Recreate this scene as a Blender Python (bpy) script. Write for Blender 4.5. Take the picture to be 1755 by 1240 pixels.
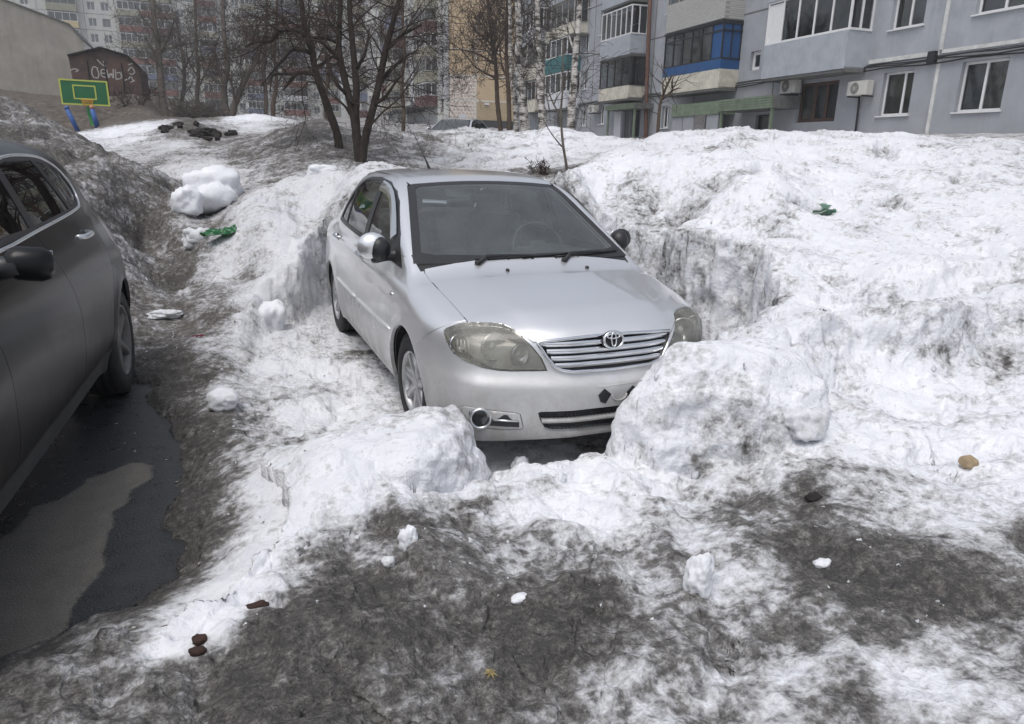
import bpy, bmesh, math, random
import numpy as np
from mathutils import Vector, Matrix, Euler
from mathutils.bvhtree import BVHTree

scene = bpy.context.scene
COL = scene.collection
for _o in list(bpy.data.objects):
    bpy.data.objects.remove(_o)

# ------------------------------------------------------------------ camera
CAM_POS = Vector((-1.800, -3.813, 1.583))
_yaw, _pitch, _roll = math.radians(22.92), math.radians(-16.31), math.radians(1.22)
_f = Vector((math.sin(_yaw) * math.cos(_pitch), math.cos(_yaw) * math.cos(_pitch), math.sin(_pitch)))
_r = _f.cross(Vector((0, 0, 1))).normalized()
_u = _r.cross(_f)
_cr, _sr = math.cos(_roll), math.sin(_roll)
_r2, _u2 = _cr * _r + _sr * _u, -_sr * _r + _cr * _u
cam_data = bpy.data.cameras.new('camera')
cam_data.sensor_width = 36.0
cam_data.lens = 36.0 * 1223.2 / 1755.0
cam_data.clip_start = 0.05
cam_data.clip_end = 2000
camera = bpy.data.objects.new('camera', cam_data)
COL.objects.link(camera)
camera.matrix_world = Matrix(((_r2.x, _u2.x, -_f.x, CAM_POS.x), (_r2.y, _u2.y, -_f.y, CAM_POS.y),
                              (_r2.z, _u2.z, -_f.z, CAM_POS.z), (0, 0, 0, 1)))
scene.camera = camera

# ------------------------------------------------------------------ overcast daylight
SUN_EL, SUN_AZ = math.radians(66), math.radians(235)      # azimuth clockwise from +Y
world = bpy.data.worlds.new('World')
scene.world = world
world.use_nodes = True
_nt = world.node_tree
_nt.nodes.clear()
_sky = _nt.nodes.new('ShaderNodeTexSky')
_sky.sky_type = 'NISHITA'
_sky.sun_disc = False
_sky.sun_elevation = SUN_EL
_sky.sun_rotation = SUN_AZ
_sky.air_density = 1.0
_sky.dust_density = 3.0
_sky.ozone_density = 1.0
_hsv = _nt.nodes.new('ShaderNodeHueSaturation')           # cloud cover takes most of the blue out
_hsv.inputs['Saturation'].default_value = 0.44
_bg = _nt.nodes.new('ShaderNodeBackground')
_bg.inputs['Strength'].default_value = 0.15
_out = _nt.nodes.new('ShaderNodeOutputWorld')
_nt.links.new(_sky.outputs[0], _hsv.inputs['Color'])
# an overcast dome is about three times as bright overhead as at the horizon
_tc = _nt.nodes.new('ShaderNodeTexCoord')
_sx = _nt.nodes.new('ShaderNodeSeparateXYZ')
_mr = _nt.nodes.new('ShaderNodeMapRange')
_mr.inputs['From Min'].default_value = 0.0
_mr.inputs['From Max'].default_value = 1.0
_mr.inputs['To Min'].default_value = 0.85
_mr.inputs['To Max'].default_value = 1.25
_mx = _nt.nodes.new('ShaderNodeVectorMath')
_mx.operation = 'SCALE'
_nt.links.new(_tc.outputs['Generated'], _sx.inputs[0])
_nt.links.new(_sx.outputs['Z'], _mr.inputs['Value'])
_nt.links.new(_hsv.outputs[0], _mx.inputs[0])
_nt.links.new(_mr.outputs[0], _mx.inputs['Scale'])
_nt.links.new(_mx.outputs[0], _bg.inputs[0])
_nt.links.new(_bg.outputs[0], _out.inputs[0])

sun_data = bpy.data.lights.new('sun', 'SUN')
sun_data.energy = 0.95
sun_data.angle = math.radians(34)
sun_data.color = (1.0, 0.97, 0.93)
sun = bpy.data.objects.new('sun', sun_data)
COL.objects.link(sun)
_sd = Vector((math.sin(SUN_AZ) * math.cos(SUN_EL), math.cos(SUN_AZ) * math.cos(SUN_EL), math.sin(SUN_EL)))
sun.rotation_euler = _sd.to_track_quat('Z', 'Y').to_euler()
sun.location = _sd * 60

vs = scene.view_settings
scene.display_settings.display_device = 'sRGB'
vs.view_transform = 'Standard'
vs.look = 'None'
vs.exposure = 0.05
vs.gamma = 1.0
vs.use_curve_mapping = False
scene.cycles.max_bounces = 6
scene.cycles.diffuse_bounces = 3
scene.cycles.glossy_bounces = 3
scene.cycles.transmission_bounces = 4
scene.cycles.transparent_max_bounces = 10
# ------------------------------------------------------------------ numeric helpers
import numpy as np

def pchip_table(knots, lo, hi, n=1500, sig=0.0):
    k = np.array(sorted(knots), float)
    x, y = k[:, 0], k[:, 1]
    h = np.diff(x)
    d = np.diff(y) / h
    m = np.zeros_like(x)
    m[0], m[-1] = d[0], d[-1]
    for i in range(1, len(x) - 1):
        if d[i - 1] * d[i] > 0:
            w1, w2 = 2 * h[i] + h[i - 1], h[i] + 2 * h[i - 1]
            m[i] = (w1 + w2) / (w1 / d[i - 1] + w2 / d[i])
    xs = np.linspace(lo, hi, n)
    xc = np.clip(xs, x[0], x[-1])
    i = np.clip(np.searchsorted(x, xc) - 1, 0, len(x) - 2)
    t = (xc - x[i]) / h[i]
    ys = ((2 * t**3 - 3 * t**2 + 1) * y[i] + (t**3 - 2 * t**2 + t) * h[i] * m[i]
          + (-2 * t**3 + 3 * t**2) * y[i + 1] + (t**3 - t**2) * h[i] * m[i + 1])
    ys = ys + (xs < x[0]) * (xs - x[0]) * m[0] + (xs > x[-1]) * (xs - x[-1]) * m[-1]
    if sig > 0:
        step = xs[1] - xs[0]
        r = int(3 * sig / step) + 1
        ker = np.exp(-0.5 * (np.arange(-r, r + 1) * step / sig) ** 2)
        ker /= ker.sum()
        pad = np.concatenate([ys[0] + (ys[1] - ys[0]) * np.arange(-r, 0), ys, ys[-1] + (ys[-1] - ys[-2]) * np.arange(1, r + 1)])
        ys = np.convolve(pad, ker, 'valid')
    return xs, ys

class Curve:
    def __init__(self, knots, lo, hi, sig=0.0):
        self.x, self.y = pchip_table(knots, lo, hi, 1500, sig)
    def __call__(self, v):
        return np.interp(v, self.x, self.y)

def smax(a, b, r):
    h = np.maximum(r - np.abs(a - b), 0.0) / r
    return np.maximum(a, b) + h * h * r * 0.25

def smin(a, b, r):
    return -smax(-a, -b, r)

def gauss(v, s):
    return np.exp(-0.5 * (v / s) ** 2)

# ------------------------------------------------------------------ the silver saloon as an implicit surface
class SaloonShape:
    zb = 0.18
    W = Curve([(-.95, .80), (-.5, .828), (0, .848), (.6, .853), (1.3, .853), (2.0, .853), (2.6, .848), (3.1, .82), (3.6, .77)], -1.3, 4.0, .05)
    prof = Curve([(.05, -.10), (.18, -.062), (.25, -.036), (.33, -.018), (.45, -.004), (.55, 0), (.66, -.006), (.76, -.016), (.85, -.030), (.92, -.054), (1.0, -.11), (1.1, -.26)], -.1, 1.7, .012)
    nose = Curve([(.05, -.80), (.175, -.838), (.24, -.872), (.31, -.886), (.40, -.889), (.46, -.892), (.492, -.889), (.512, -.878), (.54, -.860), (.57, -.849), (.64, -.841), (.70, -.828), (.745, -.80), (.80, -.72)], -.1, 1.7, .007)
    bow = Curve([(0, 0), (.2, .008), (.3, .028), (.376, .052), (.45, .080), (.55, .120), (.658, .172), (.71, .220), (.76, .295), (.80, .38), (.86, .52)], -.1, 1.3, .02)
    hood = Curve([(-.95, .66), (-.86, .715), (-.82, .752), (-.78, .776), (-.7, .800), (-.6, .821), (-.3, .872), (0, .912), (.2, .935), (.45, .958), (1.0, .97), (2.5, .985), (2.75, 1.025), (2.95, 1.025), (3.2, 1.0), (3.4, .965), (3.52, .92)], -1.3, 4.0, .03)
    tail = Curve([(.1, 3.42), (.3, 3.49), (.5, 3.50), (.62, 3.47), (.8, 3.46), (.92, 3.47), (1.0, 3.42)], -.1, 1.7, .02)
    gw = Curve([(.80, .81), (.93, .78), (1.05, .748), (1.2, .695), (1.3, .653), (1.36, .622), (1.42, .58), (1.5, .50)], -.1, 1.9, .01)
    roofc = Curve([(.7, 1.335), (.95, 1.395), (1.2, 1.432), (1.5, 1.457), (1.85, 1.462), (2.15, 1.448), (2.45, 1.415), (2.7, 1.37)], -.5, 4.0, .04)
    wheels = (0.0, 2.6)
    arch = 0.335

    def lower(s, x, y, z):
        a = np.abs(x)
        xs = s.W(y) + s.prof(z)
        for wy in s.wheels:
            rr = np.sqrt((y - wy) ** 2 + (z - .30) ** 2)
            xs = xs + .012 * gauss(rr - s.arch - .01, .035) * (z > .2)
        # shoulder crease between the doors and the belt
        side = a - xs
        yf = s.nose(z) + s.bow(a)
        front = (yf - y) * .93
        rear = y - (s.tail(z) - .35 * (a / .85) ** 4)
        t = np.clip((y + .9) / .9, 0, 1)
        zt = s.hood(y) - .028 * (a / .65) ** 2 - (.045 * (1 - t) + .008) * (a / .65) ** 4
        # raised centre of the hood with a soft crease on each side
        ce = .36 + .16 * t
        inhood = np.clip((.1 - y) / .8, 0, 1) ** 2 * np.clip((y + .9) / .3, 0, 1)
        zt = zt + .014 * inhood * .5 * (1 - np.tanh((a - ce) / .036))
        top = (z - zt) * .97
        d = smax(side, rear, .16)
        d = smax(d, front, .10)
        d = smax(d, top, .085)
        return smax(d, s.zb + .028 * np.clip(1 - (a / .6) ** 2, 0, 1) - z, .03)

    def green(s, x, y, z):
        a = np.abs(x)
        gx = s.gw(z) - .035 * np.clip((y - 1.9) / .9, 0, 1.3) ** 2 - .015 * np.clip((1.0 - y) / .7, 0, 1)
        side = (a - gx) * .95
        top = z - (s.roofc(y) - .030 * (a / .55) ** 2)
        k = .80 / .417
        yw = .115 + (z - .948) * (k + .02) + .115 * (a / .7) ** 2
        front = (yw - y) * .46
        yr = 3.03 - (z - 1.0) * 1.75 - .10 * (a / .6) ** 2
        rear = (y - yr) * .5
        d = smax(side, front, .045)
        d = smax(d, rear, .07)
        d = smax(d, top, .065)
        return smax(d, .80 - z, .02)

    def __call__(s, x, y, z):
        return smin(s.lower(x, y, z), s.green(x, y, z), .03)

def gradient(F, p, e=1e-4):
    g = np.empty_like(p)
    for i in range(3):
        q = p.copy(); q[:, i] += e
        r = p.copy(); r[:, i] -= e
        g[:, i] = (F(*q.T) - F(*r.T)) / (2 * e)
    return g
# ------------------------------------------------------------------ object helpers
def tag(o, label=None, cat=None, group=None, kind=None):
    if label: o['label'] = label
    if cat: o['category'] = cat
    if group: o['group'] = group
    if kind: o['kind'] = kind
    return o

def thing(name, label, cat, loc=(0, 0, 0), rz=0.0, group=None):
    o = bpy.data.objects.new(name, None)
    o.empty_display_size = 0.1
    COL.objects.link(o)
    o.location = loc
    o.rotation_euler = (0, 0, rz)
    return tag(o, label, cat, group)

def link_mesh(name, me, mat=None, parent=None, loc=None):
    o = bpy.data.objects.new(name, me)
    COL.objects.link(o)
    if mat is not None and not me.materials:
        for m in (mat if isinstance(mat, (list, tuple)) else [mat]):
            me.materials.append(m)
    if parent is not None:
        o.parent = parent
    if loc is not None:
        o.location = loc
    return o

def from_bm(name, bm, mat=None, parent=None, smooth=False, loc=None):
    me = bpy.data.meshes.new(name)
    bm.to_mesh(me)
    bm.free()
    if smooth:
        me.polygons.foreach_set('use_smooth', [True] * len(me.polygons))
    return link_mesh(name, me, mat, parent, loc)

def np_mesh(name, V, Q, smooth=True):
    """mesh from vertex array and an (n,4) or (n,3) index array"""
    V = np.ascontiguousarray(V, np.float32)
    Q = np.ascontiguousarray(Q, np.int32)
    me = bpy.data.meshes.new(name)
    k = Q.shape[1]
    me.vertices.add(len(V))
    me.vertices.foreach_set('co', V.ravel())
    me.loops.add(Q.size)
    me.loops.foreach_set('vertex_index', Q.ravel())
    me.polygons.add(len(Q))
    me.polygons.foreach_set('loop_start', np.arange(0, Q.size, k, dtype=np.int32))
    me.polygons.foreach_set('loop_total', np.full(len(Q), k, np.int32))
    if smooth:
        me.polygons.foreach_set('use_smooth', np.ones(len(Q), bool))
    me.update(calc_edges=True)
    me.validate()
    return me

def settle(root, base):
    """move a thing's origin to its base, leaving its parts where they stand"""
    base = Vector(base)
    for ch in bpy.data.objects:
        if ch.parent is root:
            ch.location = ch.location - base
    root.location = base
    return root

def copy_tree(o, parent=None):
    c = o.copy()
    COL.objects.link(c)
    if parent is not None:
        c.parent = parent
    for ch in [x for x in bpy.data.objects if x.parent is o]:
        copy_tree(ch, c)
    return c

# ---- bmesh shape adders
def bm_box(bm, c, s, rot=None, bevel=0.0):
    m = Matrix.Translation(Vector(c))
    if rot is not None:
        m = m @ rot.to_4x4()
    r = bmesh.ops.create_cube(bm, size=1.0, matrix=m @ Matrix.Diagonal((s[0], s[1], s[2], 1)))
    if bevel > 0:
        es = list({e for v in r['verts'] for e in v.link_edges})
        bmesh.ops.bevel(bm, geom=es, offset=bevel, segments=2, affect='EDGES', profile=0.5)
    return r['verts']

def box(name, c, s, mat, parent=None, bevel=0.0, rot=None, smooth=False):
    bm = bmesh.new()
    bm_box(bm, (0, 0, 0), s, None, bevel)
    o = from_bm(name, bm, mat, parent, smooth)
    o.location = c
    if rot is not None:
        o.rotation_euler = rot
    return o

def bm_tube(bm, pts, rad, sides=8, cap=True):
    """tube through pts, rad is a number or a list"""
    pts = [Vector(p) for p in pts]
    n = len(pts)
    if not isinstance(rad, (list, tuple)):
        rad = [rad] * n
    rings = []
    ref = None
    for i in range(n):
        t = (pts[min(i + 1, n - 1)] - pts[max(i - 1, 0)])
        if t.length < 1e-9:
            t = Vector((0, 0, 1))
        t.normalize()
        if ref is None:
            ref = t.orthogonal().normalized()
        else:
            ref = (ref - t * ref.dot(t))
            ref = ref.normalized() if ref.length > 1e-6 else t.orthogonal().normalized()
        b = t.cross(ref)
        rings.append([bm.verts.new(pts[i] + rad[i] * (math.cos(a) * ref + math.sin(a) * b))
                      for a in [2 * math.pi * k / sides for k in range(sides)]])
    for i in range(n - 1):
        for k in range(sides):
            bm.faces.new((rings[i][k], rings[i][(k + 1) % sides], rings[i + 1][(k + 1) % sides], rings[i + 1][k]))
    if cap and sides > 2:
        bm.faces.new(list(reversed(rings[0])))
        bm.faces.new(rings[-1])

def tube(name, pts, rad, mat, parent=None, sides=8, smooth=True):
    bm = bmesh.new()
    bm_tube(bm, pts, rad, sides)
    return from_bm(name, bm, mat, parent, smooth)

def bm_lathe(bm, prof, seg=32, axis='X', center=(0, 0, 0)):
    """prof: list of (along, radius)"""
    rings = []
    c = Vector(center)
    for (h, r) in prof:
        ring = []
        for k in range(seg):
            a = 2 * math.pi * k / seg
            u, v = r * math.cos(a), r * math.sin(a)
            p = {'X': (h, u, v), 'Y': (u, h, v), 'Z': (u, v, h)}[axis]
            ring.append(bm.verts.new(c + Vector(p)))
        rings.append(ring)
    for i in range(len(rings) - 1):
        for k in range(seg):
            bm.faces.new((rings[i][k], rings[i][(k + 1) % seg], rings[i + 1][(k + 1) % seg], rings[i + 1][k]))
    return rings

def catmull(P, m=8, closed=False):
    P = [Vector(p) for p in P]
    n = len(P)
    out = []
    rng = range(n if closed else n - 1)
    for i in rng:
        p0 = P[(i - 1) % n] if closed or i > 0 else P[0] * 2 - P[1]
        p1, p2 = P[i], P[(i + 1) % n]
        p3 = P[(i + 2) % n] if closed or i + 2 < n else P[-1] * 2 - P[-2]
        for k in range(m):
            t = k / m
            out.append(0.5 * ((2 * p1) + (p2 - p0) * t + (2 * p0 - 5 * p1 + 4 * p2 - p3) * t * t + (3 * p1 - p0 - 3 * p2 + p3) * t**3))
    if not closed:
        out.append(P[-1])
    return out

# ---- noise on arrays
_rng = np.random.default_rng(7)
_PERM = _rng.permutation(4096)
_GR = _rng.normal(size=(4096, 3))
_GR /= np.linalg.norm(_GR, axis=1, keepdims=True)

def perlin2(x, y, seed=0):
    xi, yi = np.floor(x).astype(np.int64), np.floor(y).astype(np.int64)
    xf, yf = x - xi, y - yi
    u, v = xf * xf * xf * (xf * (xf * 6 - 15) + 10), yf * yf * yf * (yf * (yf * 6 - 15) + 10)
    def g(ix, iy, dx, dy):
        h = _PERM[(_PERM[(ix + seed * 131) & 4095] + iy) & 4095]
        return _GR[h, 0] * dx + _GR[h, 1] * dy
    a = g(xi, yi, xf, yf) * (1 - u) + g(xi + 1, yi, xf - 1, yf) * u
    b = g(xi, yi + 1, xf, yf - 1) * (1 - u) + g(xi + 1, yi + 1, xf - 1, yf - 1) * u
    return (a * (1 - v) + b * v) * 1.6

def fbm2(x, y, octaves=4, seed=0, gain=0.5):
    s, a, f = 0.0, 1.0, 1.0
    for k in range(octaves):
        s = s + a * perlin2(x * f, y * f, seed + k)
        a *= gain
        f *= 2.03
    return s

def perlin3(x, y, z, seed=0):
    xi, yi, zi = (np.floor(q).astype(np.int64) for q in (x, y, z))
    xf, yf, zf = x - xi, y - yi, z - zi
    s = lambda t: t * t * t * (t * (t * 6 - 15) + 10)
    u, v, w = s(xf), s(yf), s(zf)
    r = 0
    for dx in (0, 1):
        for dy in (0, 1):
            for dz in (0, 1):
                h = _PERM[(_PERM[(_PERM[(xi + dx + seed * 131) & 4095] + yi + dy) & 4095] + zi + dz) & 4095]
                g = _GR[h]
                val = g[..., 0] * (xf - dx) + g[..., 1] * (yf - dy) + g[..., 2] * (zf - dz)
                r = r + val * (u if dx else 1 - u) * (v if dy else 1 - v) * (w if dz else 1 - w)
    return r * 1.5

def worley(x, y, seed=0):
    """nearest-cell value in 0..1 and distance to the border between cells"""
    xi, yi = np.floor(x).astype(np.int64), np.floor(y).astype(np.int64)
    d1 = np.full(np.shape(x), 9.0); d2 = np.full(np.shape(x), 9.0); val = np.zeros(np.shape(x))
    for dx in (-1, 0, 1):
        for dy in (-1, 0, 1):
            h = _PERM[(_PERM[(xi + dx + seed * 57) & 4095] + yi + dy) & 4095]
            px, py = xi + dx + .5 + .45 * _GR[h, 0], yi + dy + .5 + .45 * _GR[h, 1]
            d = np.hypot(x - px, y - py)
            n = d < d1
            d2 = np.where(n, d1, np.minimum(d2, d))
            val = np.where(n, h / 4095.0, val)
            d1 = np.where(n, d, d1)
    return val, d2 - d1

# ------------------------------------------------------------------ materials
def new_mat(name):
    m = bpy.data.materials.new(name)
    m.use_nodes = True
    nt = m.node_tree
    b = nt.nodes['Principled BSDF']
    return m, nt, b

def N(nt, typ, **kw):
    n = nt.nodes.new(typ)
    for k, v in kw.items():
        if k in n.inputs:
            n.inputs[k].default_value = v
        else:
            setattr(n, k, v)
    return n

def ramp(nt, fac, stops):
    r = nt.nodes.new('ShaderNodeValToRGB')
    e = r.color_ramp.elements
    while len(e) > 1:
        e.remove(e[-1])
    e[0].position, e[0].color = stops[0][0], (*stops[0][1], 1)
    for p, c in stops[1:]:
        k = e.new(p)
        k.color = (*c, 1)
    nt.links.new(fac, r.inputs[0])
    return r.outputs[0]

def mixc(nt, fac, a, b, mode='MIX'):
    m = nt.nodes.new('ShaderNodeMix')
    m.data_type = 'RGBA'
    m.blend_type = mode
    for sock, val in ((m.inputs[0], fac), (m.inputs[6], a), (m.inputs[7], b)):
        if isinstance(val, bpy.types.NodeSocket):
            nt.links.new(val, sock)
        elif isinstance(val, (int, float)):
            sock.default_value = val
        else:
            sock.default_value = (*val, 1)
    return m.outputs[2]

def math_n(nt, op, a, b=None, clamp=False):
    m = nt.nodes.new('ShaderNodeMath')
    m.operation = op
    m.use_clamp = clamp
    for sock, val in ((m.inputs[0], a), (m.inputs[1], b)):
        if val is None:
            continue
        if isinstance(val, bpy.types.NodeSocket):
            nt.links.new(val, sock)
        else:
            sock.default_value = val
    return m.outputs[0]

def noise(nt, scale, detail=4, rough=0.5, vec=None, dist=0.0):
    n = nt.nodes.new('ShaderNodeTexNoise')
    n.inputs['Scale'].default_value = scale
    n.inputs['Detail'].default_value = detail
    n.inputs['Roughness'].default_value = rough
    n.inputs['Distortion'].default_value = dist
    if vec is not None:
        nt.links.new(vec, n.inputs['Vector'])
    return n.outputs['Fac']

def coords(nt, kind='Object', scale=None):
    t = nt.nodes.new('ShaderNodeTexCoord')
    o = t.outputs[kind]
    if scale is not None:
        mp = nt.nodes.new('ShaderNodeMapping')
        mp.inputs['Scale'].default_value = scale
        nt.links.new(o, mp.inputs['Vector'])
        o = mp.outputs[0]
    return o

def bump(nt, b, height, strength=0.3, dist=0.01):
    n = nt.nodes.new('ShaderNodeBump')
    n.inputs['Strength'].default_value = strength
    n.inputs['Distance'].default_value = dist
    nt.links.new(height, n.inputs['Height'])
    nt.links.new(n.outputs[0], b.inputs['Normal'])

def simple_mat(name, col, rough=0.6, metal=0.0, var=0.15, scale=6.0, bmp=0.0, bscale=40.0, spec=0.5, coat=0.0):
    """plain surface with some tonal variation and optional fine relief"""
    m, nt, b = new_mat(name)
    v = coords(nt)
    f = noise(nt, scale, 5, 0.6, v)
    c = ramp(nt, f, [(0.25, tuple(q * (1 - var) for q in col)), (0.75, tuple(min(1, q * (1 + var)) for q in col))])
    nt.links.new(c, b.inputs['Base Color'])
    b.inputs['Roughness'].default_value = rough
    b.inputs['Metallic'].default_value = metal
    b.inputs['Specular IOR Level'].default_value = spec
    b.inputs['Coat Weight'].default_value = coat
    if bmp > 0:
        bump(nt, b, noise(nt, bscale, 4, 0.6, v), bmp, 0.01)
    return m

def glass_mat(name, tint=(0.72, 0.80, 0.80), rough=0.02, extra=0.0, dust=0.0):
    m, nt, b = new_mat(name)
    nt.nodes.remove(b)
    out = nt.nodes['Material Output']
    tr = N(nt, 'ShaderNodeBsdfTransparent', Color=(*tint, 1))
    gl = N(nt, 'ShaderNodeBsdfGlossy', Roughness=rough)
    fr = N(nt, 'ShaderNodeFresnel', IOR=1.52)
    mx = nt.nodes.new('ShaderNodeMixShader')
    fac = fr.outputs[0]
    if extra:
        fac = math_n(nt, 'ADD', fac, extra, True)
    nt.links.new(fac, mx.inputs[0])
    nt.links.new(tr.outputs[0], mx.inputs[1])
    nt.links.new(gl.outputs[0], mx.inputs[2])
    last = mx.outputs[0]
    if dust:
        df = N(nt, 'ShaderNodeBsdfDiffuse')
        df.inputs[0].default_value = (.46, .50, .50, 1)
        v = coords(nt)
        k = ramp(nt, noise(nt, 5, 5, .6, v), [(.3, (dust * .7,) * 3), (.7, (dust * 1.3,) * 3)])
        m3 = nt.nodes.new('ShaderNodeMixShader')
        nt.links.new(k, m3.inputs[0]); nt.links.new(last, m3.inputs[1]); nt.links.new(df.outputs[0], m3.inputs[2])
        last = m3.outputs[0]
    nt.links.new(last, out.inputs[0])
    return m
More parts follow.
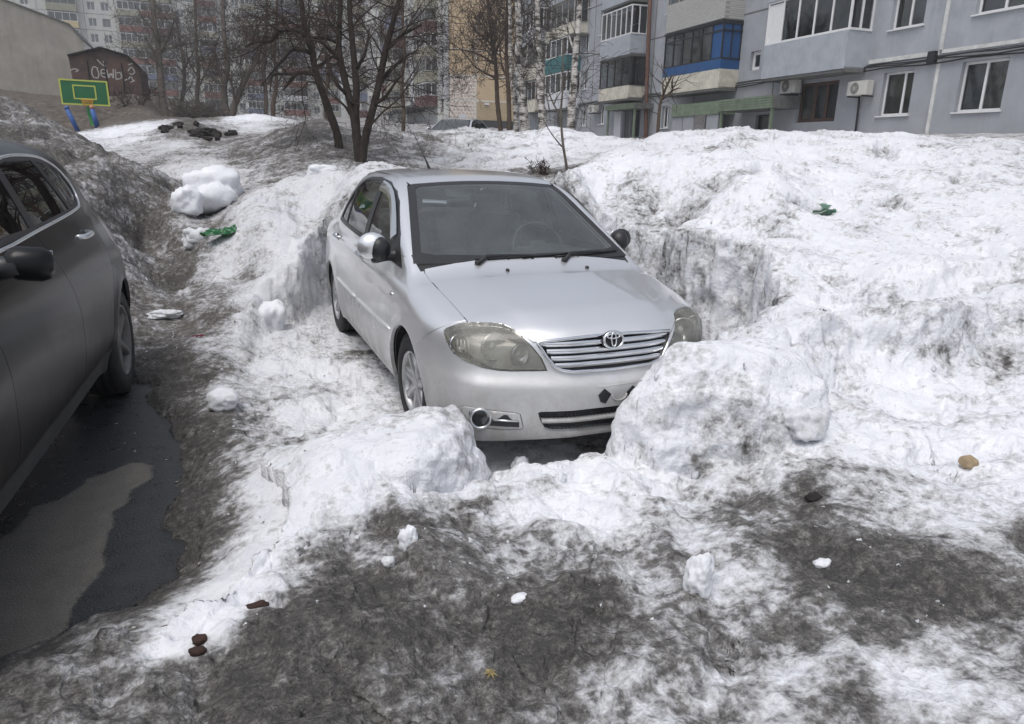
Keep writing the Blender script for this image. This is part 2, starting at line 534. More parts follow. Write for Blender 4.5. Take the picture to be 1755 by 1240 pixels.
TERRAIN_POINTS = [(2.58,2.67,1.18), (2.62,2.20,1.10), (1.79,0.89,1.00), (2.14,1.04,1.00), (2.73,1.39,1.04), (2.32,0.63,0.97), (2.03,0.19,0.86), (1.62,-0.21,0.74), (1.58,-0.08,0.62), (1.53,0.02,0.52), (1.16,-0.57,0.62), (0.78,-0.67,0.62), (3.08,4.55,1.66), (3.67,4.80,1.78), (4.31,4.79,1.91), (4.91,4.56,1.97), (5.42,4.00,1.94), (6.05,3.61,1.94), (6.57,3.16,1.91), (7.13,2.69,1.88), (7.46,2.31,1.86), (2.07,3.43,1.41), (1.86,3.17,1.37), (1.67,3.56,1.28), (1.51,3.75,1.30), (1.99,3.87,1.27), (1.33,4.17,1.33), (3.78,3.10,1.58), (4.85,2.41,1.55), (5.37,1.74,1.54), (3.41,3.72,1.62), (5.02,6.89,1.63), (5.66,6.66,1.75), (6.39,6.37,1.81), (7.14,5.82,1.79), (7.78,5.21,1.78), (8.46,4.69,1.77), (9.10,4.08,1.76), (9.76,3.79,1.74), (4.03,6.16,1.56), (-4.51,13.68,1.40), (-3.75,11.62,1.26), (-3.14,9.96,1.14), (-5.36,14.70,1.69), (-2.64,8.84,1.14), (2.04,3.14,1.16), (2.25,2.95,1.19), (2.79,2.80,1.45), (2.87,1.93,1.31), (2.83,1.46,1.21), (3.48,1.41,1.20), (2.58,0.46,0.94), (4.17,1.37,1.29), (3.01,0.29,0.95), (2.36,-0.07,0.76), (2.29,-0.39,0.70), (3.43,0.11,0.96), (4.85,0.98,1.31), (4.50,1.00,1.25), (3.78,0.69,1.10), (2.64,-0.76,0.71), (1.84,-0.35,0.60), (3.05,-1.04,0.74), (4.17,-0.28,1.07), (0.38,-1.33,0.24), (0.57,-1.28,0.42), (0.86,-1.15,0.50), (1.03,-1.00,0.60), (1.11,-1.10,0.46), (1.39,-1.22,0.50), (1.87,-1.18,0.54), (2.32,-1.27,0.56), (1.40,-1.57,0.42), (1.52,-1.78,0.42), (0.88,-1.70,0.36), (0.98,-2.05,0.33), (0.51,-2.03,0.30), (0.56,-1.67,0.34), (0.30,-1.62,0.25), (0.35,-1.36,0.30), (0.02,-1.52,0.14), (-0.06,-2.04,0.24), (0.06,-2.24,0.26), (0.28,-2.36,0.28), (0.53,-2.49,0.30), (-0.34,-2.07,0.18), (-0.44,-2.31,0.16), (-0.26,-2.52,0.22), (0.04,-2.66,0.24), (-0.36,-1.75,0.12), (-0.31,-1.18,0.06), (-0.43,-1.05,0.05), (-0.60,-1.03,0.07), (-0.64,-1.51,0.20), (-0.57,-1.66,0.14), (-0.79,-1.75,0.16), (-0.77,-1.37,0.10), (-0.70,-2.13,0.15), (-0.95,-2.36,0.14), (-1.00,-1.92,0.15), (-1.13,-2.30,0.13), (-0.69,-2.54,0.17), (-0.35,-2.80,0.22), (-0.06,-2.90,0.26), (-0.92,-1.29,0.14), (-0.97,-1.11,0.20), (-1.19,-1.38,0.24), (-1.34,-1.64,0.22), (-1.49,-1.80,0.15), (-1.32,-1.99,0.13), (-1.52,-1.49,0.17), (-1.41,-1.34,0.26), (-1.48,-1.24,0.32), (-1.61,-1.22,0.26), (-1.72,-1.27,0.16), (-1.84,-1.42,0.08), (-1.71,-1.74,0.10), (-1.95,-1.60,0.05), (-2.02,-1.77,0.06), (-2.18,-1.69,0.05), (-2.31,-1.76,0.06), (-1.83,-1.99,0.10), (-1.56,-2.12,0.12), (-2.47,-1.55,0.03), (-1.73,-0.77,0.20), (-1.61,-0.40,0.20), (-1.79,-0.21,0.15), (-1.93,-0.38,0.06), (-2.03,-0.77,0.02), (-2.00,0.12,0.05), (-2.03,0.82,0.05), (-2.20,0.93,0.04), (-2.31,1.52,0.02), (-1.83,0.54,0.12), (-1.67,0.43,0.14), (-1.89,1.22,0.11), (-2.12,1.66,0.09), (-2.27,1.78,0.07), (-2.42,2.75,0.12), (-2.01,2.54,0.14), (-1.71,1.95,0.16), (-1.52,2.21,0.18), (-1.44,1.65,0.12), (-2.18,4.15,0.27), (-1.75,3.20,0.30), (-1.46,2.90,0.34), (-2.52,5.66,0.45), (-2.69,5.07,0.40), (-2.00,5.13,0.50), (-1.60,4.06,0.50), (-1.32,3.35,0.42), (-1.45,4.41,0.82), (-1.25,3.96,0.74), (-1.06,2.75,0.66), (-0.84,3.31,0.80), (-1.68,5.04,0.70), (-0.55,4.64,0.98), (-0.15,5.75,1.12), (-2.37,5.90,0.77), (-2.12,5.40,0.61), (-2.22,4.49,0.46), (-2.41,3.87,0.38), (-2.00,4.16,0.44), (-0.79,5.82,1.20), (-0.41,5.46,1.30), (-0.29,4.52,1.34), (-0.15,4.24,1.36), (-1.24,5.51,1.06), (-1.51,5.80,0.91), (-1.93,5.79,0.67), (-2.12,5.65,0.68), (-2.24,6.60,1.00), (-2.66,7.34,1.34), (-3.27,8.69,1.60), (-3.81,9.57,1.85), (-4.49,10.52,2.16), (-2.75,5.70,1.05), (-3.20,6.62,1.21), (-3.36,5.81,1.30), (-3.78,6.04,1.48), (-2.77,4.50,0.83), (-2.19,7.51,1.09), (-2.00,10.85,1.18), (-1.34,9.98,1.11), (-0.60,9.37,1.23), (-0.11,8.72,1.26), (0.55,8.12,1.31), (1.38,8.34,1.35), (2.07,8.61,1.33), (2.82,8.29,1.32), (-2.35,13.91,1.43), (-3.30,18.38,1.78), (-4.29,23.41,2.05), (-3.23,23.02,2.25), (-2.48,20.42,2.19), (-2.10,19.75,2.34), (-1.77,19.55,2.16), (-1.61,16.49,1.67), (-0.94,13.36,1.61), (-0.33,13.18,1.84), (0.22,13.60,2.11), (0.73,13.98,2.20), (1.09,16.60,2.03), (0.05,15.89,1.99), (1.22,13.74,2.11), (1.89,13.43,2.04), (2.63,13.10,1.97), (2.98,12.37,1.92), (3.51,12.75,2.02), (4.06,13.11,2.12), (4.70,12.83,2.08), (5.34,12.56,2.07), (6.21,12.79,2.19), (6.87,12.49,2.11), (7.12,11.78,2.00), (7.63,11.55,1.96), (0.98,10.29,1.60), (0.37,10.54,1.59), (1.79,9.93,1.56), (2.99,10.01,1.61), (4.04,9.56,1.59), (4.88,9.21,1.61), (2.85,6.81,1.34), (3.36,6.83,1.36), (3.38,6.15,1.36), (2.78,5.92,1.28), (-0.40,22.97,2.28), (-0.72,26.59,2.57), (0.44,29.60,2.92), (1.11,29.29,2.84), (1.48,24.48,2.42), (5.36,61.75,3.84), (3.63,69.49,4.53), (-1.39,64.71,4.16), (-3.91,48.45,3.04), (-5.46,36.48,2.48), (-7.20,34.86,2.18), (-9.00,43.56,4.01), (-7.81,42.83,4.02), (-6.36,42.23,4.05), (-4.70,41.79,4.16), (-4.52,38.62,3.35), (-5.27,34.78,2.72), (-6.57,35.92,2.79), (-7.56,36.33,2.77), (-3.64,42.76,3.29), (-3.38,39.15,2.96), (-4.12,43.15,3.87), (-3.24,65.34,3.70), (-14.23,71.03,6.98), (-11.66,81.19,6.78), (-6.71,80.77,4.90), (-1.26,94.27,4.81), (9.82,59.66,3.19), (12.15,52.94,2.96), (13.53,46.71,2.97), (13.70,40.95,2.87), (15.21,36.93,2.90), (-6.50,46.00,4.20), (-9.00,50.00,4.40), (-4.00,50.00,4.00), (-1.00,50.00,3.40), (10.00,120.00,6.50), (30.00,125.00,7.00), (-20.00,128.00,7.20), (25.00,73.00,4.30), (20.00,90.00,5.00), (45.00,140.00,7.00), (-60.00,140.00,9.00), (-60.00,60.00,10.00), (80.00,80.00,3.00), (17.00,8.00,1.30), (18.00,15.00,1.35), (19.00,25.00,1.50), (20.00,38.00,1.80), (22.00,52.00,2.80), (30.00,10.00,1.30), (12.00,18.00,1.40), (13.00,28.00,1.60), (10.00,24.00,1.50), (8.00,20.00,1.45), (-1.35,3.05,0.48), (-1.10,3.30,0.56), (-0.98,3.75,0.68), (-1.52,2.60,0.34), (-1.68,2.00,0.22), (16.00,0.00,1.20), (25.00,-20.00,1.00), (-1.80,-4.30,0.10), (-0.50,-4.30,0.16), (1.50,-4.20,0.25), (4.00,-4.00,0.45), (8.00,-3.00,0.80), (-5.00,-4.50,-0.05), (0.00,-9.00,0.10), (10.00,-12.00,0.30), (-10.00,-10.00,0.00), (-7.00,-1.00,-0.06), (-7.00,2.00,0.00), (-4.50,3.20,0.06), (-4.50,5.20,0.50), (-7.00,6.00,1.20), (-12.00,6.00,1.30), (-12.00,12.00,2.60), (9.00,1.00,1.50), (13.00,-1.00,1.10), (12.00,6.00,1.90), (15.00,10.00,1.30), (-3.20,2.20,-0.02), (-4.00,1.00,-0.06), (-3.00,0.00,-0.06), (-2.70,-1.00,-0.05), (-4.00,-1.00,-0.08), (-2.55,0.80,-0.03), (-2.40,-0.40,-0.04), (-4.00,-2.50,-0.05), (-3.00,-3.00,-0.02)]
DIRT_SHADE_POINTS = [(-1.77,-1.88,1.15), (-1.50,-1.81,1.22), (-1.37,-2.05,1.09), (-1.07,-1.99,1.09), (-0.98,-2.25,1.09), (-0.79,-2.06,1.02), (-1.54,-1.49,0.77), (-1.32,-1.45,0.70), (-1.20,-1.79,0.77), (-0.94,-1.67,0.70), (-0.74,-1.75,0.64), (-1.56,-2.16,1.09), (-1.96,-1.95,0.83), (-2.23,-1.82,0.90), (-2.27,-1.89,0.90), (-2.12,-1.72,0.83), (-1.86,-2.05,0.96), (-0.87,-2.40,0.64), (-0.55,-2.15,0.58), (-0.50,-2.30,0.77), (-0.28,-2.16,0.25), (-0.31,-2.33,0.64), (0.10,-2.16,0.96), (0.21,-2.30,1.02), (0.27,-2.48,1.02), (0.01,-2.49,0.96), (-0.21,-2.48,0.64), (-0.12,-2.70,0.35), (0.01,-2.78,0.51), (-0.52,-2.57,0.35), (-0.32,-2.69,0.64), (0.41,-1.99,0.50), (0.36,-1.86,0.70), (0.13,-1.82,0.58), (-0.10,-1.75,0.30), (0.10,-1.41,0.30), (0.72,-2.12,0.35), (1.24,-1.85,0.10), (0.79,-1.77,0.20), (0.52,-1.54,0.25), (0.35,-1.48,0.30), (0.59,-1.44,0.18), (0.38,-1.31,0.08), (0.37,-1.14,0.14), (0.30,-1.39,0.08), (0.09,-1.24,0.05), (-0.02,-1.19,0.02), (-0.31,-1.18,0.10), (-0.63,-1.23,0.12), (-0.51,-0.58,0.03), (-0.54,-1.34,0.02), (-0.47,-1.47,0.10), (-1.08,-1.32,0.45), (-1.15,-1.21,0.15), (-1.33,-1.40,0.58), (-1.11,-1.09,0.05), (-1.36,-1.12,0.05), (-1.39,-1.28,0.10), (-1.62,-1.27,0.05), (-1.73,-1.35,0.05), (-1.84,-1.49,0.02), (-1.94,-1.71,0.05), (-2.01,-1.81,0.10), (-1.91,-1.77,0.05), (-1.61,-0.79,0.05), (-1.73,-0.72,0.30), (-1.62,-0.63,0.35), (-1.81,-0.74,0.45), (-1.93,-0.61,0.75), (-1.98,-0.80,0.90), (-1.96,0.07,0.75), (-1.84,0.27,0.70), (-1.76,0.71,0.50), (-2.00,1.28,0.80), (-2.15,2.72,0.80), (-1.92,2.53,0.75), (-1.76,1.76,0.40), (-1.61,2.28,0.15), (-1.90,3.45,0.75), (-2.17,4.38,0.85), (-1.63,3.72,0.35), (-1.49,3.97,0.30), (-1.32,3.85,0.15), (-1.02,3.98,0.08), (-1.07,4.58,0.20), (-1.41,4.95,0.10), (-0.51,4.87,0.15), (-0.65,4.02,0.20), (-0.86,5.24,0.08), (-1.37,2.89,0.03), (-1.01,3.32,0.00), (-1.41,1.50,0.02), (-1.11,1.29,0.03), (-1.13,0.66,0.03), (-1.37,0.43,0.08), (-2.52,5.64,0.75), (-2.76,5.67,0.72), (-3.23,7.62,0.75), (-2.37,6.40,0.72), (-3.67,8.54,0.75), (-1.99,5.39,0.72), (-2.24,5.82,0.72), (-2.57,6.76,0.72), (-2.49,3.53,0.70), (-2.38,2.97,0.70), (-2.24,1.77,0.80), (-2.40,15.96,0.10), (-3.38,22.54,0.05), (-3.42,17.97,0.10), (-1.80,11.04,0.15), (-4.19,22.27,0.05), (-1.99,18.46,0.95), (-2.57,18.41,0.60), (-1.59,17.38,0.60), (-0.15,27.24,0.05), (-0.06,22.56,0.10), (0.56,23.17,0.50), (-0.91,11.82,0.75), (-0.30,12.25,0.75), (0.49,12.82,0.85), (-0.28,10.46,0.70), (0.85,10.75,0.75), (1.51,10.61,0.70), (1.80,9.94,0.62), (2.43,11.37,0.62), (2.34,9.47,0.35), (3.44,11.32,0.35), (3.81,10.54,0.28), (4.71,11.11,0.20), (5.44,10.87,0.20), (5.17,9.25,0.20), (6.52,10.98,0.15), (3.08,8.96,0.15), (3.57,7.97,0.10), (3.03,6.14,0.80), (3.55,6.49,0.70), (2.50,3.54,0.05), (3.87,4.41,0.08), (4.62,4.19,0.15), (4.95,3.47,0.05), (5.94,3.51,0.20), (6.15,2.80,0.10), (6.21,2.13,0.25), (2.76,2.76,0.03), (3.11,1.82,0.10), (4.21,2.18,0.08), (4.14,1.35,0.25), (4.02,0.90,0.20), (5.14,1.54,0.10), (3.88,0.21,0.10), (2.28,2.51,0.38), (1.79,1.27,0.36), (2.14,2.76,0.35), (1.99,0.77,0.22), (2.04,0.46,0.16), (1.94,0.80,0.22), (2.60,2.37,0.25), (2.58,0.46,0.03), (2.72,0.02,0.08), (2.69,-0.49,0.12), (1.83,-1.00,0.30), (1.52,-0.87,0.15), (2.21,-1.05,0.35), (1.12,-1.08,0.15), (1.74,-1.13,0.08), (1.54,-1.47,0.06), (-6.13,38.96,0.90), (-3.84,30.84,0.90), (-7.00,35.39,0.90), (-2.42,17.83,0.80), (-1.72,17.59,0.85), (-2.84,17.63,0.40), (-1.83,28.41,0.90), (-2.25,19.56,0.85), (-2.40,-1.74,1.02), (-1.90,5.57,0.50), (-2.18,5.48,0.70), (-1.39,9.88,0.30), (0.34,-1.44,0.14), (0.42,-1.45,0.14), (0.09,-2.83,0.51), (1.80,-1.65,0.10), (3.96,-0.07,0.10), (-3.87,6.55,0.90), (0.00,1.00,0.50), (0.00,2.50,0.50), (-0.50,0.50,0.40), (20.00,10.00,0.40), (20.00,30.00,0.50), (15.00,60.00,0.50), (-20.00,60.00,0.50), (0.00,100.00,0.40), (0.00,-8.00,0.60), (-8.00,0.00,0.80), (8.00,-5.00,0.30), (-10.00,12.00,0.90)]  # values on the pit wall mix dirty flecks with painted-in grey shading
SOIL_POINTS = [(-6.13,38.96,1.00), (-3.84,30.84,1.00), (-7.00,35.39,1.00), (-3.88,51.43,1.00), (-3.77,39.58,1.00), (-7.39,37.04,1.00), (-4.57,40.22,1.00), (-5.60,38.73,1.00), (-6.64,36.72,1.00), (-4.09,37.56,0.90), (-4.22,22.60,0.00), (-2.59,24.95,0.30), (-3.28,20.57,0.00), (-1.49,50.41,0.35), (0.60,56.74,0.10), (-1.99,18.46,0.35), (0.27,27.17,0.00), (-3.67,8.58,0.25), (-3.55,8.15,0.25), (-2.76,5.78,0.30), (-2.52,5.64,0.30), (-2.17,4.04,0.22), (1.40,25.58,0.20), (0.39,12.11,0.22), (1.27,10.57,0.25), (2.10,11.09,0.20), (4.71,11.11,0.00), (3.11,1.82,0.00), (0.50,-1.74,0.00), (-1.53,-2.00,0.03), (-2.05,-0.73,0.05), (3.25,6.60,0.25), (-0.73,0.39,0.00), (1.78,2.83,0.00), (0.05,-2.66,0.00), (-60.00,60.00,1.00), (-20.00,60.00,1.00), (-60.00,120.00,1.00), (0.00,-8.00,0.00), (20.00,20.00,0.30), (20.00,60.00,0.30)]
# ------------------------------------------------------------------ lie of the land
def _warp(x, y):
    dx, dy = x - CAM_POS[0], y - CAM_POS[1]
    r = np.sqrt(dx * dx + dy * dy) + 1e-6
    k = 4.0 * np.log1p(r / 4.0) / r
    return dx * k, dy * k

class Surface:
    """smooth surface through scattered points (multiquadric), evaluated in slices"""
    def __init__(self, pts, c=.22, lam=1e-3):
        P = np.array(pts, float)
        self.x, self.y = _warp(P[:, 0], P[:, 1])
        self.c2 = c * c
        n = len(P)
        A = np.zeros((n + 3, n + 3))
        r2 = (self.x[:, None] - self.x) ** 2 + (self.y[:, None] - self.y) ** 2
        A[:n, :n] = np.sqrt(r2 + self.c2) + lam * np.eye(n) * -1
        Pm = np.stack([np.ones(n), self.x, self.y], 1)
        A[:n, n:] = Pm; A[n:, :n] = Pm.T
        self.w = np.linalg.solve(A, np.r_[P[:, 2], 0, 0, 0]).astype(np.float32)
    def __call__(self, x, y):
        sh = np.shape(x)
        X, Y = _warp(np.ravel(x), np.ravel(y))
        X, Y = X.astype(np.float32), Y.astype(np.float32)
        out = np.empty(X.shape, np.float32)
        sx, sy = self.x.astype(np.float32), self.y.astype(np.float32)
        for i in range(0, len(X), 20000):
            a, b = X[i:i + 20000, None], Y[i:i + 20000, None]
            K = np.sqrt((a - sx) ** 2 + (b - sy) ** 2 + np.float32(self.c2))
            out[i:i + 20000] = K @ self.w[:-3] + self.w[-3] + self.w[-2] * a[:, 0] + self.w[-1] * b[:, 0]
        return out.reshape(sh).astype(float)

def poly_sd(x, y, P):
    """signed distance to a polygon, negative inside"""
    P = np.array(P, float)
    d = np.full(np.shape(x), 1e9)
    s = np.ones(np.shape(x))
    n = len(P)
    for i in range(n):
        a, b = P[i], P[(i - 1) % n]
        ex, ey = b[0] - a[0], b[1] - a[1]
        wx, wy = x - a[0], y - a[1]
        t = np.clip((wx * ex + wy * ey) / (ex * ex + ey * ey), 0, 1)
        d = np.minimum(d, (wx - ex * t) ** 2 + (wy - ey * t) ** 2)
        c1, c2 = y >= a[1], y < b[1]
        c3 = ex * wy > ey * wx
        s = np.where((c1 & c2 & c3) | (~c1 & ~c2 & ~c3), -s, s)
    return np.sqrt(d) * s

def sstep(a, b, v):
    t = np.clip((v - a) / (b - a), 0, 1)
    return t * t * (3 - 2 * t)

# the hole dug round the car (clockwise from the rear right), and the cut blocks of old snow
PIT = [(.5, 4.05), (1.05, 4.0), (1.35, 3.5), (1.62, 3.0), (1.98, 2.35), (2.12, 1.95), (2.02, 1.62), (1.72, 1.38), (1.66, 1.18), (1.85, .92), (2.02, .62), (1.95, .28), (1.70, .02), (1.42, -.12), (1.12, -.22), (.92, -.42), (.72, -.62), (.42, -.86), (.16, -1.00), (.02, -1.20), (-.10, -1.45), (-.45, -1.55), (-.78, -1.30),
       (-.80, -.95), (-.78, -.72), (-.92, -.50), (-1.12, -.34), (-1.42, -.30), (-1.62, .1), (-1.66, .7), (-1.60, 1.4), (-1.52, 2.0), (-1.40, 2.5), (-1.30, 2.82), (-1.05, 3.10), (-.93, 3.35), (-.90, 3.6), (-.6, 3.95), (0, 4.05)]
BLOCK_R = [(0.01, -1.05), (0.19, -0.95), (0.44, -0.83), (0.67, -0.75), (0.89, -0.78), (1.01, -0.98), (0.94, -1.23), (0.75, -1.41), (0.51, -1.45), (0.29, -1.33), (0.09, -1.21)]
BLOCK_L = [(-.80, -.70), (-.92, -.62), (-1.08, -.60), (-1.30, -.72), (-1.52, -.86), (-1.56, -1.02), (-1.36, -1.12), (-1.10, -1.14), (-.90, -1.06), (-.80, -.92)]
ASPHALT = [(-6.5, 2.3), (-2.75, 2.1), (-2.42, 1.5), (-2.28, 1.45), (-2.26, .95), (-2.10, .62), (-2.04, .18), (-2.04, -.36), (-2.10, -.64), (-2.02, -.86), (-2.02, -1.16), (-2.13, -1.30), (-2.33, -1.30), (-2.42, -1.42), (-2.62, -1.45), (-6.5, -1.6)]
_surf = Surface(TERRAIN_POINTS)

def hollows(x, y):
    """melt hollows: soft dimples scattered over the banks"""
    n = fbm2(x * 2.1 + .5 * perlin2(x * 1.1, y * 1.1, 18), y * 2.1 + .5 * perlin2(x * 1.3, y * 1.3, 19), 2, 23)
    m = fbm2(x * 5.2, y * 5.2, 2, 27)
    return np.clip(n - .18, 0, .6) + .35 * np.clip(m - .25, 0, .6)

def land(x, y):
    h = _surf(x, y)
    r = np.hypot(x - CAM_POS[0], y - CAM_POS[1])
    far = sstep(110, 190, r)
    h = h * (1 - far) + 6.0 * far
    near = 1 - sstep(9, 30, r)
    # ragged plan of the walls
    jx = x + .08 * perlin2(x * 2.3, y * 2.3, 3) + .035 * perlin2(x * 7, y * 7, 4)
    jy = y + .08 * perlin2(x * 2.3, y * 2.3, 5) + .035 * perlin2(x * 7, y * 7, 6)
    asphalt = sstep(-2.0, -2.45, x) * sstep(2.2, 1.2, y)
    rough = (1 - .85 * asphalt)
    # rolling and lumpy relief
    h = h + rough * (.030 * fbm2(x * 1.3, y * 1.3, 3, 11) * np.clip(.3 + r / 8, 0, 2.5))
    h = h - rough * near * (.12 + .14 * sstep(1.0, 2.0, x) * sstep(-.3, .6, y)) * hollows(x, y) * np.clip(.35 + r / 12, 0, 1)
    h = h + rough * near * (.016 * fbm2(x * 4.3, y * 4.3, 3, 31))
    crumb = np.abs(fbm2(x * 7.5, y * 7.5, 3, 41))
    h = h + rough * near * .016 * (crumb - .3)
    # broken crust: slabs standing at slightly different heights
    wx, wy = x + .12 * perlin2(x * 3.1, y * 3.1, 43), y + .12 * perlin2(x * 3.1, y * 3.1, 44)
    cv, cd = worley(wx * 2.6, wy * 2.6, 3)
    cv2, cd2 = worley(wx * 6.5 + 3, wy * 6.5, 4)
    broken = np.clip(.9 * sstep(-.05, .45, perlin2(x * .7 + 4, y * .7, 45)) + .7 * gauss(np.hypot(x - 1.6, y + .9), 1.0) + .6 * gauss(np.hypot(x + 1.3, y - 3.0), .9), 0, 1) * near * rough
    h = h + broken * (.075 * (cv - .5) * sstep(.0, .12, cd) + .032 * (cv2 - .5) * sstep(0, .15, cd2))
    # a slab edge and a crack in the foreground
    ex = x + .03 * perlin2(x * 6, y * 6, 81)
    h = h + .045 * sstep(-.02, .03, ex + 1.27 + .22 * (y + 1.6)) * sstep(.45, .05, ex + 1.27 + .22 * (y + 1.6)) * sstep(-2.1, -1.9, y) * sstep(-1.1, -1.35, y) * sstep(-.03, .03, ex + 1.27)
    h = h - .06 * gauss(ex + .50 - .35 * (y + 2.33), .022) * sstep(-2.55, -2.45, y) * sstep(-2.12, -2.22, y)
    # churned earth on the ploughed heap along the lane
    heap = sstep(-1.9, -2.3, x) * sstep(2.5, 4.5, y) * sstep(14, 9, y)
    h = h + heap * (.05 * fbm2(x * 3.2, y * 3.2, 4, 83) + .035 * np.abs(fbm2(x * 8, y * 8, 3, 84)))
    floor = .015 + .15 * sstep(-.50, -1.15, y) + .05 * sstep(-1.0, -1.6, x) + .045 * fbm2(x * 2.2, y * 2.2, 3, 51) + .022 * fbm2(x * 8, y * 8, 3, 52) + .03 * (cv2 - .5) * sstep(0, .2, cd2)
    under = sstep(.95, .6, np.abs(x)) * sstep(-1.0, -.7, y)
    floor = floor * (1 - .75 * under) - .02 * under
    sd = poly_sd(jx, jy, PIT)
    soft = .11 + .15 * sstep(-.9, -1.5, x)
    wall = sstep(-.02, 1.0, sd / soft)
    h = floor + (np.maximum(h, floor) - floor) * wall
    bx = x + .06 * perlin2(x * 4.0, y * 4.0, 62)
    by = y + .06 * perlin2(x * 4.0, y * 4.0, 63)
    sr = poly_sd(bx, by, BLOCK_R)
    top_r = .655 + .06 * (x - .6) + .05 * (-1 - y) + .04 * fbm2(x * 3, y * 3, 3, 61)
    top_r = top_r + .10 * gauss(np.hypot(x - .32, y + 1.05), .22)
    h = np.maximum(h, top_r - .14 * sstep(-.18, 0.0, sr) - .62 * sstep(.0, .20, sr) - .4 * sstep(.2, .5, sr))
    sl = poly_sd(bx, by, BLOCK_L)
    top_l = .40 + .14 * (x + 1.15) + .03 * fbm2(x * 3, y * 3, 3, 71)
    h = np.maximum(h, top_l - .05 * sstep(-.12, 0, sl) - .45 * sstep(.0, .16, sl) - .4 * sstep(.2, .5, sl))
    sa = poly_sd(x + .05 * perlin2(x * 4, y * 4, 14) + .012 * perlin2(x * 13, y * 13, 15), y + .06 * perlin2(x * 4, y * 4, 16) + .012 * perlin2(x * 13, y * 13, 17), ASPHALT)
    lip = .006 + .045 * sstep(.0, .10, sa) + .02 * sstep(.05, .4, sa)
    h = np.where(sa < 0, -.05 - .1 * np.clip(-sa, 0, .3), np.where(sa < .4, np.minimum(np.maximum(h, lip), lip + .25 * np.clip(sa, 0, 1)), h))
    # broken ledges running across the right bank
    for (oy, dx, amp, sd_) in ((.95, 1.05, .17, 8), (.30, 2.0, .08, 10)):
        lx = x + .10 * perlin2(x * 1.8, y * 1.8, sd_)
        led = y + .20 * perlin2(x * 1.5, y * 1.5, sd_ + 1) + oy + .10 * (lx - 1.2)
        h = h + amp * sstep(-.20, .01, led) * sstep(.7, .05, led) * sstep(dx, dx + .35, lx) - amp * .8 * sstep(.03, -.05, led) * sstep(dx, dx + .35, lx) * sstep(-1.1 - oy, -.25 - oy, y)
    return h

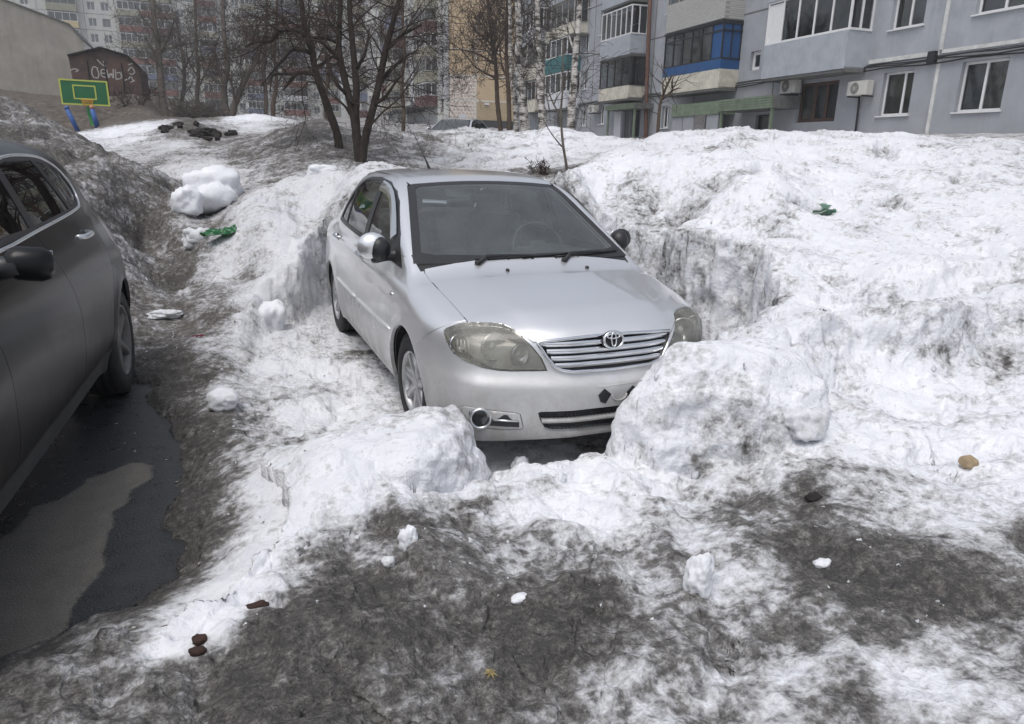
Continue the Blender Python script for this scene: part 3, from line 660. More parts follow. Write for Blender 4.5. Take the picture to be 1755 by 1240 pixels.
def build_ground():
    cx, cy = CAM_POS[0], CAM_POS[1]
    yaw = _yaw
    fine = np.radians(np.linspace(-43, 43, 1050))
    coarse = np.radians(np.linspace(43, 317, 70))[1:-1]
    th = np.concatenate([fine, coarse]) + yaw
    # choose radii so that steep faces get as many rows as flat ones
    NR = 630
    s_th = th[::5]
    rs = np.concatenate([np.linspace(.05, 1.35, 12)[:-1], np.linspace(1.35, 11, 1100)[:-1], np.geomspace(11, 60, 260)[:-1], np.geomspace(60, 330, 60)])
    R_, T_ = np.meshgrid(rs, s_th)
    Hs = land(cx + R_ * np.sin(T_), cy + R_ * np.cos(T_))
    dr = np.diff(rs)
    wgt = np.sqrt(dr ** 2 + (2.6 * np.diff(Hs, axis=1)) ** 2)
    rm = .5 * (rs[1:] + rs[:-1])
    wgt = wgt / (np.maximum(rm, 1.5) ** 1.35)
    cum = np.concatenate([np.zeros((len(s_th), 1)), np.cumsum(wgt, 1)], 1)
    ker = np.ones(5) / 5
    rows = np.empty((len(s_th), NR))
    for i in range(len(s_th)):
        rows[i] = np.interp(np.linspace(0, cum[i, -1], NR), cum[i], rs)
    for j in range(NR):
        rows[:, j] = np.convolve(np.pad(rows[:, j], 2, 'edge'), ker, 'valid')
    full = np.empty((len(th), NR))
    pos = np.arange(len(s_th)) * 5
    for j in range(NR):
        full[:, j] = np.interp(np.arange(len(th)), pos, rows[:, j])
    X = cx + full * np.sin(th)[:, None]
    Y = cy + full * np.cos(th)[:, None]
    Z = land(X, Y)
    P = np.stack([X, Y, Z], 2)
    # rough the faces along their own normals (also on the steep cuts)
    du = np.roll(P, -1, 0) - np.roll(P, 1, 0)
    dv = np.gradient(P, axis=1)
    nrm = np.cross(du, dv)
    nrm /= np.linalg.norm(nrm, axis=2, keepdims=True) + 1e-9
    nrm *= np.sign(nrm[..., 2:3] + 1e-9)
    steep = 1 - np.clip(nrm[..., 2], 0, 1)
    asph = sstep(-2.0, -2.45, X) * sstep(2.2, 1.2, Y)
    near = 1 - sstep(8, 20, full)
    amp = near * (1 - .9 * asph)
    n1 = perlin3(X * 5, Y * 5, Z * 5, 1)
    n2 = perlin3(X * 14, Y * 14, Z * 14, 2)
    n3 = perlin3(X * 34, Y * 34, Z * 34, 3) * (1 - sstep(3.5, 7, full))
    d = amp * (.010 * n1 + .085 * steep * (.30 - np.abs(n1)) + .0045 * n2 + .032 * steep * (.30 - np.abs(n2)) + (.0012 + .004 * steep) * n3)
    P = P + nrm * d[..., None]
    nT = len(th)
    idx = np.arange(nT * NR).reshape(nT, NR)
    nxt = np.roll(idx, -1, 0)
    Q = np.stack([idx[:, :-1], idx[:, 1:], nxt[:, 1:], nxt[:, :-1]], 2).reshape(-1, 4)
    V = P.reshape(-1, 3)
    me = np_mesh('snow_ground', V, Q)
    def attr(name, val):
        a = me.attributes.new(name, 'FLOAT', 'POINT')
        a.data.foreach_set('value', np.ascontiguousarray(val, np.float32).ravel())
    x, y = V[:, 0], V[:, 1]
    dirt = DIRT_SHADE(x, y)
    # grit in the hollows, with their grey shading painted in as well
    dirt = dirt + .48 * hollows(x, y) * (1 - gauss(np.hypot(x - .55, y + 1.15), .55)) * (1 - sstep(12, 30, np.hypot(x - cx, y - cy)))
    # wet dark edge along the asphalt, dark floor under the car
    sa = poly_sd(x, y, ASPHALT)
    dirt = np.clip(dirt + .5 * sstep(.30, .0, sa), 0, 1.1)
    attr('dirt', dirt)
    soil = np.clip(SOIL(x, y), 0, 1)
    attr('soil', soil)
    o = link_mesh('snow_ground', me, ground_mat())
    tag(o, 'old ploughed snow, white on the banks and black with grit in the foreground', kind='structure')
    bv = BVHTree.FromPolygons([tuple(v) for v in V.reshape(nT, NR, 3)[:1050:3, ::2].reshape(-1, 3)], _coarse_faces(350, (NR + 1) // 2))
    return o, bv

def _coarse_faces(n, m):
    i = np.arange(n * m).reshape(n, m)
    q = np.stack([i[:-1, :-1], i[:-1, 1:], i[1:, 1:], i[1:, :-1]], 2).reshape(-1, 4)
    return [tuple(int(k) for k in r) for r in q]

class Scatter:
    """inverse-distance blend of values read off the place"""
    def __init__(self, pts, p=3.0, soft=.10):
        P = np.array(pts, float)
        self.x, self.y = _warp(P[:, 0], P[:, 1])
        self.v = P[:, 2]; self.p = p; self.s = soft
    def __call__(self, x, y):
        X, Y = _warp(np.ravel(x), np.ravel(y))
        out = np.empty(X.shape)
        for i in range(0, len(X), 20000):
            a, b = X[i:i + 20000, None].astype(np.float32), Y[i:i + 20000, None].astype(np.float32)
            w = 1 / ((a - self.x.astype(np.float32)) ** 2 + (b - self.y.astype(np.float32)) ** 2 + np.float32(self.s ** 2 * .05)) ** np.float32(self.p / 2)
            out[i:i + 20000] = (w @ self.v.astype(np.float32)) / w.sum(1)
        return out.reshape(np.shape(x))

DIRT_SHADE = Scatter(DIRT_SHADE_POINTS)
SOIL = Scatter(SOIL_POINTS)

def ground_mat():
    m, nt, b = new_mat('old_snow')
    v = coords(nt)
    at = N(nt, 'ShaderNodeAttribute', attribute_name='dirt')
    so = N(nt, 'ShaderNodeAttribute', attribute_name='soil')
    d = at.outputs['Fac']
    nA = noise(nt, 2.0, 4, .55, v)
    nB = noise(nt, 8.0, 3, .5, v)
    nC = noise(nt, 85.0, 3, .65, v)
    nD = noise(nt, 27.0, 2, .5, v)
    # soft grey film, patchy at every scale
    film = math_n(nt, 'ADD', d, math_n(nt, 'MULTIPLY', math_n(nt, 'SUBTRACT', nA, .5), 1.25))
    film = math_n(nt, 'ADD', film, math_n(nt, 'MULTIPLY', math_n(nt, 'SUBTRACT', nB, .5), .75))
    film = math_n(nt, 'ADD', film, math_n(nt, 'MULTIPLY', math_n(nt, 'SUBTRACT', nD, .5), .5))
    # crusty clumps two to five centimetres across: their tops stay cleaner
    nE = noise(nt, 19.0, 3, .55, v)
    nF = noise(nt, 46.0, 2, .5, v)
    clump = math_n(nt, 'ADD', math_n(nt, 'MULTIPLY', nE, .65), math_n(nt, 'MULTIPLY', nF, .35))
    film = math_n(nt, 'SUBTRACT', film, math_n(nt, 'MULTIPLY', math_n(nt, 'SUBTRACT', clump, .5), 1.15))
    film_c = ramp(nt, math_n(nt, 'ADD', film, math_n(nt, 'MULTIPLY', math_n(nt, 'SUBTRACT', nC, .5), .45)), [(.14, (0, 0, 0)), (.38, (.38, .38, .38)), (.68, (.92, .92, .92)), (.9, (1, 1, 1))])
    # grains of grit, thick only where the film is thick: clumps of separate specks
    vo = N(nt, 'ShaderNodeTexVoronoi', Scale=95.0)
    nt.links.new(v, vo.inputs['Vector'])
    vo2 = N(nt, 'ShaderNodeTexVoronoi', Scale=230.0)
    nt.links.new(v, vo2.inputs['Vector'])
    sp1 = N(nt, 'ShaderNodeSeparateColor'); nt.links.new(vo.outputs['Color'], sp1.inputs[0])
    sp2 = N(nt, 'ShaderNodeSeparateColor'); nt.links.new(vo2.outputs['Color'], sp2.inputs[0])
    speck = math_n(nt, 'ADD', math_n(nt, 'MULTIPLY', sp1.outputs[0], .5), math_n(nt, 'MULTIPLY', sp2.outputs[0], .5))
    gr = math_n(nt, 'ADD', math_n(nt, 'MULTIPLY', film, .55), math_n(nt, 'MULTIPLY', math_n(nt, 'SUBTRACT', speck, .5), .62))
    gr = math_n(nt, 'ADD', gr, math_n(nt, 'MULTIPLY', math_n(nt, 'SUBTRACT', nD, .5), .8))
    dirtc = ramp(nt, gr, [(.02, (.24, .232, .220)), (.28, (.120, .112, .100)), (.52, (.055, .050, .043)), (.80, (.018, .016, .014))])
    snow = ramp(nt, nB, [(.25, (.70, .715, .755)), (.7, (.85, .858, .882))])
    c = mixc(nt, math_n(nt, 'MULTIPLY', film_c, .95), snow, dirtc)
    soilc = ramp(nt, noise(nt, 3.0, 8, .7, v), [(.3, (.040, .033, .027)), (.5, (.11, .092, .076)), (.7, (.21, .18, .155))])
    c = mixc(nt, so.outputs['Fac'], c, soilc)
    nt.links.new(c, b.inputs['Base Color'])
    b.inputs['Roughness'].default_value = .85
    b.inputs['Specular IOR Level'].default_value = .25
    h = math_n(nt, 'MULTIPLY', math_n(nt, 'ADD', clump, math_n(nt, 'MULTIPLY', nC, .18)), math_n(nt, 'ADD', .38, math_n(nt, 'MULTIPLY', d, .75)))
    bump(nt, b, h, .9, .045)
    return m
TREES = {
'clump': ([[(0.62,8.63,1.25), (0.61,8.78,1.69), (0.60,8.90,2.08), (0.54,9.06,2.51), (0.48,9.25,3.00), (0.48,9.35,3.32), (0.53,9.45,3.71), (0.64,9.67,4.56)], [(0.61,8.64,1.25), (0.62,8.76,1.64), (0.63,8.91,2.12), (0.68,9.02,2.56), (0.69,9.15,2.96), (0.69,9.28,3.39), (0.69,9.38,3.71), (0.74,9.63,4.56)], [(0.63,8.63,1.25), (0.72,8.73,1.68), (0.82,8.79,2.00), (1.00,8.88,2.52), (1.19,9.01,3.19), (1.30,9.06,3.51), (1.38,9.10,3.73), (1.68,9.24,4.58)]],
  [[(1.03,8.90,2.63), (1.23,8.89,2.86), (1.45,8.86,3.07), (1.68,8.80,3.21)], [(1.20,9.01,3.21), (1.48,8.97,3.45), (1.79,8.89,3.62)], [(0.60,8.90,2.08), (0.60,8.98,2.30), (0.53,9.03,2.37)], [(0.56,9.04,2.44), (0.37,9.19,2.67), (0.27,9.35,3.04), (0.27,9.47,3.42)], [(0.70,9.11,2.87), (0.87,9.13,3.15), (0.97,9.21,3.53)], [(0.92,8.84,2.31), (1.12,8.80,2.45), (1.30,8.80,2.69), (1.42,8.79,2.81)], [(0.48,9.25,3.00), (0.33,9.37,3.19), (0.16,9.49,3.32), (-0.06,9.59,3.36)]]),
'leaning': ([[(0.59,10.45,1.58), (0.57,10.56,1.90), (0.43,10.80,2.47), (0.31,11.02,3.00), (0.28,11.17,3.45), (0.22,11.28,3.72), (0.19,11.37,3.95), (0.16,11.69,4.91)]],
  [[(0.29,11.13,3.33), (0.14,11.30,3.67), (-0.03,11.40,3.74), (-0.27,11.49,3.71), (-0.48,11.63,3.88), (-0.82,11.83,4.04)], [(0.27,11.13,3.31), (0.13,11.21,3.37), (-0.07,11.29,3.36), (-0.30,11.31,3.12), (-0.46,11.33,2.95), (-0.66,11.34,2.71)], [(0.32,10.99,2.94), (0.10,11.10,2.96), (-0.11,11.17,2.93), (-0.44,11.30,2.90), (-0.52,11.24,2.61)], [(-0.06,11.15,2.93), (-0.16,11.15,2.79), (-0.29,11.16,2.64)], [(0.26,11.22,3.58), (0.56,11.10,3.59), (0.87,10.91,3.42)], [(-0.27,11.49,3.71), (-0.44,11.50,3.52), (-0.67,11.59,3.50), (-0.88,11.65,3.41)], [(0.31,11.03,3.03), (0.58,10.98,3.23), (0.74,10.94,3.32)]]),
'thin1': ([[(11.40,29.39,2.59), (11.37,29.74,3.68), (11.42,30.06,4.74), (11.47,30.38,5.81), (11.43,30.61,6.47), (11.37,31.04,7.75), (11.44,31.60,9.61)]],
  [[(11.39,30.16,5.01), (10.93,30.43,5.24), (10.50,30.71,5.55), (10.12,31.05,6.12), (9.58,31.45,6.64)], [(11.45,30.33,5.62), (10.87,30.70,6.01), (10.25,31.03,6.23), (9.34,31.43,6.27)], [(11.45,30.58,6.42), (11.08,30.87,6.81), (10.65,31.17,7.20), (10.41,31.48,7.86)], [(11.48,30.49,6.15), (11.91,30.56,6.96), (12.15,30.76,7.90)]]),
'thin2': ([[(11.38,28.26,2.56), (11.50,28.73,4.22), (11.52,28.99,5.07), (11.56,29.24,5.90), (11.65,29.47,6.76), (11.75,29.69,7.58), (11.95,30.19,9.40)]],
  [[(11.52,28.93,4.87), (11.34,29.21,5.51), (11.32,29.50,6.41), (11.46,29.74,7.32)], [(11.54,29.05,5.25), (11.88,29.15,6.04), (12.13,29.37,7.08)]]),
'birch1': ([[(9.11,21.21,2.29), (9.12,21.45,3.06), (9.12,21.77,4.08), (9.13,22.06,4.99), (9.23,22.24,5.71), (9.27,22.49,6.52), (9.38,22.96,8.15)]],
  [[(9.12,21.77,4.08), (9.41,21.91,4.90), (9.53,22.12,5.71)]]),
'birch1b': ([[(9.23,22.32,2.39), (9.28,22.60,3.32), (9.27,22.94,4.38), (9.31,23.26,5.44), (9.39,23.56,6.50), (9.53,24.11,8.40)]],
  []),
'birch2': ([[(9.27,20.04,2.39), (9.32,20.47,3.80), (9.38,20.76,4.78), (9.41,20.99,5.56), (9.47,21.22,6.35), (9.60,21.66,7.92)]],
  [[(9.38,20.69,4.58), (9.24,21.00,5.36), (9.19,21.21,5.95)], [(9.49,20.34,3.61), (9.55,20.12,3.02)]]),
'birch3': ([[(9.21,17.77,2.27), (9.32,17.99,3.10), (9.44,18.16,3.82), (9.57,18.37,4.64), (9.68,18.52,5.27), (9.80,18.70,5.99), (10.00,19.07,7.44)]],
  [[(9.36,18.00,3.19), (9.53,18.02,3.50), (9.66,18.05,3.74)], [(9.57,18.37,4.64), (9.44,18.62,5.26), (9.40,18.81,5.80)]]),
'sapling': ([[(3.03,5.73,1.36), (3.01,5.85,1.73), (3.02,5.96,2.07), (3.04,6.01,2.26), (3.07,6.05,2.45), (3.10,6.14,2.74), (3.15,6.24,3.15)], [(3.02,5.95,2.06), (2.98,6.01,2.18), (2.93,6.06,2.29), (2.88,6.14,2.46), (2.82,6.20,2.59), (2.77,6.28,2.75)]],
  [[(2.99,5.85,1.69), (2.92,5.91,1.79), (2.84,5.98,1.92), (2.80,6.03,2.01), (2.75,6.09,2.12)], [(2.94,6.05,2.27), (3.00,6.06,2.38), (3.09,6.06,2.50)], [(3.08,6.07,2.50), (3.16,6.09,2.67), (3.19,6.12,2.83)], [(3.02,5.93,1.98), (2.97,5.97,2.05), (2.93,6.00,2.10)]]),
'sap2': ([[(9.44,13.14,2.26), (9.52,13.26,2.74), (9.59,13.32,3.01), (9.70,13.35,3.25), (9.82,13.37,3.49), (9.92,13.38,3.67)]],
  [[(9.59,13.32,3.01), (9.83,13.28,3.22), (9.99,13.29,3.46), (10.09,13.30,3.64)], [(9.67,13.34,3.19), (9.67,13.41,3.41), (9.75,13.44,3.60)], [(9.79,13.29,3.19), (9.98,13.25,3.31), (10.12,13.20,3.34)], [(9.89,13.29,3.34), (9.91,13.34,3.52), (9.98,13.36,3.67)]]),
'poplar': ([[(-3.53,42.66,3.13), (-3.61,43.04,4.23), (-3.60,43.29,5.01), (-3.60,43.59,5.95), (-3.59,43.93,7.05), (-3.64,44.40,8.45), (-3.55,45.26,11.27)]],
  [[(-3.60,43.49,5.64), (-3.87,43.90,6.57), (-4.00,44.25,7.51)], [(-3.56,43.07,4.39), (-3.81,43.27,4.69), (-4.07,43.30,4.44)], [(-3.58,43.73,6.42), (-2.94,43.81,7.53), (-2.55,43.94,8.48)]]),
'poplar2': ([[(-2.94,44.65,3.06), (-2.64,44.89,4.22), (-2.42,45.11,5.21), (-2.36,45.51,6.53), (-2.46,45.86,7.51), (-2.56,46.42,9.15)]],
  [[(-2.39,45.31,5.87), (-1.82,45.39,6.87), (-1.41,45.53,7.86)]]),
'fork': ([[(-0.29,41.25,3.02), (-0.39,41.56,3.83), (-0.37,41.84,4.77), (-0.07,42.12,6.03), (-0.10,42.63,7.59), (0.07,43.55,10.73)], [(-0.11,41.18,3.02), (0.09,41.35,3.84), (0.39,41.43,4.47), (0.83,41.52,5.36), (1.47,41.58,6.38), (1.95,41.77,7.64)]],
  [[(0.13,41.36,3.90), (0.06,41.67,4.78), (0.09,41.95,5.72)], [(-0.32,41.87,4.93), (-0.61,42.34,6.02), (-0.70,42.78,7.27)]]),
'mid1': ([[(-1.90,58.98,3.25), (-1.82,59.52,5.06), (-1.53,60.08,7.22), (-1.50,60.75,9.37), (-1.14,62.11,14.12)]],
  [[(-1.69,59.74,5.92), (-0.91,59.82,7.23), (-0.37,60.01,8.54)], [(-1.66,60.00,6.78), (-2.20,60.63,8.06), (-2.20,61.18,9.79)]]),
'mid2': ([[(3.29,62.52,3.51), (3.52,63.05,5.49), (3.56,63.78,7.84), (3.97,64.36,10.20), (4.54,65.76,15.38)]],
  [[(3.52,63.35,6.43), (4.38,63.44,7.86), (4.96,63.65,9.28)], [(3.57,63.63,7.37), (3.02,64.31,8.77), (2.83,64.98,10.64)]]),
'mid3': ([[(1.85,38.00,2.73), (1.89,38.31,3.77), (2.17,38.57,4.96), (2.20,39.03,6.45), (2.48,39.48,8.24), (2.73,40.04,10.33)]],
  [[(2.03,38.53,4.66), (2.69,38.54,5.57), (3.32,38.47,6.18)]]),
'mid4': ([[(6.02,26.99,2.12), (6.16,27.27,3.18), (6.18,27.63,4.36), (6.43,27.90,5.54), (6.47,28.33,6.95), (6.71,28.75,8.60)]],
  [[(6.20,27.55,4.13), (6.72,27.56,4.84), (7.13,27.61,5.55)], [(6.20,27.62,4.36), (5.88,27.98,5.06), (5.68,28.29,5.76)]]),
'mid5': ([[(5.58,44.43,3.00), (5.66,44.90,4.59), (5.96,45.33,6.36), (5.92,45.91,8.12), (6.42,46.93,12.01)]],
  [[(5.79,45.06,5.30), (6.40,45.15,6.37), (6.98,45.13,7.09)]]),
}
# ------------------------------------------------------------------ wet asphalt with a dry patch
def build_road():
    xs = np.linspace(-8, -1.6, 130)
    ys = np.linspace(-8, 3.0, 220)
    X, Y = np.meshgrid(xs, ys, indexing='ij')
    Z = .012 * fbm2(X * .7, Y * .7, 2, 91) + .0025 * fbm2(X * 6, Y * 6, 2, 92)
    V = np.stack([X, Y, Z], 2).reshape(-1, 3)
    i = np.arange(len(xs) * len(ys)).reshape(len(xs), len(ys))
    Q = np.stack([i[:-1, :-1], i[1:, :-1], i[1:, 1:], i[:-1, 1:]], 2).reshape(-1, 4)
    me = np_mesh('asphalt_road', V, Q)
    x, y = V[:, 0], V[:, 1]
    jx = x + .10 * fbm2(x * 2.2, y * 2.2, 5, 93) + .02 * perlin2(x * 20, y * 20, 96); jy = y + .14 * fbm2(x * 2.2, y * 2.2, 4, 95)
    sd = poly_sd(jx, jy, [(-2.30, .10), (-2.16, -.02), (-2.28, -.34), (-2.31, -.70), (-2.32, -1.05), (-2.42, -1.40), (-2.62, -1.5), (-2.9, -1.3), (-2.75, -.6), (-2.55, -.22), (-2.42, .02)])
    a = me.attributes.new('dry', 'FLOAT', 'POINT')
    a.data.foreach_set('value', sstep(.055, -.045, sd).astype(np.float32))
    m, nt, b = new_mat('wet_asphalt')
    v = coords(nt)
    dry = N(nt, 'ShaderNodeAttribute', attribute_name='dry').outputs['Fac']
    n1 = noise(nt, 120, 4, .7, v)
    n2 = noise(nt, 9, 5, .6, v)
    vor = N(nt, 'ShaderNodeTexVoronoi', Scale=130.0)
    nt.links.new(v, vor.inputs['Vector'])
    wet = ramp(nt, math_n(nt, 'ADD', math_n(nt, 'MULTIPLY', n1, .6), math_n(nt, 'MULTIPLY', n2, .4)), [(.3, (.010, .0105, .012)), (.75, (.060, .061, .064))])
    dr = ramp(nt, math_n(nt, 'ADD', math_n(nt, 'MULTIPLY', n1, .6), math_n(nt, 'MULTIPLY', n2, .4)), [(.3, (.085, .080, .070)), (.75, (.22, .205, .18))])
    edge = math_n(nt, 'ADD', dry, math_n(nt, 'MULTIPLY', math_n(nt, 'SUBTRACT', n1, .5), 1.0))
    k = ramp(nt, edge, [(.38, (0, 0, 0)), (.62, (1, 1, 1))])
    nt.links.new(mixc(nt, k, wet, dr), b.inputs['Base Color'])
    r = math_n(nt, 'ADD', math_n(nt, 'MULTIPLY', k, .45), math_n(nt, 'ADD', .10, math_n(nt, 'MULTIPLY', n2, .42)), True)
    nt.links.new(r, b.inputs['Roughness'])
    bump(nt, b, math_n(nt, 'ADD', vor.outputs['Distance'], n1), .45, .006)
    o = link_mesh('asphalt_road', me, m)
    return tag(o, 'wet black asphalt lane with a drying grey patch', kind='structure')
# ------------------------------------------------------------------ car shells
def surface_nets(F, lo, hi, h):
    ax = [np.arange(lo[i], hi[i] + h, h) for i in range(3)]
    X, Y, Z = np.meshgrid(*ax, indexing='ij')
    D = F(X, Y, Z)
    S = D < 0
    nx, ny, nz = D.shape
    c = S[:-1, :-1, :-1].astype(np.int8)
    cnt = np.zeros_like(c, dtype=np.int8)
    for i in (0, 1):
        for j in (0, 1):
            for k in (0, 1):
                cnt += S[i:nx - 1 + i, j:ny - 1 + j, k:nz - 1 + k]
    act = (cnt > 0) & (cnt < 8)
    idx = np.full(act.shape, -1, np.int64)
    cells = np.argwhere(act)
    idx[act] = np.arange(len(cells))
    acc = np.zeros((len(cells), 3)); num = np.zeros(len(cells))
    a, b, g = cells.T
    corner = [(i, j, k) for i in (0, 1) for j in (0, 1) for k in (0, 1)]
    for p in corner:
        for d in range(3):
            if p[d] == 0:
                q = list(p); q[d] = 1
                d0 = D[a + p[0], b + p[1], g + p[2]]
                d1 = D[a + q[0], b + q[1], g + q[2]]
                m = (d0 < 0) != (d1 < 0)
                t = np.where(m, d0 / np.where(m, d0 - d1, 1), 0)
                pos = np.stack([a + p[0], b + p[1], g + p[2]], 1).astype(float)
                pos[:, d] += t
                acc += pos * m[:, None]; num += m
    V = acc / num[:, None] * h + np.array([ax[0][0], ax[1][0], ax[2][0]])
    quads = []
    for d in range(3):
        sl0 = [slice(None)] * 3; sl1 = [slice(None)] * 3
        sl0[d] = slice(0, -1); sl1[d] = slice(1, None)
        A, B = S[tuple(sl0)], S[tuple(sl1)]
        e = np.argwhere(A != B)
        o1, o2 = [(1, 2), (2, 0), (0, 1)][d]
        ok = (e[:, o1] > 0) & (e[:, o2] > 0) & (e[:, o1] < act.shape[o1]) & (e[:, o2] < act.shape[o2]) & (e[:, d] < act.shape[d])
        e = e[ok]
        def at(u, v):
            q = e.copy(); q[:, o1] -= u; q[:, o2] -= v
            return idx[q[:, 0], q[:, 1], q[:, 2]]
        qd = np.stack([at(1, 1), at(0, 1), at(0, 0), at(1, 0)], 1)
        flip = ~A[e[:, 0], e[:, 1], e[:, 2]]
        qd[flip] = qd[flip][:, ::-1]
        quads.append(qd)
    Q = np.concatenate(quads)
    Q = Q[(Q >= 0).all(1)]
    # relax tangentially and land on the surface
    E = np.concatenate([Q[:, [0, 1]], Q[:, [1, 2]], Q[:, [2, 3]], Q[:, [3, 0]]])
    for it in range(5):
        g_ = gradient(F, V)
        n2 = (g_ ** 2).sum(1, keepdims=True) + 1e-9
        V = V - np.clip(F(*V.T)[:, None] * g_ / n2, -h, h)
        if it < 4:
            acc = np.zeros_like(V); num = np.zeros(len(V))
            for col in range(3):
                acc[:, col] = np.bincount(E[:, 0], V[E[:, 1], col], len(V)) + np.bincount(E[:, 1], V[E[:, 0], col], len(V))
            num = np.bincount(E[:, 0], minlength=len(V)) + np.bincount(E[:, 1], minlength=len(V))
            L = acc / num[:, None] - V
            nn = g_ / np.sqrt(n2)
            L -= nn * (L * nn).sum(1, keepdims=True)
            V = V + .6 * L
    return V, Q

def hull2(P):
    P = sorted(set(P))
    def half(pts):
        h = []
        for p in pts:
            while len(h) > 1 and (h[-1][0] - h[-2][0]) * (p[1] - h[-2][1]) - (h[-1][1] - h[-2][1]) * (p[0] - h[-2][0]) <= 1e-12:
                h.pop()
            h.append(p)
        return h
    a, b = half(P), half(P[::-1])
    return a[:-1] + b[:-1]

def cookie(bm, lay, pts, d, rid, cond=None, over=None):
    """cut a convex outline into the shell along direction d and give the faces inside the id rid"""
    d = Vector(d).normalized()
    e1 = d.orthogonal().normalized()
    e2 = d.cross(e1)
    P = hull2([(round(Vector(p).dot(e1), 6), round(Vector(p).dot(e2), 6)) for p in pts])
    x0, x1 = min(p[0] for p in P), max(p[0] for p in P)
    y0, y1 = min(p[1] for p in P), max(p[1] for p in P)
    act = []
    for f in bm.faces:
        if over is not None and f[lay] not in over:
            continue
        if f.normal.dot(d) > -.08:
            continue
        c = f.calc_center_median()
        if x0 - .05 < c.dot(e1) < x1 + .05 and y0 - .05 < c.dot(e2) < y1 + .05 and (cond is None or cond(c)):
            act.append(f)
    for i in range(len(P)):
        if not act:
            return
        p, q = P[i], P[(i + 1) % len(P)]
        co = e1 * p[0] + e2 * p[1]
        ed = e1 * (q[0] - p[0]) + e2 * (q[1] - p[1])
        # outward normal of a counter-clockwise outline
        n2 = Vector((ed.dot(e2), -ed.dot(e1)))
        n = (e1 * n2.x + e2 * n2.y).normalized()
        geom = list({v for f in act for v in f.verts}) + list({e for f in act for e in f.edges}) + act
        r = bmesh.ops.bisect_plane(bm, geom=geom, dist=8e-4, plane_co=co, plane_no=n)
        act = [f for f in r['geom'] if isinstance(f, bmesh.types.BMFace) and f.is_valid and (f.calc_center_median() - co).dot(n) < 0]
    for f in act:
        f[lay] = rid

def mir(pts):
    return [(-p[0], p[1], p[2]) for p in pts]

def cookie2(bm, lay, pts, d, rid, cond=None, over=None):
    cookie(bm, lay, pts, d, rid, cond, over)
    cookie(bm, lay, mir(pts), (-d[0], d[1], d[2]), rid, (lambda c: cond(Vector((-c.x, c.y, c.z)))) if cond else None, over)

def side(pts2, x=-1.0):
    return [(x, p[0], p[1]) for p in pts2]

def take(bm, lay, ids, cond=None, gap=0.0, flange=0.0, sink=0.0, sub=None):
    """a new bmesh holding the shell faces with those ids; gap pulls the edge in, flange turns it inwards"""
    nb = bmesh.new()
    vm = {}
    nrm = {}
    for f in bm.faces:
        if f[lay] in ids and (cond is None or cond(f.calc_center_median())):
            vs_ = []
            for v in f.verts:
                if v not in vm:
                    vm[v] = nb.verts.new(v.co - v.normal * sink)
                    nrm[vm[v]] = v.normal.copy()
                vs_.append(vm[v])
            try:
                nb.faces.new(vs_)
            except ValueError:
                pass
    if gap > 0 or flange > 0:
        be = [e for e in nb.edges if len(e.link_faces) == 1]
        bv = {}
        for e in be:
            fc = e.link_faces[0].calc_center_median()
            m = (e.verts[0].co + e.verts[1].co) * .5
            t = (e.verts[1].co - e.verts[0].co)
            if t.length < 1e-7:
                continue
            t.normalize()
            w = fc - m
            w -= t * w.dot(t)
            if w.length < 1e-9:
                continue
            w.normalize()
            for v in e.verts:
                bv[v] = bv.get(v, Vector()) + w
        for v, w in bv.items():
            if w.length > 1e-6:
                v.co += w.normalized() * gap
        if flange > 0:
            r = bmesh.ops.extrude_edge_only(nb, edges=be)
            nv = [g for g in r['geom'] if isinstance(g, bmesh.types.BMVert)]
            for v in nv:
                o = [e.other_vert(v) for e in v.link_edges if e.other_vert(v) in nrm]
                if o:
                    v.co -= nrm[o[0]] * flange
    return nb

def inner_shell(bm, lay, ids, dist):
    nb = bmesh.new()
    vm = {}
    for f in bm.faces:
        if f[lay] in ids:
            vs_ = []
            for v in f.verts:
                if v not in vm:
                    vm[v] = nb.verts.new(v.co - v.normal * dist)
                vs_.append(vm[v])
            try:
                nb.faces.new(vs_[::-1])
            except ValueError:
                pass
    return nb

def shell(F, name, bm, mat, parent):
    """a piece of the shell, shaded with the exact normals of the surface it was cut from"""
    o = from_bm(name, bm, mat, parent, True)
    me = o.data
    co = np.empty(len(me.vertices) * 3, np.float32)
    me.vertices.foreach_get('co', co)
    co = co.reshape(-1, 3).astype(float)
    if len(co):
        g = gradient(F, co, 5e-3)
        g /= np.linalg.norm(g, axis=1, keepdims=True) + 1e-9
        me.normals_split_custom_set_from_vertices([tuple(v) for v in g])
    return o

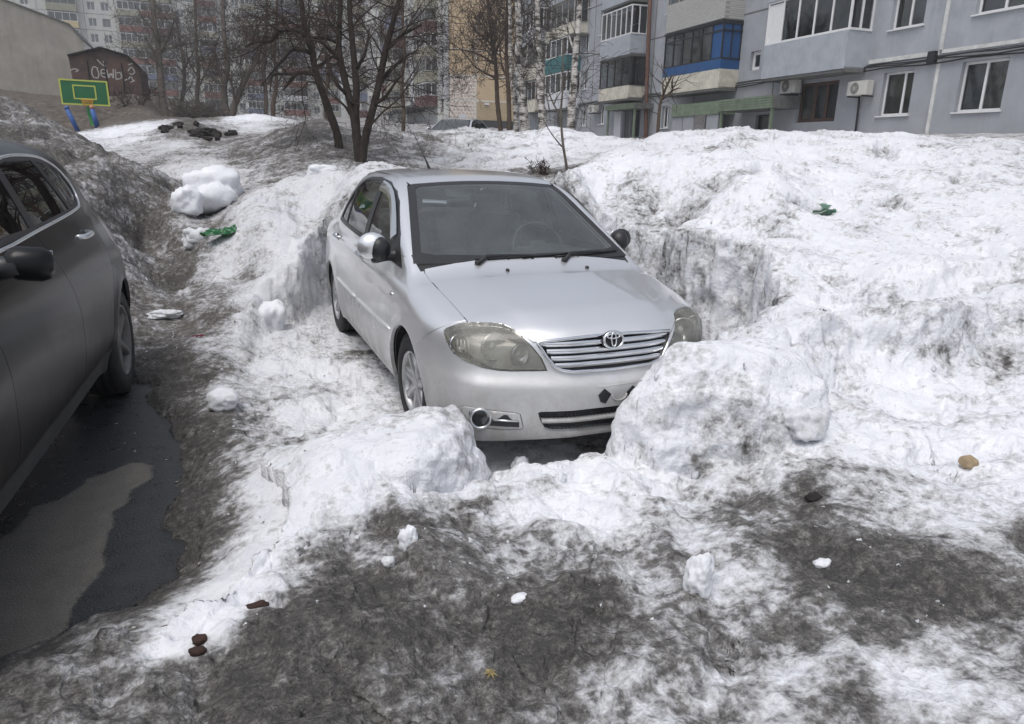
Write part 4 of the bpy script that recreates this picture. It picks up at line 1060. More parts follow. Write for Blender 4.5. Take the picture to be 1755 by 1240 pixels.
# ---- car materials
def paint_mat(name, col, metal, rough, dirt_col, dirt_lo, dirt_hi, dirt_amt, coat=1.0):
    m, nt, b = new_mat(name)
    v = coords(nt)
    sep = N(nt, 'ShaderNodeSeparateXYZ')
    nt.links.new(v, sep.inputs[0])
    # road dust thickest near the sill, streaked by running melt water
    mr = N(nt, 'ShaderNodeMapRange')
    mr.inputs['From Min'].default_value = dirt_hi
    mr.inputs['From Max'].default_value = dirt_lo
    nt.links.new(sep.outputs['Z'], mr.inputs['Value'])
    n1 = noise(nt, 5.0, 6, 0.65, v, 0.6)
    n2 = noise(nt, 60.0, 3, 0.6, coords(nt, 'Object', (1, 1, .15)))
    k = math_n(nt, 'MULTIPLY', mr.outputs[0], math_n(nt, 'MULTIPLY', n1, 1.7))
    k = math_n(nt, 'ADD', k, math_n(nt, 'MULTIPLY', math_n(nt, 'MULTIPLY', math_n(nt, 'SUBTRACT', n2, .5), .22), mr.outputs[0]))
    k = math_n(nt, 'MULTIPLY', k, dirt_amt, True)
    base = mixc(nt, k, col, dirt_col)
    nt.links.new(base, b.inputs['Base Color'])
    met = math_n(nt, 'MULTIPLY', math_n(nt, 'SUBTRACT', 1.0, k, True), metal)
    nt.links.new(met, b.inputs['Metallic'])
    r = math_n(nt, 'ADD', math_n(nt, 'MULTIPLY', k, .45), rough, True)
    nt.links.new(r, b.inputs['Roughness'])
    b.inputs['Coat Weight'].default_value = coat
    b.inputs['Specular IOR Level'].default_value = .22 if coat < .5 else .5
    cr = math_n(nt, 'ADD', math_n(nt, 'MULTIPLY', k, .5), .03, True)
    nt.links.new(cr, b.inputs['Coat Roughness'])
    return m

M = {}
M['silver'] = paint_mat('silver_paint', (.84, .845, .855), .72, .30, (.34, .33, .31), .18, .78, 1.15)
M['dark_paint'] = paint_mat('dark_grey_paint', (.007, .0072, .008), .0, .30, (.030, .028, .026), .25, 1.0, .5, .12)
M['rubber'] = simple_mat('black_rubber', (.018, .018, .02), .55, var=.3)
M['trim'] = simple_mat('black_plastic', (.022, .022, .024), .42, var=.25, scale=20)
M['liner'] = simple_mat('wheel_arch_liner', (.012, .012, .012), .9)
M['under'] = simple_mat('dark_underbody', (.015, .015, .015), .9)
M['cloth'] = simple_mat('grey_seat_cloth', (.20, .20, .205), .9, var=.2, scale=30, bmp=.2, bscale=300)
M['lining'] = simple_mat('grey_cabin_lining', (.30, .30, .30), .85)
M['dash'] = simple_mat('dark_dashboard_plastic', (.05, .052, .055), .6, bmp=.1, bscale=400)
M['chrome'] = simple_mat('chrome', (.82, .83, .84), .12, metal=1.0, var=.05)
M['dull_chrome'] = simple_mat('dulled_chrome', (.70, .71, .72), .28, metal=1.0, var=.12, scale=30)
M['alloy'] = simple_mat('dirty_alloy', (.50, .50, .50), .38, metal=.8, var=.25, scale=14)
M['dark_alloy'] = simple_mat('dirty_grey_alloy', (.16, .155, .15), .55, metal=.4, var=.3, scale=14)
M['tyre'] = simple_mat('tyre_rubber', (.022, .022, .022), .8, var=.4, scale=18, bmp=.3, bscale=90)
M['glass'] = glass_mat('window_glass', (.84, .90, .90), .01, .03)
M['dusty_glass'] = glass_mat('dusty_windscreen_glass', (.80, .88, .87), .02, .05, .12)
M['tinted_glass'] = glass_mat('tinted_window_glass', (.22, .26, .27), .01, .06)
M['white_bulb'] = simple_mat('pale_bulb_glass', (.75, .74, .70), .15, coat=.5)
M['housing'] = simple_mat('lamp_housing', (.50, .50, .475), .40, metal=.3, var=.25, scale=12)
M['bulb'] = simple_mat('lamp_reflector', (.75, .75, .72), .15, metal=1.0)
def _lens():
    m, nt, b = new_mat('yellowed_headlight_lens')
    v = coords(nt)
    f = noise(nt, 14, 5, .6, v)
    c = ramp(nt, f, [(.3, (.88, .875, .84)), (.7, (.96, .955, .93))])
    nt.nodes.remove(b)
    out = nt.nodes['Material Output']
    tr = N(nt, 'ShaderNodeBsdfTransparent')
    nt.links.new(c, tr.inputs[0])
    df = N(nt, 'ShaderNodeBsdfDiffuse')
    df.inputs[0].default_value = (.54, .53, .47, 1)
    gl = N(nt, 'ShaderNodeBsdfGlossy', Roughness=.12)
    fr = N(nt, 'ShaderNodeFresnel', IOR=1.5)
    m1 = nt.nodes.new('ShaderNodeMixShader')
    haze = ramp(nt, noise(nt, 7, 4, .6, v), [(.35, (.16, .16, .16)), (.7, (.42, .42, .42))])
    nt.links.new(haze, m1.inputs[0])
    nt.links.new(tr.outputs[0], m1.inputs[1]); nt.links.new(df.outputs[0], m1.inputs[2])
    m2 = nt.nodes.new('ShaderNodeMixShader')
    nt.links.new(fr.outputs[0], m2.inputs[0])
    nt.links.new(m1.outputs[0], m2.inputs[1]); nt.links.new(gl.outputs[0], m2.inputs[2])
    nt.links.new(m2.outputs[0], out.inputs[0])
    return m
M['lens'] = _lens()
M['red_lens'] = simple_mat('red_lamp_lens', (.22, .02, .02), .15, var=.3, coat=.8)
M['amber_lens'] = simple_mat('amber_lamp_lens', (.55, .30, .10), .15, var=.2, coat=.8)

# ---- wheels, shared mesh data
def wheel_meshes(rt, width, rim_r, nspoke, mat_rim, key):
    """tyre, rim, spokes; axis along X, outer face towards -X"""
    w = width / 2
    bm = bmesh.new()
    prof = [(w * .75, rim_r * .98), (w * .98, rim_r + .012), (w, rim_r + .35 * (rt - rim_r)), (w * .96, rim_r + .7 * (rt - rim_r)), (w * .80, rt * .985), (w * .5, rt), (w * .44, rt * .975), (w * .38, rt), (w * .08, rt * 1.003), (w * .03, rt * .975),
            (-w * .03, rt * .975), (-w * .08, rt * 1.003), (-w * .38, rt), (-w * .44, rt * .975), (-w * .5, rt), (-w * .80, rt * .985), (-w * .96, rim_r + .7 * (rt - rim_r)), (-w, rim_r + .35 * (rt - rim_r)), (-w * .98, rim_r + .012), (-w * .75, rim_r * .98)]
    bm_lathe(bm, prof, 56)
    bmesh.ops.recalc_face_normals(bm, faces=bm.faces)
    tyre = bpy.data.meshes.new('tyre'); bm.to_mesh(tyre); bm.free()
    tyre.polygons.foreach_set('use_smooth', [True] * len(tyre.polygons)); tyre.materials.append(M['tyre'])
    bm = bmesh.new()
    bm_lathe(bm, [(w * .85, rim_r * .9), (w * .85, rim_r), (-w * .9, rim_r), (-w * .94, rim_r * .985), (-w * .90, rim_r * .94), (-w * .55, rim_r * .90), (w * .3, rim_r * .86)], 48)
    # drum / disc behind the spokes
    rr = bm_lathe(bm, [(w * .1, rim_r * .86), (w * .05, .0001)], 32)
    ho = bm_lathe(bm, [(-w * .2, rim_r * .30), (-w * .66, rim_r * .24), (-w * .72, rim_r * .15), (-w * .72, .0001)], 28)
    for k in range(nspoke):
        a = 2 * math.pi * k / nspoke
        for (r0, r1, h0, h1, x0, x1) in [(rim_r * .14, rim_r * .93, .042, .026, -w * .66, -w * .82)]:
            R = Matrix.Rotation(a, 4, 'X')
            vs_ = []
            for (rad, hw, x) in ((r0, h0, x0), (r1 * .6, h1 * .95, (x0 + x1) / 2 - .004), (r1, h1 * 1.3, x1)):
                for (sy, dx) in ((-1, .03), (-.7, 0), (.7, 0), (1, .03)):
                    vs_.append(bm.verts.new(R @ Vector((x + dx, sy * hw, rad))))
            for s in range(2):
                for q in range(3):
                    i = s * 4 + q
                    bm.faces.new((vs_[i], vs_[i + 1], vs_[i + 5], vs_[i + 4]))
    bmesh.ops.recalc_face_normals(bm, faces=bm.faces)
    rim = bpy.data.meshes.new('rim'); bm.to_mesh(rim); bm.free()
    rim.polygons.foreach_set('use_smooth', [True] * len(rim.polygons)); rim.materials.append(mat_rim)
    return tyre, rim

def add_wheel(parent, meshes, x, y, z, sgn, turn=0.0):
    tyre, rim = meshes
    w = link_mesh('wheel', tyre, None, parent, (x, y, z))
    w.rotation_euler = (random.uniform(0, 6), 0, (math.pi if sgn > 0 else 0) + turn)
    r = link_mesh('rim', rim, None, w)
    return w

def bm_grid(bm, rows):
    R = [[bm.verts.new(p) for p in row] for row in rows]
    for i in range(len(R) - 1):
        for j in range(len(R[i]) - 1):
            bm.faces.new((R[i][j], R[i][j + 1], R[i + 1][j + 1], R[i + 1][j]))

# ------------------------------------------------------------------ the silver saloon
HEADLIGHT = [(-.765, -.470, .715), (-.752, -.478, .736), (-.697, -.508, .761), (-.653, -.536, .769), (-.611, -.563, .772), (-.56, -.593, .773), (-.512, -.625, .771), (-.482, -.66, .761), (-.451, -.716, .735), (-.41, -.767, .686), (-.368, -.795, .627), (-.345, -.816, .570), (-.394, -.8, .568), (-.448, -.78, .567), (-.513, -.754, .566), (-.568, -.731, .568), (-.64, -.692, .578), (-.705, -.632, .599), (-.748, -.571, .628), (-.766, -.521, .672)]
GRILLE = [(-.384, -.772, .702), (-.372, -.775, .709), (-.30, -.79, .714), (-.22, -.797, .718), (-.12, -.80, .722), (.12, -.80, .722), (.22, -.797, .718), (.30, -.79, .714), (.372, -.775, .709), (.384, -.772, .702), (.35, -.80, .640), (.31, -.821, .588), (.275, -.834, .570), (.22, -.85, .562), (0, -.86, .558), (-.22, -.85, .562), (-.275, -.834, .570), (-.31, -.821, .588), (-.35, -.80, .640)]
FOG = [(-.733, -.63, .365), (-.72, -.65, .377), (-.68, -.69, .379), (-.617, -.738, .373), (-.499, -.788, .360), (-.474, -.797, .352), (-.457, -.799, .278), (-.468, -.793, .268), (-.555, -.758, .264), (-.632, -.723, .272), (-.695, -.68, .298), (-.725, -.645, .336)]
LOWGRILLE = [(-.393, -.831, .360), (-.38, -.833, .365), (-.2, -.87, .367), (0, -.887, .368), (.2, -.87, .367), (.38, -.833, .365), (.393, -.831, .360), (.381, -.833, .321), (.356, -.836, .274), (.324, -.844, .262), (.19, -.871, .256), (0, -.875, .254), (-.19, -.871, .256), (-.324, -.844, .262), (-.356, -.836, .274), (-.381, -.833, .321)]
DLO = [(2.63, .995), (2.50, 1.12), (2.36, 1.225), (2.2, 1.315), (2.05, 1.365), (1.9, 1.388), (1.6, 1.396), (1.243, 1.376), (.983, 1.327), (.847, 1.268), (.548, 1.090), (.325, .912), (.93, .950), (1.8, .978)]

def build_saloon():
    F = SaloonShape()
    V, Q = surface_nets(F, (-.98, -1.0, .12), (.98, 3.62, 1.52), .0185)
    me = np_mesh('shell', V, Q)
    bm = bmesh.new(); bm.from_mesh(me); bpy.data.meshes.remove(me)
    bm.normal_update()
    lay = bm.faces.layers.int.new('rid')
    BODY, SEAL, WS, DSEAL, GF, GR, GQ, BACK, HOOD, COWL, BUMP, HEAD, GRI, FOGR, LOW, DF, DR, ARCH, TAILR, BOOT, FLAP, BPIL = range(22)
    low = lambda c: c.z < 1.0
    # doors
    sx = (1, 0, 0)
    cookie2(bm, lay, side([(.335, .98), (.345, .86), (.345, .66), (.315, .55), (.315, .262), (1.395, .262), (1.43, .6), (1.43, .98)]), sx, DF)
    cookie2(bm, lay, side([(1.43, .6), (2.29, .6), (2.46, .78), (2.50, .98), (1.43, .98)]), sx, DR)
    cookie2(bm, lay, side([(1.395, .262), (2.12, .262), (2.29, .6), (1.43, .6)]), sx, DR)
    # front bumper, one band across the nose
    bp = side([(-1.2, .0), (-.15, .0), (-.15, .10), (-.235, .594), (-.39, .590), (-.5, .592), (-.565, .617), (-.62, .85), (-1.2, .85)])
    cookie2(bm, lay, bp, sx, BUMP, lambda c: c.y < -.14)
    cookie(bm, lay, [(-.80, 0, .0), (.80, 0, .0), (.80, 0, .63), (.7, 0, .80), (-.7, 0, .80), (-.80, 0, .63)], (0, 1, 0), BUMP, lambda c: c.y < -.5, over={BODY})
    # boot lid
    cookie(bm, lay, [(-.62, 2.75, 0), (.62, 2.75, 0), (.66, 3.6, 0), (-.66, 3.6, 0)], (0, 0, -1), BOOT, lambda c: c.y > 2.7)
    cookie(bm, lay, [(-.60, 0, .62), (.60, 0, .62), (.64, 0, 1.1), (-.64, 0, 1.1)], (0, -1, 0), BOOT, lambda c: c.y > 3.2)
    cookie2(bm, lay, [(-.60, 0, .70), (-.86, 0, .72), (-.86, 0, .93), (-.60, 0, .95)], (0, -1, 0), TAILR, lambda c: c.y > 3.15)
    # cowl, windscreen, hood
    cookie(bm, lay, [(-.715, .33, 0), (-.70, .17, 0), (0, .03, 0), (.70, .17, 0), (.715, .33, 0), (0, .36, 0)], (0, 0, -1), COWL, lambda c: c.z > .90 and c.z < 1.05)
    wsd = (0, .47, -.88)
    ws = [(-.722, .252, .938), (-.712, .30, .965), (-.552, 1.0, 1.340), (-.548, 1.03, 1.366), (-.50, 1.03, 1.380), (0, .96, 1.398), (.50, 1.03, 1.380), (.548, 1.03, 1.366), (.552, 1.0, 1.340), (.712, .30, .965), (.722, .252, .938), (.35, .15, .945), (0, .125, .945), (-.35, .15, .945)]
    cookie(bm, lay, ws, wsd, SEAL, lambda c: c.y < 1.25)
    wi = [(-.652, .33, .995), (-.645, .36, 1.015), (-.510, .965, 1.325), (-.48, .985, 1.345), (0, .92, 1.367), (.48, .985, 1.345), (.510, .965, 1.325), (.645, .36, 1.015), (.652, .33, .995), (.58, .285, .991), (.3, .222, .991), (0, .200, .991), (-.3, .222, .991), (-.58, .285, .991)]
    cookie(bm, lay, wi, wsd, WS, lambda c: c.y < 1.2, over={SEAL})
    hood = [(-.682, .150, 0), (-.676, .185, 0), (-.672, .0, 0), (-.656, -.536, 0), (-.56, -.60, 0), (-.47, -.70, 0), (-.40, -.765, 0), (-.30, -.795, 0), (0, -.812, 0),
            (.30, -.795, 0), (.40, -.765, 0), (.47, -.70, 0), (.56, -.60, 0), (.656, -.536, 0), (.672, 0, 0), (.676, .185, 0), (.682, .150, 0), (.35, .085, 0), (0, .062, 0), (-.35, .085, 0)]
    cookie(bm, lay, hood, (0, 0, -1), HOOD, lambda c: c.z > .70 and c.y < .25 and c.z < .97)
    # side glass
    cookie2(bm, lay, side(DLO), sx, DSEAL, lambda c: c.z > .85)
    cookie2(bm, lay, side([(.66, .965), (.66, 1.13), (.86, 1.25), (.99, 1.308), (1.243, 1.352), (1.365, 1.358), (1.365, .982), (.93, .972)]), sx, GF, over={DSEAL})
    cookie2(bm, lay, side([(1.48, .988), (1.48, 1.367), (1.6, 1.374), (1.9, 1.366), (2.04, 1.345), (2.21, 1.285), (2.21, 1.008)]), sx, GR, over={DSEAL})
    cookie2(bm, lay, side([(2.25, 1.012), (2.25, 1.262), (2.36, 1.195), (2.47, 1.105), (2.55, 1.025)]), sx, GQ, over={DSEAL})
    cookie(bm, lay, [(-.56, 2.78, 0), (.56, 2.78, 0), (.50, 2.30, 0), (-.50, 2.30, 0)], (0, 0, -1), BACK, lambda c: c.z > 1.03)
    # lamps and grilles
    hd = (.36, .86, -.34)
    cookie2(bm, lay, HEADLIGHT, hd, HEAD, lambda c: c.x < -.2 and c.y < -.3)
    cookie(bm, lay, GRILLE, (0, 1, -.15), GRI, lambda c: c.y < -.6)
    cookie2(bm, lay, FOG, (.3, 1, 0), FOGR, lambda c: c.x < -.3 and c.y < -.5)
    cookie(bm, lay, LOWGRILLE, (0, 1, 0), LOW, lambda c: c.y < -.6)
    # wheel openings
    for wy in F.wheels:
        circ = side([(wy + .342 * math.cos(a), .30 + .342 * math.sin(a)) for a in [2 * math.pi * k / 40 for k in range(40)]])
        cookie2(bm, lay, circ, sx, ARCH, lambda c: c.x < -.5)
    bm.normal_update()

    root = thing('silver_car', 'silver saloon car without number plates dug out of the snow, nose to the camera', 'car')
    L = lambda c: c.x < 0
    Rr = lambda c: c.x > 0
    body = shell(F, 'body', take(bm, lay, {BODY}, None, .0015, .02), M['silver'], root)
    shell(F, 'hood', take(bm, lay, {HOOD}, None, .0042, .025), M['silver'], root)
    bump_o = shell(F, 'front_bumper', take(bm, lay, {BUMP}, None, .0018, .02), M['silver'], root)
    shell(F, 'boot_lid', take(bm, lay, {BOOT}, None, .003, .02), M['silver'], root)
    for cw in (lambda c: c.x < 0, lambda c: c.x >= 0):
        shell(F, 'cowl_panel', take(bm, lay, {COWL}, cw, .0, .02, .008), M['trim'], root)
    shell(F, 'windscreen_seal', take(bm, lay, {SEAL}, None, .001, .015, .001), M['trim'], root)
    shell(F, 'windscreen', take(bm, lay, {WS}, None, 0, 0, .003), M['dusty_glass'], root)
    shell(F, 'rear_window', take(bm, lay, {BACK}, None, 0, 0, .003), M['glass'], root)
    for cnd in (L, Rr):
        dsg = -1 if cnd is L else 1
        df = shell(F, 'front_door', take(bm, lay, {DF}, cnd, .0022, .022), M['silver'], root)
        dr = shell(F, 'rear_door', take(bm, lay, {DR}, cnd, .0022, .022), M['silver'], root)
        for door, hy, hz in ((df, 1.30, .868), (dr, 2.33, .885)):
            hb = bmesh.new()
            xs = F.W(hy) + F.prof(hz)
            bm_tube(hb, catmull([(dsg * (xs - .004), hy - .10, hz), (dsg * (xs + .022), hy - .075, hz + .002), (dsg * (xs + .032), hy, hz + .006), (dsg * (xs + .024), hy + .075, hz + .006), (dsg * (xs - .004), hy + .10, hz + .004)], 4), .013, 8)
            ho = from_bm('door_handle', hb, M['dull_chrome'], door, True)
            hb = bmesh.new()
            bmesh.ops.create_uvsphere(hb, u_segments=14, v_segments=8, radius=1, matrix=Matrix.Translation((dsg * (xs + .001), hy - .005, hz - .004)) @ Matrix.Diagonal((.008, .065, .030, 1)))
            from_bm('handle_recess', hb, M['trim'], door, True)
        # body-colour rub strip along both doors
        mb = bmesh.new()
        for (y0, y1) in ((.325, 1.40), (1.425, 2.235)):
            pts = []
            for k in range(13):
                y = y0 + (y1 - y0) * k / 12
                z = .548 - .012 * math.sin((y - .3) / 2 * math.pi) + .004 * y
                pts.append((dsg * (F.W(y) + float(F.prof(z)) + .002), y, z))
            bm_tube(mb, pts, [.006] + [.0165] * 11 + [.006], 10)
        from_bm('side_moulding', mb, M['silver'], root, True)
        shell(F, 'window_surround', take(bm, lay, {DSEAL}, cnd, .0005, .012, .002), M['trim'], root)
        shell(F, 'front_side_window', take(bm, lay, {GF}, cnd, 0, 0, .008), M['glass'], root)
        shell(F, 'rear_side_window', take(bm, lay, {GR}, cnd, 0, 0, .008), M['glass'], root)
        shell(F, 'quarter_window', take(bm, lay, {GQ}, cnd, 0, 0, .008), M['glass'], root)
        shell(F, 'tail_light', take(bm, lay, {TAILR}, cnd, .002, .02), M['red_lens'], root)
        # headlight: lens, housing, two round reflectors, indicator bowl
        lens = shell(F, 'headlight', take(bm, lay, {HEAD}, cnd, .003, .02, -.003), M['lens'], root)
        hs = take(bm, lay, {HEAD}, cnd, .004, 0, .085)
        from_bm('lamp_housing', hs, M['housing'], lens, True)
        for (cx, cy, cz, r) in ((-.560, -.655, .662, .068), (-.450, -.732, .632, .052), (-.712, -.555, .668, .045)):
            rb = bmesh.new()
            bm_lathe(rb, [(-.012, r), (-.010, r * 1.08), (.0, r * 1.08), (.0, r), (.028, r * .75), (.045, r * .4), (.05, .0001)], 28, 'Y')
            ro = from_bm('reflector', rb, M['dull_chrome'], lens, True, (cx * -dsg, cy + .022, cz))
            ro.rotation_euler = (0, 0, dsg * math.radians(-14))
            kb = bmesh.new()
            bmesh.ops.create_uvsphere(kb, u_segments=14, v_segments=8, radius=r * .30, matrix=Matrix.Translation((cx * -dsg, cy + .040, cz)))
            from_bm('bulb', kb, M['white_bulb'], lens, True)
        for k in range(6):
            tb = bmesh.new()
            xx = .672 + .014 * k
            bm_tube(tb, [(dsg * xx, -.60 + .016 * k, .625), (dsg * xx, -.585 + .016 * k, .69)], .0045, 5)
            from_bm('lens_rib', tb, M['white_bulb'], lens, True)
        # fog lamp recess
        fr = from_bm('fog_lamp_bezel', take(bm, lay, {FOGR}, cnd, .002, .014), M['silver'], bump_o, True)
        ib = inner_shell(bm, lay, {FOGR}, .0)
        ib.free()
        fb = bmesh.new()
        for f in bm.faces:
            pass
        fb.free()
    # recess the fog bezels: a dark slatted pocket with the round lamp at its outer end
    for dsg in (-1, 1):
        pk = bmesh.new()
        path = [(-.700, -.672, .326), (-.62, -.730, .322), (-.54, -.766, .318), (-.478, -.789, .316)]
        rows = []
        for (px, py, pz) in path:
            rows.append([(dsg * -px * -1 if False else dsg * abs(px), py - .006, pz + .030), (dsg * abs(px), py - .006, pz - .032)])
        bm_grid(pk, rows)
        from_bm('fog_lamp_pocket', pk, M['trim'], bump_o)
        sl = bmesh.new()
        bm_tube(sl, [(dsg * .60, -.751, .321), (dsg * .54, -.776, .319), (dsg * .485, -.796, .317)], .006, 6)
        from_bm('fog_slat', sl, M['dull_chrome'], bump_o, True)
        lb = bmesh.new()
        bm_lathe(lb, [(.02, .056), (-.004, .055), (-.010, .048), (-.002, .042), (.010, .038), (.016, .0001)], 32, 'Y')
        fl = from_bm('fog_lamp', lb, M['dull_chrome'], bump_o, True, (dsg * .655, -.722, .325))
        fl.rotation_euler = (0, 0, dsg * math.radians(18))
        gb = bmesh.new()
        bm_lathe(gb, [(0, .043), (-.004, .03), (-.006, .0001)], 28, 'Y')
        gg = from_bm('fog_lens', gb, M['tinted_glass'], fl, True)
    # upper grille: dark pocket, four bright bars, bright frame, badge
    gr = shell(F, 'grille', take(bm, lay, {GRI}, None, 0, 0, .03), M['trim'], root)
    frb = bmesh.new()
    bm_tube(frb, [Vector(p) + Vector((0, -.006, 0)) for p in GRILLE + GRILLE[:2]], .0085, 8, False)
    from_bm('grille_frame', frb, M['chrome'], gr, True)
    for k in range(4):
        z = .692 - .0345 * k
        hw = .372 - (0.0 if k == 0 else .012) - .019 * k
        rows = []
        for s in range(25):
            x = -hw + 2 * hw * s / 24
            y0 = float(F.nose(z)) + float(F.bow(abs(x))) + .004
            rows.append([(x, y0 + .016, z - .0135), (x, y0 - .001, z - .0105), (x, y0 - .003, z + .004), (x, y0 + .002, z + .0115), (x, y0 + .018, z + .0125)])
        gb = bmesh.new(); bm_grid(gb, rows)
        from_bm('grille_bar', gb, M['chrome'], gr, True)
    em = bmesh.new()
    bm_lathe(em, [(.008, .058), (-.004, .057), (-.008, .052), (-.005, .048), (-.002, .0001)], 40, 'Y')
    for v in em.verts:
        v.co.z *= .80
    eo = from_bm('badge', em, M['trim'], gr, True, (0, -.836, .702))
    eo.rotation_euler = (math.radians(-12), 0, 0)
    def ell(a, b, cz, w=.0052, y=-.010):
        eb = bmesh.new()
        pts = [(a * math.cos(t), y, cz + b * math.sin(t)) for t in [2 * math.pi * k / 40 for k in range(41)]]
        bm_tube(eb, pts, w, 8, False)
        return from_bm('badge_ring', eb, M['chrome'], eo, True)
    ell(.0535, .0415, 0, .0062)
    ell(.036, .0115, .019, .0042, -.011)
    ell(.0135, .033, .001, .0042, -.012)
    # lower grille
    lg = from_bm('lower_grille', take(bm, lay, {LOW}, None, 0, 0, .035), M['trim'], bump_o, True)
    lb = bmesh.new()
    rows = []
    for s in range(25):
        x = -.372 + .744 * s / 24
        y0 = float(F.nose(.31)) + float(F.bow(abs(x)))
        rows.append([(x, y0 + .03, .301), (x, y0 + .006, .303), (x, y0 + .004, .313), (x, y0 + .010, .322), (x, y0 + .03, .325)])
    bm_grid(lb, rows)
    from_bm('grille_bar', lb, M['silver'], bump_o, True)
    mb = bmesh.new()
    for zz in (.278, .29, .338, .350):
        bm_tube(mb, [(x, float(F.nose(zz)) + float(F.bow(abs(x))) + .024, zz) for x in [-.35 + .7 * k / 16 for k in range(17)]], .0035, 4)
    for k in range(34):
        x = -.35 + .7 * k / 33
        y0 = float(F.bow(abs(x))) + .022
        bm_tube(mb, [(x, float(F.nose(.27)) + y0, .268), (x, float(F.nose(.355)) + y0, .358)], .003, 4)
    from_bm('grille_mesh', mb, M['trim'], bump_o, False)
    # bare number plate seat: two torn black patches and the plastic boss between them
    for x in (-.056, .107):
        pb = bmesh.new()
        y0 = float(F.nose(.43)) + float(F.bow(abs(x)))
        o1 = [(-.038, .006), (-.006, .038), (.034, .006), (.004, -.042), (-.024, -.030)]
        vs1 = [pb.verts.new((x + a, y0 - .0045, .432 + b)) for a, b in o1]
        vs0 = [pb.verts.new((x + a, y0 + .01, .432 + b)) for a, b in o1]
        pb.faces.new(vs1)
        for i in range(5):
            pb.faces.new((vs1[i], vs0[i], vs0[(i + 1) % 5], vs1[(i + 1) % 5]))
        from_bm('plate_holder_scrap', pb, M['trim'], bump_o)
    sb = bmesh.new()
    pts = [(.025 + .042 * math.cos(t), float(F.nose(.43)) - .0015, .432 + .032 * math.sin(t)) for t in [math.pi + math.pi * k / 14 for k in range(15)]]
    bm_tube(sb, pts, .0042, 6)
    bm_tube(sb, [(-.10, float(F.nose(.48)) + .003, .482), (.0, float(F.nose(.48)) - .0005, .483), (.13, float(F.nose(.48)) + .004, .481)], .0025, 6)
    from_bm('plate_boss', sb, M['silver'], bump_o, True)
    # cabin
    from_bm('cabin_lining', inner_shell(bm, lay, {BODY, DF, DR, HOOD, BUMP, COWL, BOOT, DSEAL, SEAL}, .034), M['lining'], root, True)
    ub = bmesh.new()
    bm_box(ub, (0, 1.35, .235), (1.24, 3.7, .06))
    bm_box(ub, (0, -.30, .40), (.9, .6, .35))
    from_bm('underbody', ub, M['under'], root)
    for wy in F.wheels:
        for sg in (-1, 1):
            ab = bmesh.new()
            rows = []
            for k in range(25):
                a = math.pi * (-.12 + 1.24 * k / 24)
                cy, cz = wy + .352 * math.cos(a), .30 + .352 * math.sin(a)
                rows.append([(sg * (float(F.W(cy)) + float(F.prof(min(cz, .66))) - .012), cy, cz), (sg * .55, cy, cz)])
            bm_grid(ab, rows)
            f0 = [ab.verts.new((sg * .55, wy + .352 * math.cos(a), .30 + .352 * math.sin(a))) for a in [2 * math.pi * k / 24 for k in range(24)]]
            ab.faces.new(f0)
            from_bm('wheel_arch_liner', ab, M['liner'], root)
    wm = wheel_meshes(.302, .185, .190, 7, M['alloy'], 'a')
    for wy in F.wheels:
        for sg in (-1, 1):
            add_wheel(root, wm, sg * .725, wy, .302, sg, math.radians(3) if wy == 0 else 0)
    # seats, dashboard, steering wheel
    for sx_ in (-.36, .36):
        sb = bmesh.new()
        bm_box(sb, (sx_, 1.35, .50), (.48, .50, .22), None, .05)
        bm_box(sb, (sx_, 1.68, .82), (.46, .14, .62), Euler((-.30, 0, 0)).to_matrix(), .05)
        so = from_bm('front_seat', sb, M['cloth'], root, True)
        hb = bmesh.new()
        bm_box(hb, (sx_, 1.80, 1.20), (.26, .10, .17), Euler((-.2, 0, 0)).to_matrix(), .035)
        from_bm('headrest', hb, M['cloth'], so, True)
    sb = bmesh.new()
    bm_box(sb, (0, 2.25, .52), (1.30, .5, .2), None, .05)
    bm_box(sb, (0, 2.55, .84), (1.28, .14, .52), Euler((-.35, 0, 0)).to_matrix(), .05)
    so = from_bm('rear_seat', sb, M['cloth'], root, True)
    hb = bmesh.new()
    for sx_ in (-.38, .38):
        bm_box(hb, (sx_, 2.66, 1.10), (.26, .10, .12), None, .03)
    from_bm('headrest', hb, M['cloth'], so, True)
    db = bmesh.new()
    rows = []
    for k in range(13):
        x = -.66 + 1.32 * k / 12
        hump = .05 * math.exp(-((x - .36) / .2) ** 2)
        rows.append([(x, .26 + .08 * (x / .66) ** 2, .925), (x, .48, .945 + hump), (x, .66, .935 + hump * 1.2), (x, .74, .88), (x, .74, .60)])
    bm_grid(db, rows)
    from_bm('dashboard', db, M['dash'], root, True)
    wb = bmesh.new()
    pts = [(.19 * math.cos(t), 0, .19 * math.sin(t)) for t in [2 * math.pi * k / 36 for k in range(37)]]
    bm_tube(wb, pts, .015, 8, False)
    bm_box(wb, (0, .0, .0), (.34, .02, .045), None, .008)
    bm_box(wb, (0, .0, -.09), (.05, .02, .16), None, .008)
    bm_box(wb, (0, .0, .0), (.13, .045, .12), None, .02)
    wo = from_bm('steering_wheel', wb, M['dash'], root, True, (.36, .86, .93))
    wo.rotation_euler = (math.radians(-25), 0, 0)
    ib = bmesh.new()
    bm_box(ib, (0, .985, 1.275), (.22, .03, .06), None, .012)
    bm_tube(ib, [(0, .99, 1.29), (0, .955, 1.345)], .009, 8)
    from_bm('inside_mirror', ib, M['trim'], root, True)
